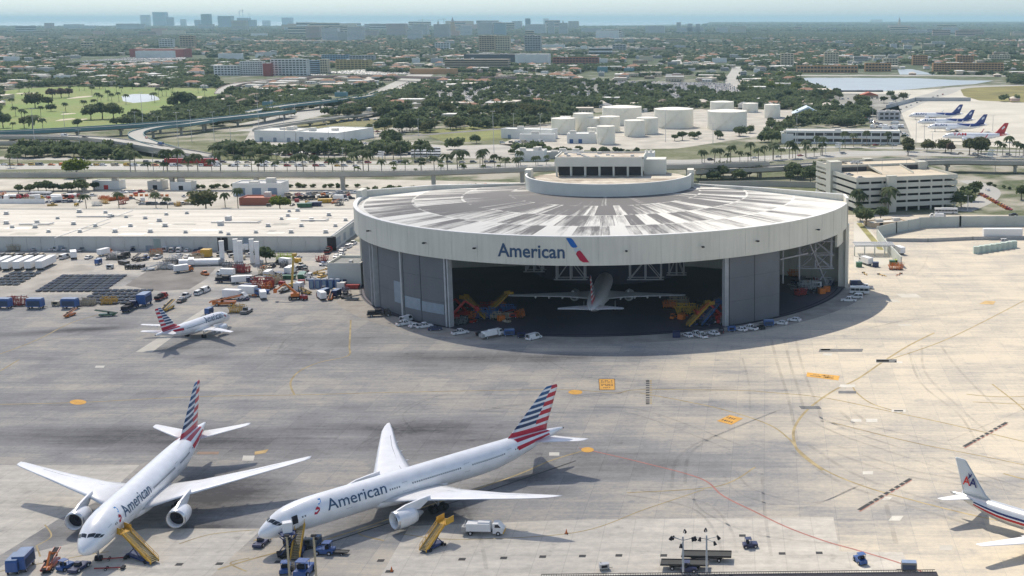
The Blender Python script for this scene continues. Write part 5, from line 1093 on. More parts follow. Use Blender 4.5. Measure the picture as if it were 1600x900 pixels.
for where, y0, y1, n, k in bands:
    q = []
    while len(q) < n:
        x, y = rb.uniform(*((440, 940) if 'ridge' in where else (0, 1600))), rb.uniform(y0, y1); w_ = rb.uniform(9, 34)*k*.7; hh = rb.uniform(3.5, 9)*(1.7 if 'ridge' in where else 1.2 if y < 61 else .8)
        if not any(abs(x-a[1]) < 30 and abs(y-a[4]) < 6 for a in MID+SKY) and bool(clear(np.array([G(x, y).x]), np.array([G(x, y).y]))[0]): q.append((x, y, w_, hh, rb.choice(['white', 'white', 'cream', 'pale', 'pink', 'tan', 'grey'])))
    q.sort(); seen = {}
    for x, y, w_, hh, c in q:
        seen[c] = seen.get(c, 0)+1; bldg(f'{c} mid rise block, {ordn(seen[c])} such from the left {where}', x, x+w_, y-hh, y, rb.uniform(12, 24), c, rb.choice((0, 3, 4)), 'pale', name='mid_rise_block', group='mid rise blocks '+where)
# freight hall and sheds in the middle ground
def doors(n, w, h, col=None, x0=-1., x1=1.):
    def f(t, X, d, H):
        for i in range(n):
            o = MB().box((X*(x0+(x1-x0)*(i+.5)/n), -.05, 0), (w, .12, h)).build('door', col or mat('roller door', (.25, .29, .33), .6), t)
    return f
bldg('big white freight hall with sloping cream roof', 463, 528, 207, 222, 55, 'white', 0, 'white', yb1=224, extra=doors(4, 4, 4.5)); bldg('lower white hall joined to the freight hall', 398, 462, 205, 221, 30, 'white', 0, 'pale', yb1=222, extra=doors(3, 3, 3.5))
bldg('white shed with three blue roller doors behind the warehouse', 364, 439, 288, 306, 14, 'white', 0, 'grey', extra=doors(3, 5.2, 4.6, mat('roller door blue', (.22, .28, .36), .6)))
for i, (x0, x1, yt, yb, c) in enumerate([(145, 187, 284, 296, 'white'), (231, 254, 285, 296, 'pale'), (267, 299, 286, 297, 'white')]): bldg(['white hut with red doorway behind the guideway', 'pale beige box hut in the yard', 'white hut with one dark doorway in the yard'][i], x0, x1, yt, yb, 8, c, 0, 'pale', name='hut', cat='hut', extra=doors(1, 2.6, 2.6, RED if i == 0 else DARK))
bldg('red hipped shed behind the warehouse roof', 374, 421, 311, 321, 12, 'brick', 0, 'brick', name='shed', cat='shed')
bldg('low pump house with blue doors left of the tanks', 783, 862, 202, 216, 14, 'white', 0, 'white', yb1=218, extra=doors(3, 3, 3.2, mat('roller door blue', (.22, .28, .36)))); bldg('white depot with blue end door before the tanks', 886, 932, 210, 224, 16, 'white', 0, 'white', extra=doors(2, 3, 3.5, BLUE, -1, .2)); bldg('long white low store below the pump house', 812, 866, 211, 221, 9, 'white', 0, 'white')
bldg('white annex behind the hangar penthouse', 805, 850, 237, 252, 16, 'white', 0, 'pale'); bldg('long low white store behind the penthouse', 850, 910, 239, 248, 12, 'pale', 0, 'white'); bldg('pale store behind the stair head', 1006, 1022, 240, 254, 14, 'white', 0, 'pale')
bldg('two storey white cargo terminal with ribbon windows', 1228, 1406, 206, 224, 18, 'white', 2, 'pale', yb1=225, piers=12); bldg('low white wing of the cargo terminal', 1221, 1246, 210, 224, 22, 'white', 0, 'white'); bldg('grey square office beside the cargo stand', 1373, 1406, 175, 188, 16, 'grey', 2, 'grey', piers=4)
bldg('pale shed left of the blue white roof', 1200, 1219, 165, 184, 16, 'white', 0, 'white'); bldg('low tan gatehouse behind the sound wall', 1363, 1418, 347, 356, 9, 'tan', 0, 'pale', name='gatehouse', yb1=352, extra=doors(2, 2, 2.2, DARK))
def gable(label, x0, x1, yt, ym, yb, d, m):
    a, c = G(x0, yb), G(x1, yb); W_ = (c-a).length; t = thing('gabled_hall', label, 'building', a.lerp(c, .5)); h = HT(x0, yb, ym); h2 = HT(x0, yb, yt)
    MB().box((0, d/2, 0), (W_, d, h)).build('wall', tone('tan'), t); b = MB(); X = W_/2+1
    b.add([(-X, -1, h), (X, -1, h), (X, d+1, h), (-X, d+1, h), (0, -1, h2), (0, d+1, h2)], [(0, 4, 5, 3), (1, 2, 5, 4), (0, 1, 4), (2, 3, 5)]); b.build('roof', m, t)
gable('gabled hall with blue white striped roof', 1240, 1284, 167, 178, 184, 26, mat('blue white roof', (.48, .58, .66), .6))
gable('small gabled chapel by the cargo road', 1345, 1372, 144, 149, 152, 16, mat('red tile roof', (.40, .12, .08), .8))
# fuel tanks
TK = [(1109, 1147, 160, 174.5), (1160, 1185, 162, 176), (1194, 1219, 164, 185), (938, 1001, 169, 196), (1020, 1083, 172, 201), (1104, 1168, 175.5, 204), (894, 926, 178, 206), (910, 944, 185, 206), (935, 968, 183, 207), (993, 1028, 185, 210), (859, 897, 186, 210), (974, 1007, 189, 214), (917, 932, 200, 214), (931, 960, 198, 226)]
TL = ['wide fuel tank behind the far right pair', 'small fuel tank beside the orange steelwork', 'fuel tank at the right end of the tank yard', 'broad flat fuel tank at the back of the tank yard', 'broad ochre white fuel tank with ladder, middle of the yard', 'broadest right fuel tank with rim rail', 'tall fuel tank behind the left pair', 'squat fuel tank tucked between the left tanks', 'fuel tank in front of the broad flat one', 'fuel tank touching the domed one', 'leftmost fuel tank beside the pump house', 'domed fuel tank in the front row', 'smallest fuel tank beside the front one', 'tall front fuel tank standing nearest the hangar']
TKM = mat('tank cream paint', (.80, .77, .66), .55, var=.06, scale=.15)
for (x0, x1, yt, yb), lb in zip(TK, TL):
    r = (x1-x0)/2*MPP(yb)*.99; g = G((x0+x1)/2, yb); h = HT((x0+x1)/2, yb, yt); t = thing('fuel_tank', lb, 'storage tank', (g.x, g.y+r, 0), 0, 'cream fuel tanks')
    n = 40; ring = lambda rr, z: [(rr*math.cos(2*PI*i/n), rr*math.sin(2*PI*i/n), z) for i in range(n)]
    b = MB(); rings = [ring(r, 0)]
    for k in range(1, 4): rings += [ring(r, h*k/4-.06), ring(r+.06, h*k/4), ring(r, h*k/4+.06)]
    b.loft(rings+[ring(r, h)], caps=(False, False)); b.build('shell', TKM, t)
    b = MB(); b.loft([ring(r+.1, h), ring(r*.5, h+r*.05), ring(.3, h+r*.075)], caps=(False, True)); b.build('roof', mat('tank roof', (.80, .77, .68), .6, var=.08, scale=.2), t)
    b = MB()
    for i in range(n): b.bar((r*math.cos(2*PI*i/n), r*math.sin(2*PI*i/n), h), (r*math.cos(2*PI*i/n), r*math.sin(2*PI*i/n), h+1.1), .05, 4)
    for i in range(n): b.bar(ring(r, h+1.1)[i], ring(r, h+1.1)[(i+1) % n], .05, 4)
    b.build('railing', STEEL, t)
    b = MB()
    for i in range(20):
        a, a2 = -PI/2-.6+1.1*i/20, -PI/2-.6+1.1*(i+1)/20; b.beam(((r+.5)*math.cos(a), (r+.5)*math.sin(a), h*i/20), ((r+.5)*math.cos(a2), (r+.5)*math.sin(a2), h*(i+1)/20), .8, .15)
    b.build('stair', TKM, t)
# ---- warehouse: long white roof left of the hangar ----
def warehouse():
    h = HT(400, 392, 370); y0 = G(400, 392).y; y1 = G(300, 327, h).y; xl, xr = -420, G(521, 392).x
    bx = G(556, 344, h)
    t = thing('warehouse', 'long white flat roofed warehouse beside the round hangar', 'warehouse', (xl, y0, 0))
    O = Vector((xl, y0, 0)); P = [(0, 0), (xr-xl, 0), (bx.x-xl, bx.y-y0), (bx.x-xl+6, y1-y0), (0, y1-y0)]
    b = MB().prism(P, 0, h, top=False); b.build('wall', mat('warehouse wall', (.50, .51, .49), .75, var=.07, scale=.15), t)
    m, nn, ll, bs = node_mat('white membrane roof'); q = NT(nn, ll); o = q.tc(); x, y, _ = q.xyz(o)
    ln = q.math('LESS_THAN', q.math('FRACT', q.math('DIVIDE', y, 14.)), .04)
    f = q.math('ADD', q.noise(q.mapv(o, (.03, .3, 1)), 1, 5, .6), q.math('MULTIPLY', q.noise(o, .5, 5, .7), .35))
    c = q.mix(q.ramp(f, .5, .85), (.56, .535, .475), (.38, .355, .31)); ll.new(q.mix(q.math('MULTIPLY', ln, .9), c, (.36, .35, .33)), bs.inputs['Base Color']); bs.inputs['Roughness'].default_value = .8
    b = MB(); b.add([(*p, h+.004) for p in P], [tuple(range(5))]); rf = b.build('roof', m, t)
    b = MB()
    for p, c_ in zip(P, P[1:]+P[:1]): b.beam((*p, h+.02), (*c_, h+.02), .5, .5)
    b.build('roof_edge', mat('roof edge', (.42, .43, .42), .6), t)
    b = MB(); l0 = G(85, 372, h)-O; l1 = G(208, 329, h)-O; b.beam((l0.x, l0.y, h+.08), (l1.x, l1.y, h+.08), .45, .2); l0 = G(125, 364, h)-O; l1 = G(172, 347, h)-O; b.beam((l0.x, l0.y, h+.08), (l1.x, l1.y, h+.08), .35, .2); l0 = G(520, 371, h)-O; l1 = G(556, 344, h)-O; b.beam((l0.x-1, l0.y+1, h+.3), (l1.x-1, l1.y, h+.3), .4, .6); b.build('expansion_joint', STEEL, t)
    for px, py in [(10, 335), (165, 333), (124, 332), (197, 340), (172, 339), (227, 342), (260, 336), (90, 342), (58, 349), (115, 351), (149, 354), (204, 354), (258, 354), (19, 356), (55, 356), (76, 363), (125, 363), (180, 363), (235, 363), (290, 364), (357, 367), (345, 364), (419, 354), (471, 354), (524, 354), (400, 364), (455, 364), (509, 364), (357, 344), (345, 352), (292, 334), (452, 331), (465, 330), (450, 338), (514, 337), (440, 343), (487, 345), (540, 345), (10, 350), (249, 346)]:
        p = G(px, py, h)-O; s = random.uniform(1.0, 1.5); b = MB().box((p.x, p.y, h), (s*1.5, s*1.3, .3)); b.box((p.x, p.y, h+.3), (s*1.1, s*.95, .8*s), 0, 1); b.box((p.x, p.y, h+.3+.8*s), (s*1.7, s*1.4, .12), 0, 1); b.build('roof_vent', [STEEL, LGREY], rf)
    for px, w_, d_ in ((345, 2.2, 2.4), (357, 2.4, 2.6)):
        p = G(px, 352 if px < 350 else 344, h)-O; MB().box((p.x, p.y, h), (w_, d_, 2)).build('roof_unit', LGREY, rf)
    for _ in range(26):
        p = G(random.uniform(-40, 530), random.uniform(333, 366), h)-O; w_ = random.uniform(3, 14)
        if 2 < p.x < xr-xl-16: MB().box((p.x, p.y, h+.006), (w_, random.uniform(2, 6), .015)).build('roof_patch', mat('roof patch '+str(_ % 3), [(.40, .38, .33), (.66, .64, .58), (.31, .30, .27)][_ % 3], .85, var=.15), rf)
    for px, py, w_ in ((330, 349, 22), (120, 340, 16), (470, 346, 12), (30, 352, 14)): p = G(px, py, h)-O; b = MB().bar((p.x, p.y, h+.6), (p.x+w_, p.y, h+.6), .35, 8); b.bar((p.x+w_, p.y, h+.6), (p.x+w_, p.y+4, h+.6), .35, 8); b.build('duct', LGREY, rf)
    dk = mat('doorway dark', (.03, .03, .035), .8); gd = mat('roller door', (.25, .29, .33), .6)
    for x0, x1, zt, m_ in ((341, 357, 6.2, dk), (381, 393, 6.0, gd), (512, 526, 6.4, dk), (228, 240, 2.4, gd), (241, 252, 5.4, mat('mesh door', (.30, .36, .34), .6)), (92, 100, 2.4, gd)):
        a, c_ = G(x0, 392).x-xl, G(x1, 392).x-xl; MB().box(((a+c_)/2, -.06, 0), (c_-a, .14, zt)).build('door', m_, t)
    b = MB()
    for i in range(40):
        x = (xr-xl)*i/40; b.box((x, -.12, 0), (.18, .2, h-.3))
    b.build('downpipe', LGREY, t)
    for i, (f0, f1) in enumerate(((.12, .3), (.42, .52), (.7, .85))):
        a = Vector((*P[1], 0)); c_ = Vector((*P[2], 0)); p, q_ = a.lerp(c_, f0), a.lerp(c_, f1); n_ = (c_-a).normalized(); n_ = Vector((n_.y, -n_.x, 0))*.1
        b = MB(); b.loft([[tuple(p+n_+Vector((0, 0, z))) for z in (1, 4.6)], [tuple(q_+n_+Vector((0, 0, z))) for z in (1, 4.6)]], closed=False, caps=(False, False)); b.build('window', gd, t)
warehouse()
def annex():
    h = HT(520, 446, 413); a, c = G(513, 446), G(557, 446); t = thing('annex_building', 'low grey white annex block touching the left side of the hangar', 'building', a); W_ = (c-a).length+2
    b = MB().box((W_/2, 8, 0), (W_, 16, h-.5)); b.build('wall', CREAM, t); MB().box((W_/2, 8, h-.5), (W_-.9, 15.1, .06)).build('roof', mat('grey roof felt', (.22, .225, .22), .9), t)
    b = MB(); b.box((W_/2, .2, h-.5), (W_, .4, 1)).box((W_/2, 15.8, h-.5), (W_, .4, 1)).box((.2, 8, h-.5), (.4, 15.2, 1)).box((W_-.2, 8, h-.5), (.4, 15.2, 1)); b.build('parapet', CREAM, t)
    MB().box((W_*.6, 5, h-.44), (1.4, 1.4, 1.1)).build('roof_unit', LGREY, t); MB().box((W_*.5, -.05, 0), (1.4, .12, 2.4)).build('door', NAVY, t)
annex()
# ---- parking garage ----
def garage():
    a, c = G(1337, 333), G(1493, 325); d = c-a; W_ = d.length; H = HT(1400, 330, 279); D = 60
    t = thing('parking_garage', 'cream five level parking garage with stair towers and roof ramps', 'parking garage', a, math.atan2(d.y, d.x)-.02)
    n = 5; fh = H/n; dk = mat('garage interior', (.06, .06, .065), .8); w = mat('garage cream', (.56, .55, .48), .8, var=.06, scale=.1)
    for k in range(1, n):
        b = MB().box((W_/2, D/2, k*fh-.35), (W_-.5, D-.5, .4)); b.build('floor_slab', w, t)
    for k in range(1, n+1):
        z0, z1 = k*fh-(1.15 if k < n else 1.0), k*fh+(1.15 if k < n else 1.1)
        if k == n: z0 = k*fh-1.2
        b = MB(); b.box((W_/2, .2, z0), (W_, .4, z1-z0)).box((.2, D/2, z0), (.4, D-.8, z1-z0)).box((W_-.2, D/2, z0), (.4, D-.8, z1-z0)).box((W_/2, D-.2, z0), (W_, .4, z1-z0)); b.build('spandrel', w, t)
    for i in range(9):
        for y in (.6, D-.6): MB().box((1+(W_-2)*i/8, y, 0), (.8, .9, H-.6)).build('column', w, t)
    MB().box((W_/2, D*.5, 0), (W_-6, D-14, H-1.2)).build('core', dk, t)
    deck = mat('garage deck', (.54, .47, .36), .9, var=.12, scale=.08, detail=6)
    MB().box((W_/2, D/2, H-.5), (W_-.9, D-.9, .42)).build('roof_deck', deck, t)
    # ramp wells and raised rear deck
    b = MB(); b.box((W_*.5, D*.80, H-.05), (W_-1.4, D*.36, 2.6)); b.build('upper_deck', deck, t)
    b = MB(); b.box((W_*.5, D*.615, H+2.5), (W_, .4, 1.1)).box((.25, D*.8, H), (.5, D*.38, 3.6)).box((W_-.25, D*.8, H), (.5, D*.38, 3.6)).box((W_*.5, D*.99, H), (W_, .4, 3.6)); b.build('upper_parapet', w, t)
    for x0, x1 in ((.02, .36), (.72, .97)): MB().box((W_*(x0+x1)/2, D*.605, H+.02), (W_*(x1-x0), .3, 2.2)).build('open_bay', dk, t)
    b = MB(); b.add([(W_*.38, D*.3, H+.0), (W_*.70, D*.3, H), (W_*.70, D*.63, H+2.56), (W_*.38, D*.63, H+2.56)], [(0, 1, 2, 3)]); b.build('ramp', deck, t)
    b = MB()
    for x in (.38, .70): b.beam((W_*x, D*.3, H+.5), (W_*x, D*.63, H+3.0), .35, 1.1)
    b.build('ramp_wall', w, t)
    b = MB().box((W_*.33, -1.4, 0), (W_*.085, 3.2, H+2.0)); b.build('stair_tower', w, t)
    MB().box((2, D*.62, 0), (6.6, 7, H+6)).build('stair_tower', w, t); MB().box((W_-4, D*.62, H), (5, 5, 4.2)).build('stair_head', w, t); MB().box((W_*.55, D*1.02, H), (5, 4, 4)).build('stair_head', w, t)
    for f in (.2, .45, .7, .9): b = MB().bar((W_*f, D*.45, H), (W_*f, D*.45, H+7), .1, 6).box((W_*f, D*.45, H+7), (1.6, .4, .15)); b.build('lamp_post', STEEL, t)
    return t, a, math.atan2(d.y, d.x)-.02, W_, D, H
GAR = garage()
# ---- walls, fences, sheds right of the hangar ----
def wall_line(name, label, pts, h, th, m, cat='wall', cap=None, post=0):
    P = [G(*p) for p in pts]; t = thing(name, label, cat, P[0]); b = MB()
    for p, q in zip(P, P[1:]): a, c = p-P[0], q-P[0]; b.beam((a.x, a.y, h/2), (c.x, c.y, h/2), th, h)
    b.build('panel', m, t)
    if post:
        for p, q in zip(P, P[1:]):
            n = max(1, int((q-p).length/post))
            for i in range(n+1): c = p.lerp(q, i/n)-P[0]; MB().box((c.x, c.y, 0), (th*2, th*2, h+.15)).build('post', m, t)
    return t
SW = mat('sound wall', (.46, .48, .44), .8, var=.08, scale=.1)
wall_line('sound_wall', 'tall pale ribbed sound wall along the street behind the stand', [(1437, 356), (1500, 354), (1700, 353)], 5.2, .4, SW, post=9)
wall_line('sound_wall', 'angled pale sound wall stretch beside the gatehouse', [(1437, 357), (1400, 364), (1371, 371)], 5.2, .4, SW, post=9)
wall_line('blast_wall', 'pale retaining wall bending down beside the loading bays', [(1371, 374), (1383, 391), (1408, 418)], 4.6, .5, SW)
wall_line('fence', 'low dark fence across the right stand', [(1385, 377.5), (1450, 378), (1520, 375), (1700, 373)], 1.6, .12, STEEL, 'fence', post=6)
wall_line('barrier_row', 'row of pale green framed barriers on the right stand', [(1525, 396), (1584, 387)], 3.0, 1.2, mat('pale green frame', (.48, .55, .48), .6), 'barrier', post=3.2)
kin(sheet('bay_ground', PXP([(1334, 420), (1334, 345), (1350, 345), (1385, 393), (1400, 412)]), .03, PAVE)); kin(sheet('bay_verge', PXP([(1338, 349), (1346, 348), (1374, 380), (1381, 391), (1372, 390)]), .045, mat('dry verge', (.26, .24, .10), .95, var=.3, scale=.1)))
def carport():
    a, c = G(1335, 400), G(1398, 400); W_ = (c-a).length; t = thing('loading_canopy', 'slatted open canopy over the loading bays right of the hangar', 'canopy', a); b = MB()
    for i in range(22): b.box((W_*(i+.5)/22, 4, 4.6), (.5, 9, .25))
    b.build('slat', STEEL, t); b = MB(); b.box((W_/2, -.4, 4.2), (W_, .4, .5)).box((W_/2, 8.4, 4.2), (W_, .4, .5)); b.build('beam', LGREY, t)
    for i in range(5): MB().box((W_*i/4, 0, 0), (.5, .5, 4.3)).build('column', CREAM, t)
carport()
def canopy_yellow():
    a, c = G(1329, 224), G(1365, 224); W_ = (c-a).length; t = thing('entrance_canopy', 'bright yellow entrance canopy of the cargo terminal', 'canopy', a); b = MB()
    n = 4
    for i in range(n): x0, x1 = W_*i/n, W_*(i+1)/n; b.add([(x0, -4, 4), (x1, -4, 4), (x1, 4, 4), (x0, 4, 4), ((x0+x1)/2, 0, 6)], [(0, 1, 4), (1, 2, 4), (2, 3, 4), (3, 0, 4), (3, 2, 1, 0)])
    b.build('canvas', YELLOW, t)
    for i in range(n+1): MB().bar((W_*i/n, -3.8, 0), (W_*i/n, -3.8, 4), .15).build('post', STEEL, t)
canopy_yellow()
wall_line('lake_bridge', 'dark low footbridge deck on the lake shore', [(1312, 143.5), (1375, 143.5)], 2.2, 4, tone('dark'), 'bridge', post=20)
wall_line('jet_blast_fence', 'long grey blast fence beside the cargo stand', [(1385, 170), (1430, 158), (1516, 158)], 4.5, .5, tone('grey'), 'fence', post=40)
wall_line('retaining_wall', 'low grey wall below the raised road behind the hangar', [(1092, 292), (1200, 291), (1300, 294)], 3.5, .6, DECK)
wall_line('white_fence', 'white wall along the left yard behind the warehouse', [(-40, 318), (70, 318)], 2.6, .3, WHITE)
# ---- trees one can tell apart ----
GP = 'palms in rows along the airport roads'
row('palm', [(345, 268.5), (500, 269), (640, 268), (840, 264)], 30, '{} roadside palm from the left in the front row before the raised guideway', GP, 1.25, (1.5, 2.5))
row('palm', [(195, 270), (260, 271), (340, 270)], 9, '{} tall palm from the left beside the pylon lamps', GP, 1.35, (1, 1.5))
row('palm', [(330, 248), (440, 250), (560, 249), (690, 249)], 28, '{} palm from the left in the back row across the road', GP, 1.2, (2, 4))
row('palm', [(1086, 254), (1180, 252), (1290, 243)], 22, '{} palm from the drum on the road behind the hangar', GP, 1.25, (2, 4))
row('palm', [(690, 262), (800, 258), (860, 257)], 8, '{} palm from the left before the white stores', GP, 1.0, (1, 2))
row('young_palm', [(560, 271), (700, 270), (800, 266)], 9, '{} small bright palm from the left by the guideway', GP, 1.0, (1, 2))
for i, (x, y, s) in enumerate([(135, 326, 1.0), (186, 325, 1.0), (244, 325, .95), (262, 326, .8), (300, 318, .8), (352, 324, 1.0), (372, 325, 1.0), (15, 258, .9), (16, 262, 1.0), (28, 258, 1.0)]): plant('palm', G(x, y), f'{ordn(i+1)} yard palm from the left behind the white warehouse roof' if i < 7 else f'{ordn(i-6)} palm on the far left road bend', 'yard palms', s)
GT = 'broadleaf trees in named clumps'
def clump(kind, poly, n, where, sc=1.): grove(kind, poly, n, '{} tree from the left '+where, GT, sc)
row('broad', [(20, 246), (90, 245), (200, 246)], 17, '{} tree from the left in the dense belt under the flyover', GT, .95, (3, 5)); row('broad', [(40, 238), (180, 240)], 9, '{} tree from the left in the back belt under the flyover', GT, .9, (3, 4))
row('shrub', [(132, 249), (205, 250)], 10, '{} shrub from the left in the hedge below the flyover belt', 'hedge shrubs', 1.5, (1, 2))
row('broad', [(30, 301), (90, 300), (150, 299)], 12, '{} slim tree from the left under the guideway', GT, .72, (1, 4))
row('shrub', [(300, 294), (430, 293), (560, 293)], 24, '{} shrub from the left in the row under the guideway', 'shrubs under the guideway', 1.25, (.5, 1)); row('shrub', [(565, 299), (680, 298), (795, 295)], 26, '{} shrub from the left in the hedge left of the drum', 'hedge shrubs', 1.55, (.8, 3))
plant('bright', G(121, 277), 'bright lime green tree by the guideway bridge', None, 1.5, 3); plant('olive', G(322, 329), 'wide olive bush right behind the warehouse roof', None, 1.35, 3); plant('bright', G(438, 328), 'lime bush behind the warehouse roof', None, .95, 3); plant('broad', G(416, 411), 'small round dark tree in the service yard beside the white columns', None, .75, 1)
clump('tall', [(588, 209), (652, 210), (652, 203), (590, 203)], 13, 'in the tall casuarina stand', 1.05); clump('olive', [(660, 208), (725, 208), (728, 199), (662, 199)], 9, 'in the olive copse by the boulevard', 1.1)
for x, y, s, lb in ((576, 208, 1.1, 'dark round tree left of the tall casuarinas'), (613, 230, 1.7, 'broad dark tree by the bus park'), (745, 224, .9, 'lone tree by the boulevard bend'), (437, 184, 1.0, 'dark tree by the highway sign'), (455, 182, .9, 'tree right of the highway sign'), (410, 190, .8, 'tree under the flyover end')): plant('broad', G(x, y), lb, None, s)
clump(['broad', 'broad', 'olive'], [(640, 197), (700, 199), (780, 196), (860, 190), (862, 166), (780, 172), (700, 180)], 40, 'in the dark wood left of the tanks', 1.35)
clump(['broad', 'olive'], [(520, 196), (600, 186), (690, 170), (640, 160), (560, 176)], 20, 'beside the service road', 1.25)
clump(['broad', 'bright'], [(1160, 152), (1240, 158), (1262, 140), (1235, 122), (1165, 124)], 26, 'in the wood left of the lake', 1.4)
clump('broad', [(1200, 164), (1310, 158), (1310, 147), (1262, 142), (1220, 150)], 16, 'at the near lake shore', 1.35)
clump(['broad', 'olive'], [(1082, 284), (1190, 284), (1190, 274), (1086, 274)], 10, 'behind the right roof parapet', 1.1); clump('broad', [(1226, 287), (1296, 290), (1296, 276), (1228, 274)], 9, 'left of the garage stair tower', 1.15)
clump(['broad', 'olive'], [(1195, 222), (1232, 232), (1236, 196), (1200, 190)], 11, 'left of the cargo terminal', 1.1); clump('broad', [(1290, 200), (1330, 199), (1330, 192), (1292, 193)], 6, 'behind the cargo terminal', .9)
clump(['olive', 'olive', 'brown'], [(1408, 243), (1492, 244), (1490, 237), (1412, 236)], 5, 'in the half bare row before the garage', 1.3); clump('olive', [(1500, 245), (1545, 245), (1545, 239), (1502, 238)], 3, 'right of the half bare row', 1.35)
row('palm', [(1556, 243), (1580, 244), (1604, 243)], 6, '{} palm from the left under the red tail', GP, 1.35, (2, 3)); row('palm', [(1270, 231), (1310, 232), (1380, 227), (1425, 224)], 8, '{} palm from the left before the cargo terminal', GP, 1.0, (1, 2))
row('palm', [(1338, 334), (1352, 334)], 3, '{} slender palm from the left at the garage corner', GP, 1.15, (.5, 1)); row('palm', [(1381, 334), (1392, 333)], 2, '{} tall palm flanking the garage stair tower', GP, 1.3, (.2, .2)); row('palm', [(1328, 300), (1330, 318)], 2, '{} palm in the gap between hangar and garage', GP, 1.0)
for x, y, s, lb in ((1353, 353, 1.25, 'spreading tree at the hangar side of the garage'), (1376, 345, 1.0, 'rounder tree before the garage stair tower'), (1344, 345, .8, 'small tree behind the spreading one'), (1502, 324, 1.25, 'dark tree at the right end of the garage'), (1514, 314, 1.2, 'second dark tree at the garage end'), (1524, 304, 1.0, 'third dark tree at the garage end, by the underpass'), (1596, 312, 1.3, 'leafy tree at the frame edge above the street'), (1312, 300, .9, 'tree at the foot of the garage stair tower')): plant('broad', G(x, y), lb, None, s)
row('shrub', [(1545, 290), (1600, 300)], 6, '{} street shrub from the underpass', 'hedge shrubs', 1.2)
clump('broad', [(1050, 222), (1160, 217), (1195, 210), (1180, 206), (1060, 214)], 10, 'in front of the right tanks', .85); plant('broad', G(1156, 213), 'dark tree before the broadest right tank', None, 1.1)
row('broad', [(845, 240), (910, 239)], 7, '{} low tree from the left behind the penthouse', GT, .6); row('broad', [(925, 241), (1000, 241)], 8, '{} low tree from the stair head side behind the penthouse', GT, .6)
clump(['broad', 'olive'], [(1270, 165), (1350, 172), (1420, 160), (1410, 150), (1290, 150)], 22, 'between lake and cargo stand', 1.1)
# golf course
for x, y, k, s, lb in ((286, 172, 'broad', 2.6, 'huge dark fig tree on the golf course'), (272, 172, 'broad', 2.0, 'dark tree left of the huge fig tree'), (298, 165, 'broad', 1.6, 'dark tree right of the huge fig tree'), (160, 186, 'broad', 2.2, 'broad dark tree at the golf edge by the flyover'), (178, 186, 'broad', 2.0, 'second broad dark tree at the golf edge'), (142, 187, 'broad', 1.8, 'third dark tree at the golf edge, left one'), (55, 169, 'olive', 2.0, 'grey green round tree on the fairway'), (76, 167, 'olive', 1.8, 'grey green tree beside the round one'), (82, 154, 'brown', 1.9, 'brown crowned tree on the fairway, left one'), (96, 153, 'brown', 1.9, 'brown crowned tree on the fairway, middle'), (108, 152, 'brown', 1.7, 'brown crowned tree on the fairway, right one'), (156, 139, 'broad', 1.4, 'round tree on the far golf edge'), (207, 139, 'broad', 1.3, 'dark round tree behind the pond'), (363, 150, 'broad', 2.0, 'big tree by the interchange loop'), (38, 200, 'olive', 1.4, 'grey tree by the left flyover'), (5, 200, 'broad', 1.7, 'dark tree at the left frame edge'), (80, 174, 'broad', 1.0, 'low dark tree on the fairway')): plant(k, G(x, y), lb, None, s)
GG = [(30, 143), (46, 145), (92, 138), (110, 143), (124, 142), (132, 141), (144, 150), (131, 166), (153, 160), (158, 160), (169, 157), (175, 160), (186, 159), (197, 163), (190, 144), (182, 144), (20, 170), (25, 182), (34, 184), (39, 187), (64, 182), (103, 175), (132, 171), (148, 168), (237, 155), (242, 160), (248, 152), (254, 150), (260, 150), (268, 150), (270, 143), (310, 145), (320, 150), (67, 203), (20, 203), (165, 145), (52, 215)]
for i, (x, y) in enumerate(sorted(GG)): plant('palm', G(x, y), f'{ordn(i+1)} golf course palm from the left', 'palms on the golf course', random.uniform(1.0, 1.35) if x != 52 else 2.6)
clump('broad', [(100, 201), (200, 193), (300, 180), (400, 172), (400, 163), (310, 168), (200, 186)], 34, 'in the belt between golf course and flyover', 1.0)
row('palm', [(385, 165), (440, 152), (520, 149)], 14, '{} palm from the left by the interchange', GP, 1.3, (8, 10)); row('bright', [(432, 150), (465, 150)], 3, '{} lime tree from the left by the interchange', GT, 1.3, (5, 8))
# ---- lamp posts and masts ----
def lamp(label, x, yb, yt, arms=2, group='tall road lamp posts', r=.16):
    g = G(x, yb); h = HT(x, yb, yt); t = thing('street_lamp', label, 'street lamp', g, random.uniform(0, 3), group); MB().bar((0, 0, 0), (0, 0, h), r*1.5, 6, r*.8).build('pole', LGREY, t)
    for i in range(arms):
        a = 2*PI*i/arms; MB().bar((0, 0, h-.2), (1.6*math.cos(a), 1.6*math.sin(a), h), .07, 4).box((1.8*math.cos(a), 1.8*math.sin(a), h-.05), (1., .45, .22), a).build('lamp_head', LGREY, t)
LP = [(55, 230, 170), (126, 243, 202), (101, 200, 175), (224, 200, 145), (212, 200, 175), (247, 198, 182), (280, 240, 176), (300, 222, 172), (335, 220, 175), (360, 190, 165), (405, 205, 150), (446, 232, 183), (461, 180, 164), (515, 240, 195), (539, 232, 200), (585, 235, 195), (654, 212, 186), (772, 240, 174), (803, 210, 178), (845, 225, 178), (1040, 222, 172), (1114, 225, 193), (1290, 240, 210), (1246, 242, 198), (1363, 218, 165), (1431, 226, 186), (1444, 222, 195), (1551, 205, 180), (1457, 218, 208), (1394, 232, 205), (1245, 200, 180), (1512, 330, 306), (1555, 268, 248), (537, 268, 232), (240, 268, 238), (362, 240, 200), (424, 180, 158)]
for i, (x, b_, t_) in enumerate(sorted(LP)): lamp(f'tall slim road lamp post, {ordn(i+1)} one counted from the left', x, b_, t_, 4 if t_ < 180 else 2)
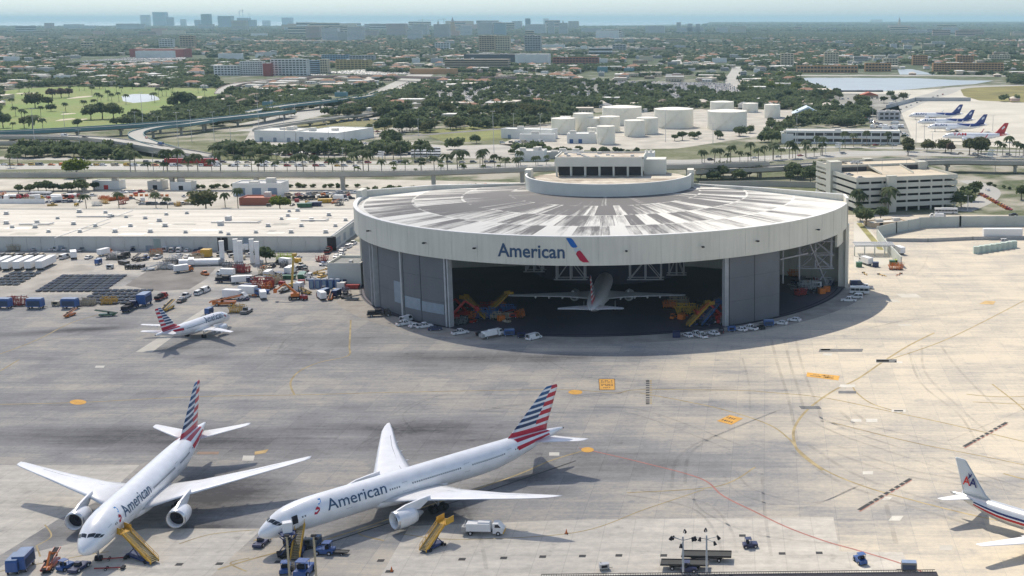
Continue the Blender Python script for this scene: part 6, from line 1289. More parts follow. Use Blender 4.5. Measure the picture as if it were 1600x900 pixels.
def flood(label, x, yt, h, n):
    g = G(x, yt, h); t = thing('floodlight_mast', label, 'floodlight', (g.x, g.y, 0), 0, 'apron floodlight masts'); MB().bar((0, 0, 0), (0, 0, h), .26, 8, .14).build('pole', LGREY, t)
    for k in range(n):
        a = 2*PI*k/n+.4; p = (1.9*math.cos(a), 1.9*math.sin(a), h-.6+.8*(k % 2)); MB().bar((0, 0, h-.7), p, .06, 4).build('arm', STEEL, t); MB().bar((p[0], p[1], p[2]+.15), (p[0]+.35*math.cos(a), p[1]+.35*math.sin(a), p[2]-.45), .14, 8, .32).build('lamp_head', DARK, t)
flood('floodlight mast with six dark lamps in front of the dark flatbed carts', 1067, 838, 18, 6); flood('floodlight mast with four dark lamps, right one before the carts', 1104, 836, 18, 5)
def pylon(label, x, yb, yt):
    g = G(x, yb); h = HT(x, yb, yt); t = thing('sign_gantry', label, 'sign'); t.location = g; MB().box((0, 0, 0), (.5, .5, h)).build('post', LGREY, t)
    for k in range(3): MB().beam((-4+k*.6, 0, h*(.55+.2*k)), (.5+k*.6, 0, h*(.5+.2*k)), .4, .9).build('sign_blade', WHITE, t)
pylon('white slanted sign gantry by the road near the cargo terminal', 1312, 238, 222); pylon('white slanted sign gantry by the buses', 598, 252, 236); pylon('white curved sign gantry right of the garage', 1550, 254, 233)
# ---- uncountable tree cover and roofs of the far suburb ----
def canopy():
    near = [crown(200+i, 4.6, 6.5, 5, 110, 1.0, .6).mesh('canopy tree', LEAF) for i in range(4)]
    x, y = field_pts(58000, 1180, 3400); k = clear(x, y)
    # open neighbourhoods: noise keeps gaps
    f = np.sin(x*.011+1.3*np.sin(y*.006))+np.sin(y*.009+1.7*np.sin(x*.005)); k &= (f > -.95)
    lg = PXP(LOTS); il = inpoly(x, y, lg); k &= ~il | (rng.random(len(x)) < .26)
    x, y = x[k], y[k]; s = rng.uniform(.7, 1.5, len(x))
    # dark woods around the tanks and lots
    for poly, n in (([(600, 205), (860, 200), (900, 178), (860, 160), (700, 165), (600, 178)], 330), ([(480, 172), (640, 160), (680, 146), (640, 142), (560, 158)], 260), ([(860, 172), (1000, 166), (1150, 162), (1240, 158), (1240, 146), (1060, 160), (860, 160)], 520), ([(1160, 158), (1250, 160), (1250, 116), (1160, 118)], 520), ([(200, 196), (400, 180), (540, 156), (520, 150), (380, 168)], 220), ([(1190, 236), (1240, 236), (1240, 184), (1195, 184)], 60), ([(330, 244), (860, 241), (860, 233), (340, 232)], 190), ([(1200, 200), (1350, 196), (1350, 186), (1210, 184)], 60), ([(20, 248), (205, 249), (205, 236), (30, 234)], 60)):
        g = PXP(poly); x0, x1, y0, y1 = min(p[0] for p in g), max(p[0] for p in g), min(p[1] for p in g), max(p[1] for p in g)
        xx, yy = rng.uniform(x0, x1, n*4), rng.uniform(y0, y1, n*4); kk = inpoly(xx, yy, g)
        xx, yy = xx[kk][:n], yy[kk][:n]; ok = np.ones(len(xx), bool)
        for z in [PXP(TANKS), PXP(LAKE), PXP([(640, 242), (800, 242), (800, 234), (640, 234)]), PXP([(390, 225), (390, 200), (530, 200), (530, 226)])]+ZG[11:]: ok &= ~inpoly(xx, yy, z)
        x = np.r_[x, xx[ok]]; y = np.r_[y, yy[ok]]
    s = rng.uniform(.7, 1.5, len(x));
    scatter_stuff('suburb_tree_cover', np.c_[x, y, np.zeros(len(x))], s, rng.uniform(0, 6.28, len(x)), near)
    far = []
    for i in range(4):
        rd = random.Random(300+i); b = MB()
        for _ in range(7):
            r = rd.uniform(4, 8); b.blob((rd.uniform(-14, 14), rd.uniform(-14, 14), rd.uniform(2, 5)), (r, r, r*.75), 7, 5, 0, .55, rd)
        far.append(b.mesh('canopy clump', LEAF))
    x, y = field_pts(30000, 3300, 9500); k = clear(x, y); f = np.sin(x*.004+1.3*np.sin(y*.0022))+np.sin(y*.003+1.7*np.sin(x*.002)); k &= (f > -1.3)
    x, y = x[k], y[k]; s = rng.uniform(.8, 1.5, len(x))
    x2, y2 = field_pts(9000, 9500, 15000); x = np.r_[x, x2]; y = np.r_[y, y2]; s = np.r_[s, rng.uniform(1.6, 2.6, len(x2))]
    x3 = rng.uniform(-200, 9000, 5000); y3 = rng.uniform(15000, 26000, 5000); q = x3 < .36*y3; x = np.r_[x, x3[q]]; y = np.r_[y, y3[q]]; s = np.r_[s, rng.uniform(3, 4.5, q.sum())]
    scatter_stuff('distant_tree_cover', np.c_[x, y, np.zeros(len(x))], s, rng.uniform(0, 6.28, len(x)), far)
canopy()
def house_mesh(w, d, h, roofc, wallc, hip=True):
    b = MB(); b.box((0, 0, 0), (w, d, h), 0, 0); e = .7; X, Y = w/2+e, d/2+e
    if hip: rl = max(.5, (w-d)/2); b.add([(-X, -Y, h), (X, -Y, h), (X, Y, h), (-X, Y, h), (-rl, 0, h+d*.24), (rl, 0, h+d*.24)], [(0, 1, 5, 4), (1, 2, 5), (2, 3, 4, 5), (3, 0, 4)], 1)
    else: b.box((0, 0, h), (w+.6, d+.6, .5), 0, 1)
    for i in range(int(w/4)): b.box((-w/2+2+i*4, -d/2-.02, 1), (1.6, .08, 1.3), 0, 2)
    return b.mesh('house', [mat('house wall '+wallc, WC[wallc], .8, var=.05), mat('house roof '+roofc, RC[roofc], .85, var=.15, scale=.3), GLASS])
WC = dict(white=(.62, .61, .57), cream=(.58, .50, .38), pink=(.55, .40, .34), tan=(.42, .36, .28))
RC = dict(white=(.74, .73, .69), terracotta=(.30, .165, .11), grey=(.30, .30, .30), brown=(.20, .15, .12), pale=(.60, .54, .46))
HK = [('white', 'white', False, 14, 10, 3.4), ('terracotta', 'cream', True, 15, 11, 3.4), ('grey', 'white', True, 14, 10, 3.4), ('brown', 'tan', True, 16, 11, 3.6), ('pale', 'pink', True, 14, 11, 3.4), ('terracotta', 'white', True, 22, 12, 6.2), ('white', 'cream', False, 26, 16, 6.5), ('pale', 'cream', False, 34, 18, 5)]
HM = [house_mesh(w, d, h, r, c, hp_) for r, c, hp_, w, d, h in HK]
def houses():
    pts = []
    for y0, y1, n in ((1250, 2300, 460), (2300, 4300, 420)):
        x, y = field_pts(n*2, y0, y1); k = clear(x, y) & ~inpoly(x, y, PXP(LOTS)); pts += list(zip(x[k][:n//2], y[k][:n//2]))
    pts = pts[:300]
    names = dict(zip(range(8), ['flat white roofed house', 'terracotta roofed cream house', 'grey roofed white house', 'brown roofed tan house', 'pale roofed pink house', 'two storey terracotta roofed house', 'flat roofed cream block', 'long pale roofed low block']))
    rows = {}
    for x, y in pts:
        i = random.choices(range(8), (7, 2.5, 4, 3, 4, 1.2, 3, 2.5))[0]; band = 'the suburb past the tanks' if y < 1750 else 'the middle suburb' if y < 2500 else 'the far suburb'; rows.setdefault((i, band), []).append((x, y))
    for (i, band), q in rows.items():
        q.sort(key=lambda p: p[0]/p[1])
        for j, (x, y) in enumerate(q):
            o = bpy.data.objects.new('suburban_house', HM[i]); COL.objects.link(o); o.location = (x, y, 0); o.rotation_euler = (0, 0, random.choice((0, PI/2, .05, -.1))); s = random.uniform(.8, 1.1); o.scale = (s, s, .95)
            tag(o, f'{names[i]}, {ordn(j+1)} such from the left in {band}', 'house', 'suburban houses among trees')
    x, y = field_pts(15000, 1400, 7000); k = clear(x, y) & ~inpoly(x, y, PXP(LOTS)); x, y = x[k], y[k]
    scatter_stuff('suburb_roof_cover', np.c_[x, y, np.full(len(x), 1.5)], rng.uniform(.75, 1.15, len(x)), rng.choice([0, PI/2, .05, 1.5, -.1], len(x)), HM)
houses()
# ---- vehicles ----
CC = dict(white=(.72, .72, .71), silver=(.42, .43, .44), black=(.025, .027, .03), red=(.32, .02, .02), blue=(.04, .10, .28), navy=(.02, .03, .09), grey=(.16, .165, .17), green=(.05, .14, .08), orange=(.60, .17, .03), yellow=(.55, .34, .05), tan=(.42, .36, .26), lime=(.45, .55, .08), olive=(.05, .05, .045))
def paint(c): return mat('car paint '+c, CC[c], .85 if c == 'olive' else .35, .0, var=.0, spec=.5)
_V = {}
def side(b, prof, w, y0=0, mi=0, top_in=0.):
    """side outline (x, z) made into a solid w wide, narrowing by top_in at its top"""
    zs = [p[1] for p in prof]; z0, z1 = min(zs), max(zs); n = len(prof); P = []
    for s in (-1, 1):
        for x, z in prof: P.append((x, y0+s*(w/2-top_in*(z-z0)/(z1-z0+1e-6)), z))
    f = [(i, (i+1) % n, n+(i+1) % n, n+i) for i in range(n)]; f += [tuple(range(n))[::-1], tuple(range(n, 2*n))]
    return b.add(P, f, mi)
def wheels(r, w, xs, y):
    return [('wheel', MB().bar((0, -w/2, 0), (0, w/2, 0), r, 10).bar((0, -w/2-.01, 0), (0, w/2+.01, 0), r*.5, 8, None, 1), [DARK, LGREY], (x, s*y, r)) for x in xs for s in (-1, 1)]
def veh(kind, col='white'):
    """list of (part, mesh, place)"""
    if (kind, col) in _V: return _V[kind, col]
    p, q = paint(col), []
    if kind in ('sedan', 'suv', 'van', 'pickup'):
        L, W, H = dict(sedan=(4.8, 1.85, 1.45), suv=(4.9, 1.95, 1.8), van=(5.6, 2.05, 2.1), pickup=(5.7, 2.0, 1.85))[kind]; h = .92 if kind == 'sedan' else 1.05; x = L/2
        b = MB(); side(b, [(-x, .38), (-x+.05, h-.08), (-x+.25, h), (x-1.25, h), (x-.2, h-.22), (x, h-.4), (x, .36), (x-.3, .28), (-x+.3, .28)], W, 0, 0, .06)
        cab = dict(sedan=(-x+.55, -x+1.25, x-2.2, x-1.35), suv=(-x+.08, -x+.35, x-2.0, x-1.25), van=(-x+.05, -x+.2, x-1.5, x-.75), pickup=(-.75, -.6, x-2.25, x-1.5))[kind]
        g = MB(); side(g, [(cab[0], h-.02), (cab[1], H-.05), (cab[2], H-.05), (cab[3], h-.02)], W-.12, 0, 0, .2)
        side(b, [(cab[1]-.06, H-.06), (cab[1]+.05, H), (cab[2]-.05, H), (cab[2]+.08, H-.06)], W-.5, 0, 0, .04)
        for f in (0., .5, 1.):
            xb, xt = cab[0]+(cab[3]-cab[0])*f, cab[1]+(cab[2]-cab[1])*f
            for s in (-1, 1): b.beam((xb, s*(W/2-.07), h-.03), (xt, s*(W/2-.27), H-.04), .1 if f != .5 else .14, .12)
        if kind == 'van': b.box((-x+1.6, 0, h), (2.6, W-.1, H-h-.1), 0, 0, .9)
        if kind == 'pickup': b.box((-x+1.05, 0, h-.005), (1.7, W-.35, .01), 0, 1)
        q = [('body', b, [p, DARK], (0, 0, 0)), ('glass', g, GLASS, (0, 0, 0))]+wheels(.36, .24, (x-.95, -x+.95), W/2-.13)
        for s in (-1, 1): q.append(('headlight', MB().box((0, 0, 0), (.12, .4, .16)), LGREY, (x-.06, s*(W/2-.3), h-.33))); q.append(('tail_light', MB().box((0, 0, 0), (.08, .25, .2)), RED, (-x-.01, s*(W/2-.2), h-.3)))
    elif kind in ('box_truck', 'flatbed_truck', 'fuel_truck', 'service_truck'):
        b = MB(); side(b, [(1.9, .5), (1.9, 2.5), (3.0, 2.55), (3.6, 1.75), (4.0, 1.4), (4.0, .5)], 2.2, 0, 0, .1); g = MB(); side(g, [(2.3, 1.75), (2.35, 2.35), (2.98, 2.38), (3.55, 1.75)], 2.16, 0, 0, .04)
        ch = MB().box((-.2, 0, .55), (8.0, 1.0, .35)); q = [('cab', b, p, (0, 0, 0)), ('windscreen', g, GLASS, (0, 0, 0)), ('chassis', ch, DARK, (0, 0, 0))]+wheels(.48, .3, (3.0, -2.6), .95)
        if kind == 'box_truck': q.append(('cargo_box', MB().box((-1.2, 0, .9), (6.0, 2.4, 2.5)), WHITE, (0, 0, 0)))
        elif kind == 'flatbed_truck': q.append(('bed', MB().box((-1.2, 0, .9), (6.0, 2.4, .25)).box((1.7, 0, .9), (.15, 2.4, 1.3)), p, (0, 0, 0))); q.append(('load', MB().box((-1.6, 0, 1.15), (4.6, 2.0, .9)).box((-.4, 0, 2.05), (2, 1.4, .5)), DARK, (0, 0, 0)))
        elif kind == 'fuel_truck':
            q.append(('tank', MB().loft([[(x, 1.05*math.cos(a), 1.95+.85*math.sin(a)) for a in (2*PI*i/14 for i in range(14))] for x in (-4.1, -4.0, 1.6, 1.7)]), WHITE, (0, 0, 0)))
        else: q += [('tank', MB().box((-1.1, 0, .9), (5.2, 2.2, 1.5), 0, 0, .9), WHITE, (0, 0, 0)), ('tank_lid', MB().box((.0, 0, 2.4), (2.4, 1.2, .25)), WHITE, (0, 0, 0)), ('pump_rack', MB().box((-3.9, 0, .7), (.9, 2.2, 1.1)).bar((-3.9, -.8, 1.8), (-3.9, .8, 2.4), .08), STEEL, (0, 0, 0)), ('bumper', MB().box((4.02, 0, .5), (.15, 2.2, .35)), YELLOW, (0, 0, 0))]
    elif kind in ('bus', 'minibus'):
        L, H = (12., 3.1) if kind == 'bus' else (7.2, 2.8); x = L/2
        b = MB().box((0, 0, .4), (L, 2.5, 1.0)).box((0, 0, 2.3), (L-.1, 2.44, H-2.3)); g = MB().box((0, 0, 1.4), (L-.15, 2.46, .9))
        for i in range(int(L/1.6)+1): b.box((-x+.3+(L-.6)*i/int(L/1.6), 0, 1.4), (.14, 2.49, .9))
        b.box((-.5, 0, H), (L*.5, 1.5, .2)); q = [('body', b, p, (0, 0, 0)), ('glass', g, GLASS, (0, 0, 0))]+wheels(.5, .3, (x-1.8, -x+2.4), 1.12)
    elif kind == 'tug':
        b = MB(); side(b, [(-1.5, .3), (-1.5, .95), (-.2, 1.0), (.3, 1.05), (1.5, .95), (1.5, .3)], 1.6, 0, 0, .05); q = [('body', b, p, (0, 0, 0)), ('seat', MB().box((-.5, 0, 1.0), (.5, 1.2, .5)), DARK, (0, 0, 0)), ('canopy', MB().box((-.4, 0, 1.95), (1.3, 1.4, .08)).bar((-1, .6, 1), (-1, .6, 1.95), .04).bar((-1, -.6, 1), (-1, -.6, 1.95), .04).bar((.2, .6, 1), (.2, .6, 1.95), .04).bar((.2, -.6, 1), (.2, -.6, 1.95), .04), p, (0, 0, 0))]+wheels(.38, .3, (1.0, -1.0), .75)
    elif kind == 'pushback':
        b = MB(); side(b, [(-2.8, .35), (-2.8, 1.1), (2.8, 1.1), (2.9, .7), (2.9, .35)], 2.5, 0, 0, .05); g = MB(); side(g, [(-.6, 1.1), (-.5, 2.0), (.5, 2.0), (.7, 1.1)], 1.5, .3, 0, .1); q = [('body', b, p, (0, 0, 0)), ('cab', g, GLASS, (0, 0, 0)), ('cab_roof', MB().box((0, .3, 2.0), (1.1, 1.4, .1)), p, (0, 0, 0))]+wheels(.6, .4, (1.7, -1.7), 1.1)
    elif kind == 'cart':
        b = MB(); side(b, [(-1.7, .55), (-1.7, 2.0), (-1.5, 2.3), (1.5, 2.3), (1.7, 2.0), (1.7, .55)], 1.7, 0, 0, .06); q = [('body', b, p, (0, 0, 0)), ('drawbar', MB().bar((1.7, 0, .45), (2.7, 0, .35), .06), DARK, (0, 0, 0)), *[('curtain', MB().box((0, s*.86, .75), (2.8, .04, 1.1)), mat('cart curtain', (.05, .07, .12), .8), (0, 0, 0)) for s in (-1, 1)], ('roof', MB().box((0, 0, 2.3), (3.2, 1.6, .08)), mat('cart roof', (.20, .27, .40), .5), (0, 0, 0))]+wheels(.28, .18, (1.2, -1.2), .7)
    elif kind == 'dolly':
        b = MB().box((0, 0, .45), (3.6, 2.4, .16)).box((0, 1.1, .6), (3.6, .1, .12)).box((0, -1.1, .6), (3.6, .1, .12))
        for i in range(8): b.bar((-1.6+i*.46, -1, .66), (-1.6+i*.46, 1, .66), .06, 5, None, 1)
        b.bar((1.8, 0, .45), (3.0, 0, .35), .05, 5)
        for x in (-1.2, 1.2):
            for s in (-1, 1): b.bar((x, s*.9-.1, .25), (x, s*.9+.1, .25), .25, 8)
        q = [('body', b, [p, STEEL], (0, 0, 0))]
    elif kind == 'deck_trailer':
        q = [('deck', MB().box((0, 0, 1.05), (9.5, 2.6, .22)), p, (0, 0, 0)), *[('side_rail', MB().box((0, s*1.25, 1.27), (9.5, .1, .15)), DARK, (0, 0, 0)) for s in (-1, 1)], ('frame', MB().box((0, 0, .6), (6, 1.4, .45)), DARK, (0, 0, 0))]+wheels(.42, .3, (2.4, -2.4), 1.0)
    elif kind == 'trailer':
        q = [('box', MB().box((0, 0, 1.0), (14.5, 2.55, 2.9)), p, (0, 0, 0)), ('frame', MB().box((0, 0, .6), (13.5, 1.2, .4)).box((4.6, -.7, 0), (.2, .2, .7)).box((4.6, .7, 0), (.2, .2, .7)), DARK, (0, 0, 0))]+wheels(.5, .5, (-4.6, -5.8), .95)
    elif kind == 'loader':
        q = [('body', MB().box((-.2, 0, .4), (5.2, 1.7, .55)), p, (0, 0, 0)), ('belt', MB().beam((-3.4, 0, .95), (3.6, 0, 2.3), .95, .18), DARK, (0, 0, 0)), ('belt_frame', MB().beam((-3.5, .56, .98), (3.7, .56, 2.35), .12, .3).beam((-3.5, -.56, .98), (3.7, -.56, 2.35), .12, .3), p, (0, 0, 0)), ('seat', MB().box((-.8, .62, .95), (.6, .4, .8)), DARK, (0, 0, 0))]+wheels(.36, .26, (1.6, -1.7), .78)
    elif kind == 'forklift':
        q = [('body', MB().box((-.3, 0, .35), (2.4, 1.5, .95)), p, (0, 0, 0)), ('mast', MB().box((1.1, .4, .2), (.18, .14, 3.6)).box((1.1, -.4, .2), (.18, .14, 3.6)).box((1.1, 0, 2.2), (.14, .9, .15)), DARK, (0, 0, 0)), ('guard', MB().box((-.2, 0, 2.2), (1.5, 1.2, .08)).bar((-.9, .5, 1.3), (-.9, .5, 2.2), .05).bar((-.9, -.5, 1.3), (-.9, -.5, 2.2), .05).bar((.5, .5, 1.3), (.5, .5, 2.2), .05).bar((.5, -.5, 1.3), (.5, -.5, 2.2), .05), DARK, (0, 0, 0)), ('fork', MB().box((1.8, .3, .2), (1.3, .14, .06)).box((1.8, -.3, .2), (1.3, .14, .06)), STEEL, (0, 0, 0))]+wheels(.42, .3, (.7, -1.1), .65)
    elif kind == 'boom':
        q = [('chassis', MB().box((0, 0, .5), (3.4, 2.0, .6)), DARK, (0, 0, 0)), ('turret', MB().box((-.3, 0, 1.1), (2.6, 1.9, 1.0)), p, (0, 0, 0)), ('boom_arm', MB().beam((-1.0, 0, 1.9), (2.6, 0, 5.4), .5, .55).beam((2.6, 0, 5.4), (5.0, 0, 3.6), .38, .42).bar((-.3, 0, 1.9), (1.2, 0, 3.6), .12), p, (0, 0, 0)), ('basket', MB().box((5.6, 0, 2.6), (1.0, 1.9, .12)).box((5.6, .92, 2.7), (1, .06, 1)).box((5.6, -.92, 2.7), (1, .06, 1)).box((6.08, 0, 2.7), (.06, 1.8, 1)), p, (0, 0, 0))]+wheels(.5, .4, (1.2, -1.2), 1.0)
    elif kind == 'high_boom':
        q = [('chassis', MB().box((0, 0, .5), (3.4, 2.2, .7)), DARK, (0, 0, 0)), ('turret', MB().box((-.4, 0, 1.2), (3.0, 2.0, 1.1)), p, (0, 0, 0)), ('boom_arm', MB().beam((-.8, 0, 2.0), (1.6, 0, 10.5), .6, .7).beam((1.5, 0, 10.2), (2.4, 0, 12.5), .4, .45), p, (0, 0, 0)), ('basket', MB().box((2.9, 0, 12.2), (1.2, 1.6, 1.0)), p, (0, 0, 0))]+wheels(.55, .4, (1.3, -1.3), 1.1)
    elif kind == 'toilet':
        q = [('cabin', MB().box((0, 0, 0), (1.25, 1.25, 2.2)), p, (0, 0, 0)), ('roof', MB().box((0, 0, 2.2), (1.3, 1.3, .25), 0, 0, .6), mat('toilet roof', (.25, .30, .38), .5), (0, 0, 0)), ('door', MB().box((0, -.64, .1), (.8, .04, 1.9)), mat('toilet door', (.22, .30, .38), .5), (0, 0, 0))]
    elif kind == 'skip': b = MB(); side(b, [(-2.6, .2), (-3, 1.8), (3, 1.8), (2.6, .2)], 2.3); q = [('bin', b, p, (0, 0, 0)), ('rib', MB().box((-1.2, 0, .3), (.12, 2.4, 1.4)).box((1.2, 0, .3), (.12, 2.4, 1.4)), DARK, (0, 0, 0))]
    elif kind == 'towbar': q = [('bar', MB().bar((-2.6, 0, .35), (2.4, 0, .35), .12), p, (0, 0, 0)), ('head', MB().box((2.6, 0, .2), (.6, 1.2, .35)), DARK, (0, 0, 0))]+wheels(.26, .18, (-.4,), .5)
    elif kind == 'crate': q = [('box', MB().box((0, 0, .1), (2.4, 2.0, 1.9)), p, (0, 0, 0)), ('skid', MB().box((0, -.7, 0), (2.4, .2, .1)).box((0, .7, 0), (2.4, .2, .1)), DARK, (0, 0, 0)), ('lid', MB().box((0, 0, 2.0), (2.5, 2.1, .08)), p, (0, 0, 0))]
    elif kind == 'rack': # tangle of folded stand frames
        b = MB(); rd = random.Random(3)
        for i in range(26):
            x, y = rd.uniform(-2.6, 2.6), rd.uniform(-1.6, 1.6); b.bar((x, y, .1), (x+rd.uniform(-1, 1), y+rd.uniform(-.6, .6), rd.uniform(1.4, 3.2)), .09, 5)
        for i in range(10): z = .3+i*.28; b.bar((-2.7, rd.uniform(-1.6, 1.6), z), (2.7, rd.uniform(-1.6, 1.6), z+rd.uniform(-.2, .2)), .08, 5)
        q = [('frame', b, p, (0, 0, 0)), ('base', MB().box((0, 0, 0), (5.6, 3.6, .18)), DARK, (0, 0, 0))]
    elif kind == 'generator': q = [('cabinet', MB().box((0, 0, .5), (2.6, 1.5, 1.3)), p, (0, 0, 0)), ('vent', MB().box((0, -.77, .8), (1.6, .04, .7)), DARK, (0, 0, 0)), ('exhaust', MB().bar((-.8, .3, 1.8), (-.8, .3, 2.2), .08), DARK, (0, 0, 0)), ('drawbar', MB().bar((1.3, 0, .45), (2.3, 0, .35), .06), DARK, (0, 0, 0))]+wheels(.3, .2, (.9, -.9), .65)
    out = [(nm, m if isinstance(m, bpy.types.Mesh) else m.mesh(kind+' '+nm, mm), loc) for nm, m, mm, loc in q]
    wm = next((m for nm, m, l_ in out if nm == 'wheel'), None); out = [(nm, wm if nm == 'wheel' else m, l_) for nm, m, l_ in out]
    _V[kind, col] = out; return out
VN = dict(sedan=('parked_car', 'car'), suv=('sport_utility_car', 'car'), van=('van', 'van'), pickup=('pickup_truck', 'pickup'), box_truck=('box_truck', 'truck'), flatbed_truck=('flatbed_truck', 'truck'), fuel_truck=('fuel_truck', 'truck'), service_truck=('lavatory_service_truck', 'truck'), bus=('bus', 'bus'), minibus=('minibus', 'bus'), tug=('baggage_tug', 'tug'), pushback=('pushback_tug', 'tug'), cart=('baggage_cart', 'cart'), dolly=('container_dolly', 'dolly'), deck_trailer=('deck_trailer', 'trailer'), trailer=('box_trailer', 'trailer'), loader=('belt_loader', 'loader'), forklift=('forklift', 'forklift'), boom=('boom_lift', 'lift'), high_boom=('boom_lift', 'lift'), toilet=('portable_toilet', 'toilet'), skip=('waste_skip', 'skip'), towbar=('towbar', 'towbar'), crate=('crate', 'crate'), rack=('frame_stack', 'stand'), generator=('generator', 'generator'))
def put(kind, col, x, y, deg, label, group=None, sc=1., z=0., world=None):
    nm, cat = VN[kind]; t = thing(nm, label, cat, world or (G(x, y)+Vector((0, 0, z))), R(90+(deg-35)*.4 if 12 < deg < 63 and x < 560 and not world else deg), group)
    if sc != 1.: t.scale = (sc,)*3
    for pn, me, loc in veh(kind, col):
        o = bpy.data.objects.new(pn, me); COL.objects.link(o); o.parent = t; o.location = loc
    return t
def flat_car(kind, col):
    """the same car joined into one mesh, for cars too small to show parts"""
    k = ('flat', kind, col)
    if k in _V: return _V[k]
    bm = bmesh.new(); mats = []
    for nm, me, loc in veh(kind, col):
        if nm in ('headlight', 'tail_light'): continue
        b2 = bmesh.new(); b2.from_mesh(me); idx = []
        for m in me.materials:
            if m not in mats: mats.append(m)
            idx.append(mats.index(m))
        for f in b2.faces: f.material_index = idx[min(f.material_index, len(idx)-1)]
        bmesh.ops.translate(b2, verts=b2.verts, vec=loc); tmp = bpy.data.meshes.new('tmp'); b2.to_mesh(tmp); b2.free(); bm.from_mesh(tmp); bpy.data.meshes.remove(tmp)
    me = bpy.data.meshes.new('small car'); bm.to_mesh(me); bm.free()
    for m in mats: me.materials.append(m)
    _V[k] = me; return me
def small(kind, col, loc, deg, label, group):
    """one mesh car"""
    o = bpy.data.objects.new(VN[kind][0], flat_car(kind, col)); COL.objects.link(o); o.location = loc; o.rotation_euler = (0, 0, R(deg)); o.scale = (.84,)*3 if kind == 'dolly' else (1,)*3; return tag(o, label, VN[kind][1], group)
# hangar front, left group to right group
GH = 'vehicles along the hangar doors'
for k, c, x, y, d, lb in [
 ('flatbed_truck', 'black', 593, 494, 12, 'dark empty flatbed by the leftmost door panels'), ('pickup', 'white', 632, 508, 40, 'white pickup with dark bed, first of the cluster at the door foot'), ('van', 'white', 636, 502, 60, 'white van behind the first pickup at the door foot'), ('sedan', 'white', 650, 511, 35, 'white car, second of the cluster at the door foot'), ('pickup', 'white', 663, 512, 30, 'white pickup, third of the cluster at the door foot'), ('sedan', 'navy', 680, 516, 15, 'dark navy car right of the white cluster'),
 ('pickup', 'white', 719, 522, 35, 'white pickup alone at the bay edge, tail to the camera'), ('pickup', 'black', 757, 524, 20, 'black pickup behind the white service van'), ('service_truck', 'white', 769, 527, 45, 'white service van with tank, beside the blue truck'), ('cart', 'blue', 796, 525, 10, 'large blue covered cart before the open bay'), ('generator', 'navy', 815, 528, 5, 'dark navy ground unit right of the blue cart'), ('van', 'white', 834, 530, 50, 'white van with dark windows, alone before the open bay'),
 ('crate', 'navy', 1057, 527, 0, 'navy crate, leftmost of the right row'), ('sedan', 'white', 1074, 526, 125, 'white car beside the navy crate'), ('pickup', 'white', 1088, 525, 125, 'white pickup loaded with frames in the right row'), ('pickup', 'white', 1096, 527, 120, 'second white pickup of the right row, in front'), ('sedan', 'white', 1114, 523, 140, 'white car in the middle of the right row'), ('sedan', 'black', 1127, 519, 90, 'dark car with red lamps in the right row'), ('generator', 'blue', 1143, 518, 10, 'blue ground unit at the door post'), ('sedan', 'white', 1157, 517, 150, 'white car just right of the door post'), ('pickup', 'white', 1172, 515, 145, 'white flatbed pickup before the right doors'), ('tug', 'black', 1189, 514, 120, 'black tug with yellow ball beside the blue cart'), ('cart', 'blue', 1201, 510, 10, 'bright blue cart before the right doors'), ('sedan', 'white', 1220, 507, 165, 'white car at the end of the right doors'), ('sedan', 'white', 1241, 502, 160, 'last white car of the right row, beside the side bay'),
 ('pickup', 'white', 1326, 471, 175, 'white pickup by the right pillar, nearest the camera'), ('suv', 'white', 1338, 466, 170, 'white estate car behind the pickup at the right pillar'), ('minibus', 'white', 1343, 459, 172, 'white shuttle bus by the right pillar'), ('pickup', 'white', 1353, 451, 172, 'white pickup behind the shuttle bus'), ('van', 'navy', 1339, 446, 5, 'dark van half hidden behind the right pillar')]: put(k, c, x, y, d, lb, GH)
# right bays and stand
for k, c, x, y, d, lb in [('box_truck', 'white', 1352, 413, 115, 'white tractor truck under the loading canopy'), ('crate', 'green', 1342, 417, 0, 'green container left of the truck in the bays'), ('crate', 'navy', 1368, 417, 0, 'dark container right of the truck in the bays'), ('crate', 'green', 1394, 414, 0, 'green container at the right end of the bays'), ('generator', 'lime', 1402, 412, 0, 'lime green unit by the retaining wall'), ('rack', 'orange', 1400, 421, 0, 'orange jumble of frames at the end of the bays'), ('towbar', 'yellow', 1352, 429, 100, 'yellow towbar in front of the bays, left one'), ('towbar', 'yellow', 1379, 431, 120, 'yellow towbar in front of the bays, middle one'), ('towbar', 'orange', 1404, 430, 60, 'orange towbar at the right end of the bays'), ('box_truck', 'white', 1404, 396, 108, 'white box truck beside the retaining wall'), ('suv', 'white', 1571, 379, 5, 'white jeep on the right stand behind the barriers'), ('service_truck', 'white', 1464, 341, 178, 'white box truck with round mark before the garage'), ('bus', 'white', 1478, 334, 178, 'white coach parked at the foot of the garage'), ('sedan', 'black', 1583, 337, 170, 'black car on the street right of the garage')]: put(k, c, x, y, d, lb)
t = put('trailer', 'white', 1566, 373, 0, 'long white tank trailer with red mark on the right stand', sc=1.25)
for (pt, pd) in (((1512, 390), 0),): pass
for i in range(11): small('sedan', ('orange', 'orange', 'red', 'yellow')[i % 4], G(1534+i*4.2, 305+i*2.3), -60, f'{ordn(i+1)} taxi from the underpass in the orange rank by the garage', 'taxis in the rank by the garage')
small('sedan', 'white', G(1543, 298), 100, 'white car driving on the garage street', None)
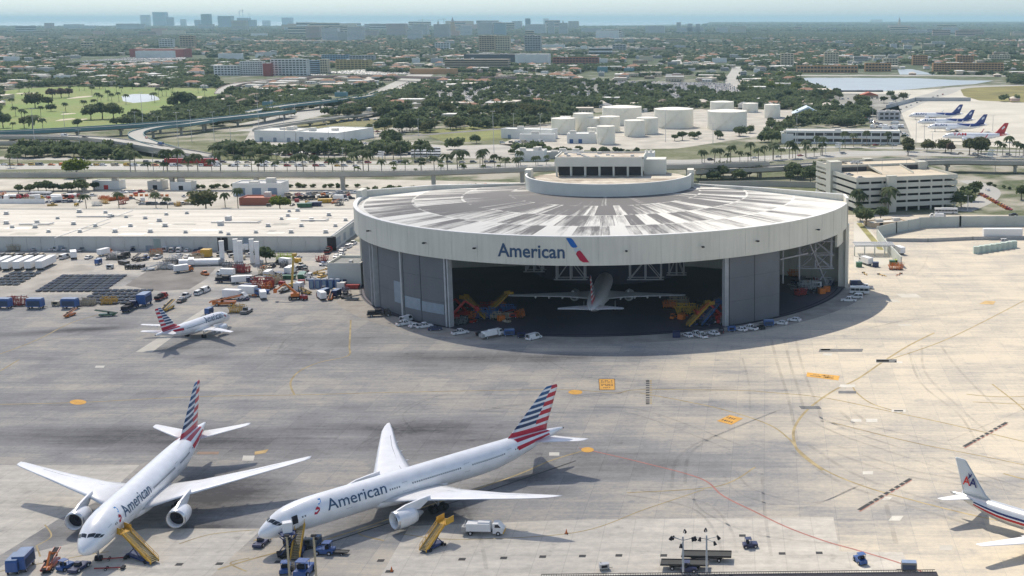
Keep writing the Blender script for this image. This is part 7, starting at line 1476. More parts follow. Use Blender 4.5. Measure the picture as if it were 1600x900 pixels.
for i, (fx, fy, c) in enumerate(((.07, .33, 'silver'), (.08, .08, 'silver'), (.22, .85, 'tan'), (.33, .83, 'white'), (.37, .82, 'white'))):
    tg, a0, az, W_, D_, H_ = GAR; p = a0+Vector((math.cos(az)*fx*W_-math.sin(az)*fy*D_, math.sin(az)*fx*W_+math.cos(az)*fy*D_, H_-.05+(2.62 if fy > .63 else 0))); put('sedan', c, 0, 0, [20, 10, 0, 5, 5][i], ['silver car on the lower left garage deck', 'grey car at the front left of the garage deck', 'tan car on the upper garage deck, left one', 'white car on the upper garage deck, middle', 'white car on the upper garage deck, right one'][i], None, 1., 0, p)
# warehouse front
GW = 'vehicles parked along the warehouse wall'
for k, c, x, y, d, lb in [('rack', 'tan', 22, 392, 0, 'tan heap of folded frames at the warehouse wall'), ('sedan', 'silver', 56, 391, 30, 'silver car by the tan heap'), ('sedan', 'white', 84, 391, 70, 'white car, first of three nose out at the wall'), ('van', 'white', 93, 391, 70, 'white van, second of three nose out at the wall'), ('suv', 'white', 103, 391, 50, 'white car, third of three nose out at the wall'), ('pickup', 'silver', 129, 392, 30, 'silver pickup along the warehouse wall'), ('suv', 'white', 167, 393, 45, 'white jeep alone at the warehouse wall'), ('tug', 'navy', 209, 392, 20, 'dark tractor beside the wall pipes'), ('tug', 'black', 219, 391, 160, 'round black tractor at the wall'), ('van', 'white', 259, 392, 55, 'white van, first of four before the wall'), ('van', 'silver', 270, 393, 55, 'silver van, second of four before the wall'), ('van', 'white', 281, 393, 55, 'white van, third of four before the wall'), ('sedan', 'white', 293, 393, 50, 'white car, last of four before the wall'), ('pickup', 'navy', 313, 393, 10, 'navy pickup along the wall left of the columns'), ('suv', 'white', 359, 390, 30, 'white jeep at the dark doorway behind the columns'), ('box_truck', 'tan', 389, 391, 90, 'tan truck in the doorway behind the columns'), ('pickup', 'white', 391, 401, 10, 'white pickup between the columns'), ('sedan', 'white', 415, 390, 60, 'white car right of the columns at the wall'), ('sedan', 'silver', 430, 390, 50, 'silver car right of the columns at the wall'), ('bus', 'white', 478, 390, 1, 'long white bus parked along the warehouse wall'), ('flatbed_truck', 'red', 513, 395, 50, 'rusty red flatbed at the right warehouse doorway'),
 ('sedan', 'white', 536, 392, 20, 'white car, first beside the warehouse end wall'), ('suv', 'white', 545, 387, 25, 'white jeep, second beside the warehouse end wall'), ('pickup', 'white', 552, 382, 25, 'white pickup, third beside the warehouse end wall'), ('sedan', 'white', 526, 402, 30, 'white car by the annex, outer one'), ('sedan', 'silver', 534, 399, 30, 'silver car by the annex, middle one'), ('pickup', 'white', 514, 415, 10, 'white pickup close to the annex corner'), ('sedan', 'blue', 505, 414, 20, 'blue grey car close to the annex corner'), ('sedan', 'white', 465, 404, 70, 'white car alone right of the lime cover'),
 ('sedan', 'white', 84, 405, 20, 'white car, first in the second yard row'), ('van', 'white', 101, 404, 20, 'white van, second in the second yard row'), ('box_truck', 'white', 115, 403, 120, 'white cab truck with dark bed in the yard'), ('sedan', 'white', 139, 404, 30, 'white car alone in the yard right of the cab truck'), ('cart', 'blue', 154, 413, 90, 'blue white covered cart alone in the yard'), ('flatbed_truck', 'black', 194, 404, 35, 'black lorry loaded with dark frames'), ('loader', 'black', 213, 406, 35, 'black belt loader beside the loaded lorry'), ('tug', 'blue', 229, 405, 20, 'blue tug beside the black belt loader'), ('pickup', 'white', 247, 404, 30, 'white pickup in the middle yard'), ('sedan', 'silver', 280, 401, 40, 'silver car in the middle yard by the tube'), ('sedan', 'white', 294, 403, 20, 'white car in the middle yard by the tube'), ('rack', 'grey', 266, 414, 0, 'grey frame rack left of the white tube'), ('generator', 'silver', 172, 420, 0, 'pale ground unit before the dark carts'), ('rack', 'silver', 257, 420, 0, 'pale frame rack behind the bare dark pavement'), ('pickup', 'grey', 60, 401, 0, 'grey pickup beside the row of drums')]: put(k, c, x, y, d, lb, GW if y < 396 else None)
for i in range(4): put('generator', 'black', 200+i*7.5, 420, 90, f'black battery cart, {ordn(i+1)} of the short black row in the yard', 'black carts in a short row')
for i in range(9): put('generator', ('grey', 'black', 'tan')[i % 3], 4+i*7.6, 402+(i % 2), 90, f'{ordn(i+1)} small {("grey", "black", "tan")[i % 3]} unit from the left in the row before the white trailers', 'small units before the trailers')
for i in range(6): put('trailer', 'white', -15+i*17.5, 419-i*.3, 97, f'white box trailer, {ordn(i+1)} of six parked slantwise in the yard', 'white trailers side by side')
n = 0
for r_ in range(7):
    for c_ in range(10):
        a = G(62, 455).lerp(G(160, 455), c_/9); v = (G(100, 432)-G(62, 455))*(r_/6); n += 1
        small('dolly', ('navy', 'grey', 'black')[(r_*3+c_*5) % 3], a+v, 95, f'empty dark container dolly, {ordn(c_+1)} from the left in {ordn(r_+1)} rank of the big block', 'container dollies parked in ranks')
for r_ in range(5):
    for c_ in range(8):
        a = G(126, 474).lerp(G(205, 474), c_/7); v = (G(158, 455)-G(126, 474))*(r_/4)
        small('dolly', ('black', 'grey', 'navy')[(r_+c_*5) % 3], a+v, 95, f'empty dark container dolly, {ordn(c_+1)} from the left in {ordn(r_+1)} rank of the near block', 'container dollies parked in ranks')
for r_ in range(5):
    for c_ in range(5):
        a = G(-14, 445).lerp(G(26, 445), c_/4); v = (G(20, 428)-G(-14, 445))*(r_/4)
        small('dolly', ('grey', 'black')[(r_+c_) % 2], a+v, 95, f'empty grey dolly, {ordn(c_+1)} from the left in {ordn(r_+1)} rank of the edge block', 'grey dollies at the frame edge')
# service yard around the small jet
for k, c, x, y, d, lb, s in [('cart', 'blue', 6, 482, 0, 'blue covered cart at the frame edge, first of three', 1.6), ('cart', 'blue', 56, 482, 0, 'blue covered cart, second of three in a line', 1.6), ('cart', 'blue', 110, 482, 0, 'blue covered cart, third of three, before the yellow heap', 1.6), ('rack', 'red', 29, 477, 0, 'red tangle of folded frames between two blue carts', 1.2), ('rack', 'tan', 137, 477, 0, 'tan tangle of gear right of the blue carts', 1.), ('rack', 'yellow', 171, 475, 10, 'yellow tangle of frames in the yard', 1.), ('generator', 'tan', 88, 478, 0, 'tan unit between the blue carts', 1.), ('loader', 'orange', 110, 494, 20, 'small orange maintenance stand on open concrete', .9), ('loader', 'green', 167, 494, 190, 'pale green loader on open concrete', 1.), ('flatbed_truck', 'navy', 203, 485, 42, 'navy loader lorry with raised deck left of the striped tail', 1.15), ('cart', 'blue', 226, 477, 45, 'big navy covered cart behind the loader lorry', 1.9), ('flatbed_truck', 'red', 252, 468, 30, 'red truck behind the navy cart', .9), ('loader', 'yellow', 263, 484, 35, 'yellow and white belt loader behind the striped tail', 1.2), ('pickup', 'white', 290, 465, 25, 'white pickup, nearest in the slanted row by the bare pavement', 1.), ('sedan', 'black', 284, 472, 20, 'black car in front of the slanted white row', 1.), ('suv', 'white', 311, 460, 25, 'white jeep, middle of the slanted row', 1.), ('van', 'white', 321, 456, 25, 'white van, far end of the slanted row', 1.), ('flatbed_truck', 'navy', 355, 442, -8, 'navy stake truck with tan load crossing the yard', 1.1), ('box_truck', 'white', 369, 468, -10, 'white box truck, left of the pair in the yard', 1.1), ('box_truck', 'blue', 393, 462, -12, 'blue cabbed box truck, right of the pair', 1.1), ('loader', 'orange', 352, 477, 10, 'orange lift loader right behind the small jet nose', 1.5), ('rack', 'yellow', 371, 488, 10, 'tan stand at the nose of the small jet', 1.), ('pushback', 'grey', 385, 489, 30, 'dark tug waiting by the small jet nose', 1.), ('cart', 'blue', 327, 491, 20, 'light blue cart half hidden by the small jet', 1.), ('rack', 'red', 411, 450, 0, 'bright orange red heap of netting in the yard', 1.5), ('rack', 'orange', 418, 452, 30, 'orange heap of cones beside the red netting', 1.), ('skip', 'navy', 391, 449, 0, 'navy skip left of the netting heap', .8), ('skip', 'blue', 411, 459, 10, 'blue skip in front of the netting heap', .8), ('rack', 'tan', 434, 440, 20, 'tan heap of timber behind the netting', 1.1), ('pushback', 'black', 424, 441, 0, 'black tractor between netting and timber', 1.), ('high_boom', 'yellow', 458, 451, 20, 'tall yellow boom lift standing upright in the yard', 1.), ('boom', 'orange', 460, 468, 195, 'orange boom lift with lowered basket', 1.15), ('forklift', 'red', 473, 468, 140, 'red forklift beside the orange boom lift', 1.3), ('skip', 'green', 452, 436, 0, 'green skip behind the boom lift, lower one', .9), ('skip', 'green', 472, 434, 60, 'green skip behind the boom lift, taller one', 1.1), ('box_truck', 'silver', 455, 428, 30, 'silver truck behind the green skips', 1.), ('suv', 'silver', 462, 422, 20, 'silver jeep among the parked trucks behind the skips', 1.), ('suv', 'grey', 474, 420, 15, 'grey jeep among the parked trucks behind the skips', 1.), ('generator', 'silver', 484, 434, 90, 'grey cabinet right of the green skips', 1.1), ('crate', 'white', 467, 453, 20, 'white and blue hut beside the boom lift', 1.4), ('cart', 'blue', 507, 464, 75, 'blue covered cart before the toilet row', 1.3), ('cart', 'navy', 526, 464, 80, 'dark blue cart with frame before the toilet row', 1.2), ('pushback', 'black', 541, 465, 20, 'black tug by the slab edge of the hangar', .9), ('crate', 'white', 534, 451, 0, 'white box right of the toilets', 1.2), ('skip', 'red', 551, 451, 0, 'rusty red skip at the annex foot', .9), ('rack', 'orange', 445, 409, 0, 'lime green covered heap in the service yard', 1.3), ('rack', 'tan', 415, 428, 20, 'pale heap of beams in the yard', 1.2), ('rack', 'grey', 366, 425, 0, 'dark heap of scrap before the white columns', 1.5), ('rack', 'red', 378, 426, 0, 'reddish heap of scrap before the white columns', 1.2), ('crate', 'yellow', 323, 401, 0, 'mustard yellow box beside the white tube', 1.6), ('rack', 'tan', 308, 406, 0, 'tan bulky gear left of the yellow box', 1.)]:
    if lb.startswith('lime'): c = 'lime'
    put(k, c, x, y, d, lb, None, s)
for i, x in enumerate((488, 498, 508, 518, 528)): put('toilet', 'blue', x, 450, 0, f'{ordn(i+1)} blue portable toilet from the boom lift in the row by the annex', 'blue portable toilets', 1.5)
CN = [('crate', 'crate'), ('rack', 'frame stack'), ('generator', 'ground unit'), ('sedan', 'car'), ('pickup', 'pickup'), ('tug', 'tug'), ('skip', 'skip'), ('loader', 'belt loader'), ('box_truck', 'truck')]
def clutter(poly, n, cols, where, group, avoid=2.6, z=0., kinds=CN, sc=.9):
    rc = random.Random(len(where)); g = [G(*p) for p in poly]; x0, x1, y0, y1 = min(p.x for p in g), max(p.x for p in g), min(p.y for p in g), max(p.y for p in g); used = [o.location.copy() for o in COL.objects if o.parent is None and o.get('category')]; q = []; k = 0
    while len(q) < n and k < 4000:
        k += 1; p = Vector((rc.uniform(x0, x1), rc.uniform(y0, y1), z))
        if bool(inpoly(p.x, p.y, g)) and all((p-u).length > avoid for u in used): used.append(p); q.append((PX(p)[0], p, rc.choice(kinds), rc.choice(cols)))
    q.sort(key=lambda a: a[0]); cnt = {}
    for _, p, (kd, wd), c in q: cnt[wd, c] = cnt.get((wd, c), 0)+1; put(kd, c, 0, 0, rc.uniform(0, 180), f'{c} {wd}, {ordn(cnt[wd, c])} such from the left {where}', group, sc, 0, p)
clutter([(430, 470), (350, 470), (410, 405), (500, 400), (555, 440), (552, 470)], 46, ['white', 'red', 'orange', 'navy', 'grey', 'yellow', 'white', 'tan', 'black'], 'in the service yard clutter', 'service yard clutter')
clutter([(150, 415), (150, 398), (400, 396), (400, 430), (340, 436)], 26, ['white', 'silver', 'tan', 'black', 'grey', 'orange'], 'before the white columns', 'gear before the columns')
clutter([(-20, 324), (-20, 306), (560, 304), (555, 324)], 50, ['orange', 'red', 'white', 'tan', 'yellow', 'grey', 'white'], 'behind the warehouse roof', 'yard gear behind the warehouse', 4.)
clutter([(1350, 210), (1290, 158), (1400, 152), (1400, 172), (1430, 205)], 26, ['white', 'silver', 'white', 'blue', 'navy'], 'on the cargo parking', 'vehicles on the cargo parking', 6., 0., [('sedan', 'car'), ('van', 'van'), ('box_truck', 'truck')], 1.)
def column(label, x, yb, yt):
    g = G(x, yb); h = HT(x, yb, yt); t = thing('test_column', label, 'column', g, .2, 'white upright columns'); MB().box((0, 0, .5), (1.7, 1.7, h-.5)).build('shaft', WHITE, t); MB().box((0, 0, 0), (2.6, 2.6, .5)).build('footing', CONC, t); MB().box((0, 0, h), (1.9, 1.9, .2)).build('cap', LGREY, t)
for i, (x, yb, yt) in enumerate(((348, 413, 377), (370, 413, 374), (377, 415, 377), (395, 412, 374), (403, 414, 378))): column(['leftmost white upright column alone before the dark doorway', 'white upright column, left of the middle pair', 'white upright column, right of the middle pair', 'white upright column, left of the right pair', 'rightmost white upright column next to the round tree'][i], x, yb, yt)
g = G(316, 415); t = thing('radome_tube', 'long white tube lying on the ground in the yard', 'tube', g, .12); b = MB(); b.bar((-9, 0, 1.5), (7, 0, 1.5), 1.4, 14); b.build('barrel', WHITE, t); MB().bar((7, 0, 1.5), (8.6, 0, 1.5), 1.5, 14, 1.2).build('end_cone', STEEL, t)
for s in (-5, 3): MB().box((s, 0, 0), (.8, 2.6, .6)).build('cradle', STEEL, t)
# yard behind the warehouse and roads: small vehicles
def lane(pts, n, kinds, cols, deg, words, group, z=0., rnd=True):
    P = [G(*p, z) for p in pts]; L = [0]
    for a, b_ in zip(P, P[1:]): L.append(L[-1]+(b_-a).length)
    loc = []
    for i in range(n):
        s = L[-1]*(i+.5+(random.uniform(-.35, .35) if rnd else 0))/n; k = max(j for j in range(len(P)-1) if L[j] <= s); loc.append((P[k].lerp(P[k+1], (s-L[k])/(L[k+1]-L[k])), P[k+1]-P[k]))
    loc.sort(key=lambda q: PX(q[0])[0]); cnt = {}
    for i, (p, d) in enumerate(loc):
        c = random.choice(cols); cnt[c] = cnt.get(c, 0)+1; j = cnt[c] if '{} {}' in words else i+1; small(random.choice(kinds), c, p, (math.degrees(math.atan2(d.y, d.x)) if deg is None else deg+random.uniform(-8, 8)), words.format(ordn(j), c), group)
MIX = ['white', 'white', 'silver', 'black', 'grey', 'red', 'navy', 'tan']
lane([(0, 258), (330, 260), (560, 260)], 38, ['sedan', 'suv', 'van'], MIX+['yellow', 'orange'], None, '{} vehicle from the left on the near lanes of the airport road, {}', 'traffic on the airport road', .1); lane([(220, 254), (560, 255), (820, 254)], 34, ['sedan', 'suv'], MIX, None, '{} vehicle from the left on the far lanes of the airport road, {}', 'traffic on the airport road', .1)
lane([(1100, 251), (1250, 244), (1330, 240)], 5, ['sedan', 'suv'], MIX, None, '{} vehicle from the drum on the road left of the garage, {}', 'traffic on the airport road', .1); lane([(1480, 240), (1600, 243)], 4, ['sedan', 'suv'], MIX, None, '{} vehicle right of the garage on the airport road, {}', 'traffic on the airport road', .1)
for x, y, d, c, lb in ((235, 207, 150, 'black', 'black car high on the curved loop ramp'), (229, 216, 120, 'red', 'red car on the bend of the loop ramp'), (251, 226, 150, 'blue', 'blue van on the lower loop ramp'), (101, 212.5, 0, 'white', 'white van on the lower flyover'), (133, 215, -10, 'black', 'black car on the lower flyover')): small('van' if 'van' in lb else 'sedan', c, G(x, y, 7.3 if 'loop' in lb else 6.6), d, lb, None)
t = put('trailer', 'red', 300, 257, -1, 'long dark red lorry trailer on the airport road', sc=1.0); t.scale = (2.6, 1.1, 1.1); put('box_truck', 'white', 337, 259, -2, 'white lorry cab behind the long red trailer', sc=1.0)
for i, (x, y, w_) in enumerate(((10, 311, 0), (22, 311, 0), (34, 310, 0), (92, 311, 0), (104, 311, 0), (116, 310, 0))): put('fuel_truck' if i % 2 else 'flatbed_truck', 'red', x, y, 5, f'{ordn(i+1)} red vehicle from the left in the yard behind the warehouse roof', 'red yard vehicles')
put('bus', 'white', 64, 308, 0, 'white bus in the yard behind the warehouse')
for i in range(16): put('rack', 'orange', 158+i*2.6+random.uniform(-1, 1), 312+random.uniform(-2, 2), random.uniform(0, 90), f'{ordn(i+1)} orange barrel and frame heap from the left in the yard', 'orange heaps in the yard', .7)
for i in range(8): put('crate', 'orange', 205+i*8, 307+random.uniform(-.5, .5), 0, f'{ordn(i+1)} orange and white barrier block from the left in the yard', 'orange barrier blocks', .6)
lane([(70, 317), (130, 316)], 6, ['sedan', 'suv'], ['silver', 'blue', 'navy', 'white'], 40, '{} {} car from the left behind the warehouse roof', 'cars behind the warehouse'); lane([(215, 320), (300, 320)], 7, ['sedan', 'suv'], MIX, 20, '{} {} car from the left by the yard palms', 'cars behind the warehouse'); lane([(180, 302), (250, 300)], 4, ['suv', 'pickup'], ['red', 'white', 'tan'], 0, '{} {} vehicle from the left by the yard huts', 'cars behind the warehouse'); lane([(445, 306), (560, 302)], 11, ['sedan', 'suv', 'pickup'], ['white', 'white', 'silver', 'tan', 'grey'], 30, '{} {} car from the white shed towards the hangar', 'cars beside the shed'); lane([(450, 313), (550, 311)], 9, ['flatbed_truck', 'pickup'], ['black', 'tan', 'navy', 'red', 'grey'], 10, '{} {} truck from the white shed towards the hangar', 'trucks beside the shed')
for i, (x, y, c, lb) in enumerate(((508, 317, 'yellow', 'yellow skip behind the warehouse roof'), (476, 324, 'green', 'green grey skip behind the warehouse roof'), (492, 322, 'navy', 'navy skip behind the warehouse roof'))): put('skip', c, x, y, 10, lb, None, 1.3)
for i in range(9): put('minibus' if i % 3 else 'bus', 'white', 655+(i % 3)*13, 236+(i//3)*4.5, 15, f'white bus, {ordn(i % 3+1)} in {ordn(i//3+1)} rank of the bus park', 'white buses in the bus park')
lane([(430, 243), (560, 240), (640, 238)], 20, ['sedan', 'suv'], MIX, 80, '{} {} car in the lot behind the palms', 'cars in the palm lot'); lane([(505, 226), (620, 224)], 12, ['sedan', 'suv', 'van'], MIX, 60, '{} {} vehicle in the lot right of the freight hall', 'cars by the freight hall'); lane([(530, 207), (620, 206)], 8, ['sedan'], ['white', 'red', 'white', 'silver'], 30, '{} {} car under the tall casuarinas', 'cars under the casuarinas'); lane([(505, 192), (600, 187)], 10, ['sedan', 'van'], ['white', 'silver', 'navy'], 20, '{} {} car on the service road lot', 'cars on the service road')
lane([(1350, 185), (1420, 214)], 14, ['sedan', 'suv', 'van'], MIX, 40, '{} {} vehicle between terminal and cargo jets', 'vehicles on the cargo stand'); lane([(1360, 200), (1415, 200)], 8, ['van', 'box_truck'], ['white', 'silver', 'blue'], 70, '{} {} truck before the cargo jets', 'vehicles on the cargo stand'); lane([(1315, 155), (1420, 153)], 14, ['sedan', 'suv'], MIX, 70, '{} {} car in the lakeside lot', 'cars in the lakeside lot'); lane([(1400, 175), (1440, 158), (1480, 146)], 9, ['sedan'], MIX, None, '{} {} car on the lake road', 'cars on the lake road')
lane([(690, 292), (760, 290), (822, 290)], 7, ['sedan'], ['red', 'white', 'black', 'orange'], 10, '{} {} car left of the drum below the guideway', 'cars below the guideway'); lane([(1340, 228), (1400, 227)], 5, ['sedan'], MIX, 10, '{} {} car before the cargo terminal', 'cars before the terminal'); lane([(598, 147), (640, 128)], 18, ['sedan'], MIX, None, '{} {} car on the highway toward the suburb', 'cars on the highway'); lane([(780, 224), (850, 222)], 6, ['suv', 'van'], ['white', 'navy', 'tan'], 0, '{} {} vehicle along the pump house', 'vehicles in the tank yard')
# rental lots: thousands of cars nobody counts
def lots():
    g = [PXP(LOTS), PXP([(415, 118), (640, 106), (650, 116), (600, 118)]), PXP([(105, 98), (200, 90), (290, 90), (290, 95), (180, 99)]), PXP([(420, 244), (640, 243), (640, 234), (430, 236)])]
    P = []
    for poly in g:
        x0, x1 = min(p[0] for p in poly), max(p[0] for p in poly); y0, y1 = min(p[1] for p in poly), max(p[1] for p in poly)
        for y in np.arange(y0, y1, 9.):
            for x in np.arange(x0, x1, 3.1):
                if rng.random() < .72 and math.sin(x*.02+3*math.sin(y*.011)) > -.6: P.append((x+rng.uniform(-.3, .3), y+rng.uniform(-.6, .6)))
    P = np.array(P); k = np.zeros(len(P), bool)
    for poly in g: k |= inpoly(P[:, 0], P[:, 1], poly)
    P = P[k]; P = P[rng.permutation(len(P))[:9000]]
    scatter_stuff('rental_lot_traffic', np.c_[P, np.full(len(P), .05)], np.full(len(P), 1.05), rng.choice([PI/2, -PI/2], len(P)), [flat_car('sedan', c) for c in ('white', 'white', 'white', 'silver', 'silver', 'black', 'navy')])
lots()
# ---- ground equipment round the big jets ----
def stair_truck(label, px, py, deg, H=5.2, L=7.5, col=YELLOW, truck=True):
    """airstair: top platform at the local origin end (+x is up the stair)"""
    t = thing('passenger_stairs', label, 'stairs', G(px, py), R(deg)); b = MB(); n = 22
    for i in range(n): x, z = -L/2+L*i/n, .6+(H-.6)*i/n; b.box((x+L/n/2, 0, z), (L/n*1.05, 1.5, .12))
    b.build('step', mat('stair tread', (.30, .24, .12), .7), t)
    for s in (-1, 1):
        b = MB(); b.beam((-L/2, s*.82, .45), (L/2, s*.82, H-.1), .14, .5); b.build('stringer', col, t)
        b = MB(); b.beam((-L/2, s*.82, 1.5), (L/2, s*.82, H+1.0), .08, .08).beam((-L/2, s*.82, 1.0), (L/2, s*.82, H+.5), .06, .06)
        for i in range(7): f = i/6; x, z = -L/2+L*f, .5+(H-.6)*f; b.bar((x, s*.82, z), (x, s*.82, z+1.05), .04, 5)
        b.build('handrail', col, t)
    b = MB().box((L/2+1.1, 0, H-.2), (2.4, 2.4, .2)); b.build('platform', col, t)
    b = MB()
    for s in (-1, 1): b.box((L/2+1.1, s*1.18, H), (2.4, .06, 1.1))
    b.build('platform_rail', col, t)
    b = MB(); b.box((-.2, 0, .35), (L*.86, 1.9, .35)); b.bar((-L*.1, .7, .6), (L*.32, .7, H*.78), .09).bar((-L*.1, -.7, .6), (L*.32, -.7, H*.78), .09).bar((L*.36, .7, .6), (L*.08, .7, H*.55), .09).bar((L*.36, -.7, .6), (L*.08, -.7, H*.55), .09); b.build('chassis', NAVY, t)
    for x in (-L*.3, L*.3):
        for s in (-1, 1): MB().bar((x, s*.95-.14, .38), (x, s*.95+.14, .38), .38, 10).build('wheel', DARK, t)
    if truck:
        for s in (-1, 1):
            MB().bar((L*.34, s*1.5, .1), (L*.34, s*1.5, .5), .25, 8).bar((L*.34, s*.8, .4), (L*.34, s*1.5, .4), .08).build('outrigger', DARK, t)
    return t
stair_truck('yellow wheeled passenger stairs against the nose on jet', 221, 874, 149, 4.6, 8.4)
stair_truck('yellow stair truck with steep flight at the side on jet door', 467, 866, 97, 5.2, 6.6)
stair_truck('yellow passenger stairs standing alone by the engine', 676, 856, 62, 4.0, 5.6)
# open door and crew cabin beside the stair truck
t = thing('catering_lift', 'white raised service cabin at the front door of the side on jet', 'service vehicle', G(452, 868), R(25)); MB().box((0, .4, 4.7), (1.7, 1.4, 2.0)).build('cabin', WHITE, t); MB().box((0, 0, 4.45), (2.6, 2.2, .22)).build('platform', NAVY, t)
b = MB()
for s in (-1, 1): b.bar((-1.6, s, .8), (1.6, s, 4.5), .1).bar((1.6, s, .8), (-1.6, s, 4.5), .1)
b.build('scissor', NAVY, t); MB().box((0, 0, .45), (4.4, 2.2, .4)).build('chassis', DARK, t)
for x in (-1.4, 1.4):
    for s in (-1, 1): MB().bar((x, s-.15, .42), (x, s+.15, .42), .42, 10).build('wheel', DARK, t)
FG = [('cart', 'blue', 38, 888, 55, 'big blue covered cart at the lower left corner', 1.4), ('cart', 'blue', 26, 892, 55, 'second blue cart coupled behind the corner one', 1.25), ('loader', 'red', 80, 886, 55, 'red and orange belt loader beside the nose on jet', 1.0), ('boom', 'orange', 76, 893, 60, 'orange lift at the lower edge beside the belt loader', .6), ('tug', 'blue', 103, 889, 70, 'blue white tug between belt loader and nose', 1.0), ('pushback', 'navy', 124, 890, 80, 'dark pushback tug under the jet nose', .75), ('towbar', 'red', 174, 875, 10, 'red towbar on the ground right of the nose gear', 1.0), ('towbar', 'red', 170, 890, 5, 'second red towbar on the ground, lower one', 1.0),
 ('pushback', 'navy', 409, 851, 20, 'low navy pushback tug under the side on jet nose', .75), ('tug', 'blue', 508, 865, 175, 'blue cabbed tug right of the stair truck', 1.2), ('deck_trailer', 'black', 526, 866, 175, 'short black deck cart behind the blue tug', .5), ('tug', 'blue', 447, 893, 60, 'navy tug at the foot of the stair truck', 1.1), ('rack', 'tan', 462, 890, 10, 'orange brown load beside the navy tug', .5), ('tug', 'blue', 476, 897, 20, 'light blue tug at the lower frame edge', 1.5), ('generator', 'black', 452, 851, 0, 'dark ground power unit under the door', .8), ('generator', 'grey', 483, 852, 0, 'grey ground unit right of the stair flight', .8), ('cart', 'grey', 494, 853, 20, 'grey baggage cart under the fuselage side', .8),
 ('service_truck', 'white', 757, 834, -2, 'white lavatory truck right of the lone stairs', 1.0), ('deck_trailer', 'olive', 1070, 888, 178, 'olive deck trailer behind the left floodlight mast', .95), ('deck_trailer', 'olive', 1104, 875, 178, 'longer dark deck trailer behind the right floodlight mast', 1.0), ('tug', 'navy', 1172, 855, 10, 'dark blue rounded tug alone on pale concrete', .95), ('tug', 'blue', 1344, 879, 110, 'blue tug beside the red line', 1.0), ('cart', 'grey', 1420, 893, 175, 'grey covered cart at the roof edge', .85), ('generator', 'silver', 944, 890, 15, 'small white low cart near the bottom edge', .7), ('tug', 'navy', 1076, 893, 0, 'dark tug close behind the roof edge', 1.0)]
for k, c, x, y, d, lb, s in FG: put(k, c, x, y, d, lb, None, s)
for i, (x, yt) in enumerate(((448, 838), (490, 838))):
    h = 12; g = G(x, yt, h); t = thing('lamp_post', ['pale lamp post left of the stair truck', 'pale lamp post right of the stair truck'][i], 'street lamp', (g.x, g.y, 0)); MB().bar((0, 0, 0), (0, 0, h), .2, 8).build('pole', mat('tan pole', (.45, .38, .26), .6), t); MB().box((0, 0, h), (.9, .5, .3)).build('lamp_head', DARK, t); MB().box((.5, 0, h-.6), (.5, .4, .4)).build('lamp_head', DARK, t)
for i, (x, y) in enumerate(((885, 834), (612, 893))):
    t = thing('traffic_cone', ['orange cone alone right of the lavatory truck', 'small orange cone near the lower edge'][i], 'cone', G(x, y)); MB().bar((0, 0, .05), (0, 0, 1.0), .28, 10, .05).build('body', ORANGE, t); MB().box((0, 0, 0), (.7, .7, .06)).build('base', DARK, t)
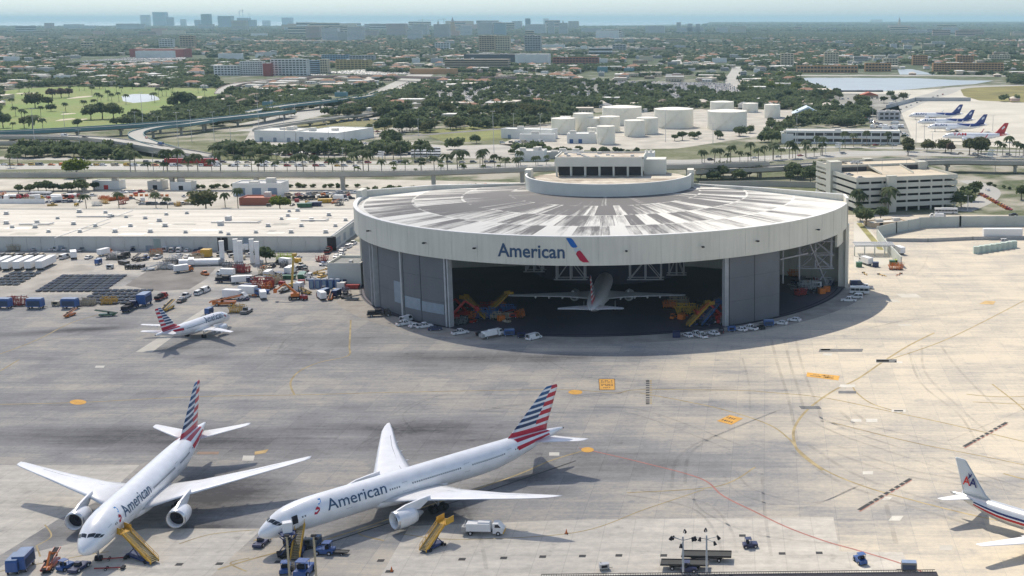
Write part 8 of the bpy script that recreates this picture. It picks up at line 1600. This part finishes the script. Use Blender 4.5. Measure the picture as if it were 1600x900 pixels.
# dark roof edge of the concourse at the bottom of the frame
def concourse():
    z = 12.5; a, c = G(846, 897.6, z), G(1461, 890.5, z); d = c-a; W_ = d.length; t = thing('concourse_roof', 'dark flat concourse roof edge with railing along the bottom of the frame', 'building', (a.x, a.y, 0), math.atan2(d.y, d.x))
    MB().box((W_/2, -15, 0), (W_, 30, z-.9)).build('wall', tone('grey'), t); MB().box((W_/2, -15, z-.9), (W_+.6, 30.6, .5)).build('roof', mat('dark roofing', (.035, .035, .045), .9), t)
    b = MB(); n = 160
    for i in range(n): b.box((W_*i/n, .1, z-.4), (.06, .06, .4))
    b.box((W_/2, .1, z-.05), (W_, .1, .08)); b.build('railing', DARK, t)
concourse()
for pl, wh in (([(700, 506), (800, 514), (830, 480), (730, 470)], 'in the dark bay left of the jet'), ([(1050, 512), (1138, 508), (1130, 470), (1040, 474)], 'in the dark bay right of the jet'), ([(1240, 470), (1300, 448), (1290, 436), (1240, 440)], 'in the dark side bay')): clutter(pl, 20 if 'side' not in wh else 10, ['red', 'orange', 'navy', 'grey', 'black', 'tan', 'red'], wh, 'gear inside the hangar', 2.4, .04, [q for q in CN if q[0] in ('crate', 'rack', 'generator', 'loader', 'tug')])
# inside the hangar: yellow docks, red lifts, blue stands
for i, (x, y, d, lb) in enumerate(((745, 497, 150, 'yellow maintenance stairs inside the bay, left of the jet'), (775, 492, 40, 'second yellow maintenance stairs crossing the first one'), (1090, 508, 40, 'yellow maintenance stairs inside the bay by the right post'), (1108, 506, 45, 'blue sided maintenance stairs by the right post'))): stair_truck(lb, x, y, d, 6.5, 8.5, mat('worn yellow', (.42, .25, .04), .6) if i < 3 else BLUE, False)
for k, c, x, y, d, lb, s in [('boom', 'red', 712, 503, 20, 'red boom lift in the dark left corner of the bay', 1.3), ('boom', 'red', 725, 497, 160, 'second red boom lift behind the first in the bay', 1.2), ('rack', 'blue', 760, 497, 0, 'blue frame dock under the yellow stairs', 1.3), ('rack', 'blue', 790, 490, 0, 'blue dock deeper in the bay', 1.2), ('boom', 'red', 1122, 504, 200, 'red boom lift inside by the right post', 1.3), ('boom', 'red', 1131, 500, 160, 'second red lift inside by the right post', 1.2), ('rack', 'yellow', 1072, 490, 0, 'yellow frame dock deeper in the right bay', 1.3), ('rack', 'tan', 1060, 478, 0, 'tan heap of gear behind the right wing', 1.2), ('generator', 'red', 802, 497, 0, 'red cabinet under the left wing', 1.), ('rack', 'silver', 1262, 452, 0, 'pale engine stand in the side bay', 1.2), ('generator', 'white', 1276, 450, 0, 'white cabinet in the side bay', 1.4), ('rack', 'silver', 1286, 447, 0, 'pale machine stand in the side bay, rear', 1.2), ('crate', 'orange', 1292, 456, 0, 'orange crate in the side bay', 1.), ('crate', 'orange', 1284, 459, 20, 'second orange crate in the side bay', 1.), ('sedan', 'black', 1274, 458, 30, 'black cart in the side bay', .8), ('rack', 'orange', 1243, 432, 0, 'orange dock at the rear of the side bay', 1.)]: put(k, c, x, y, d, lb, None, s, .04)
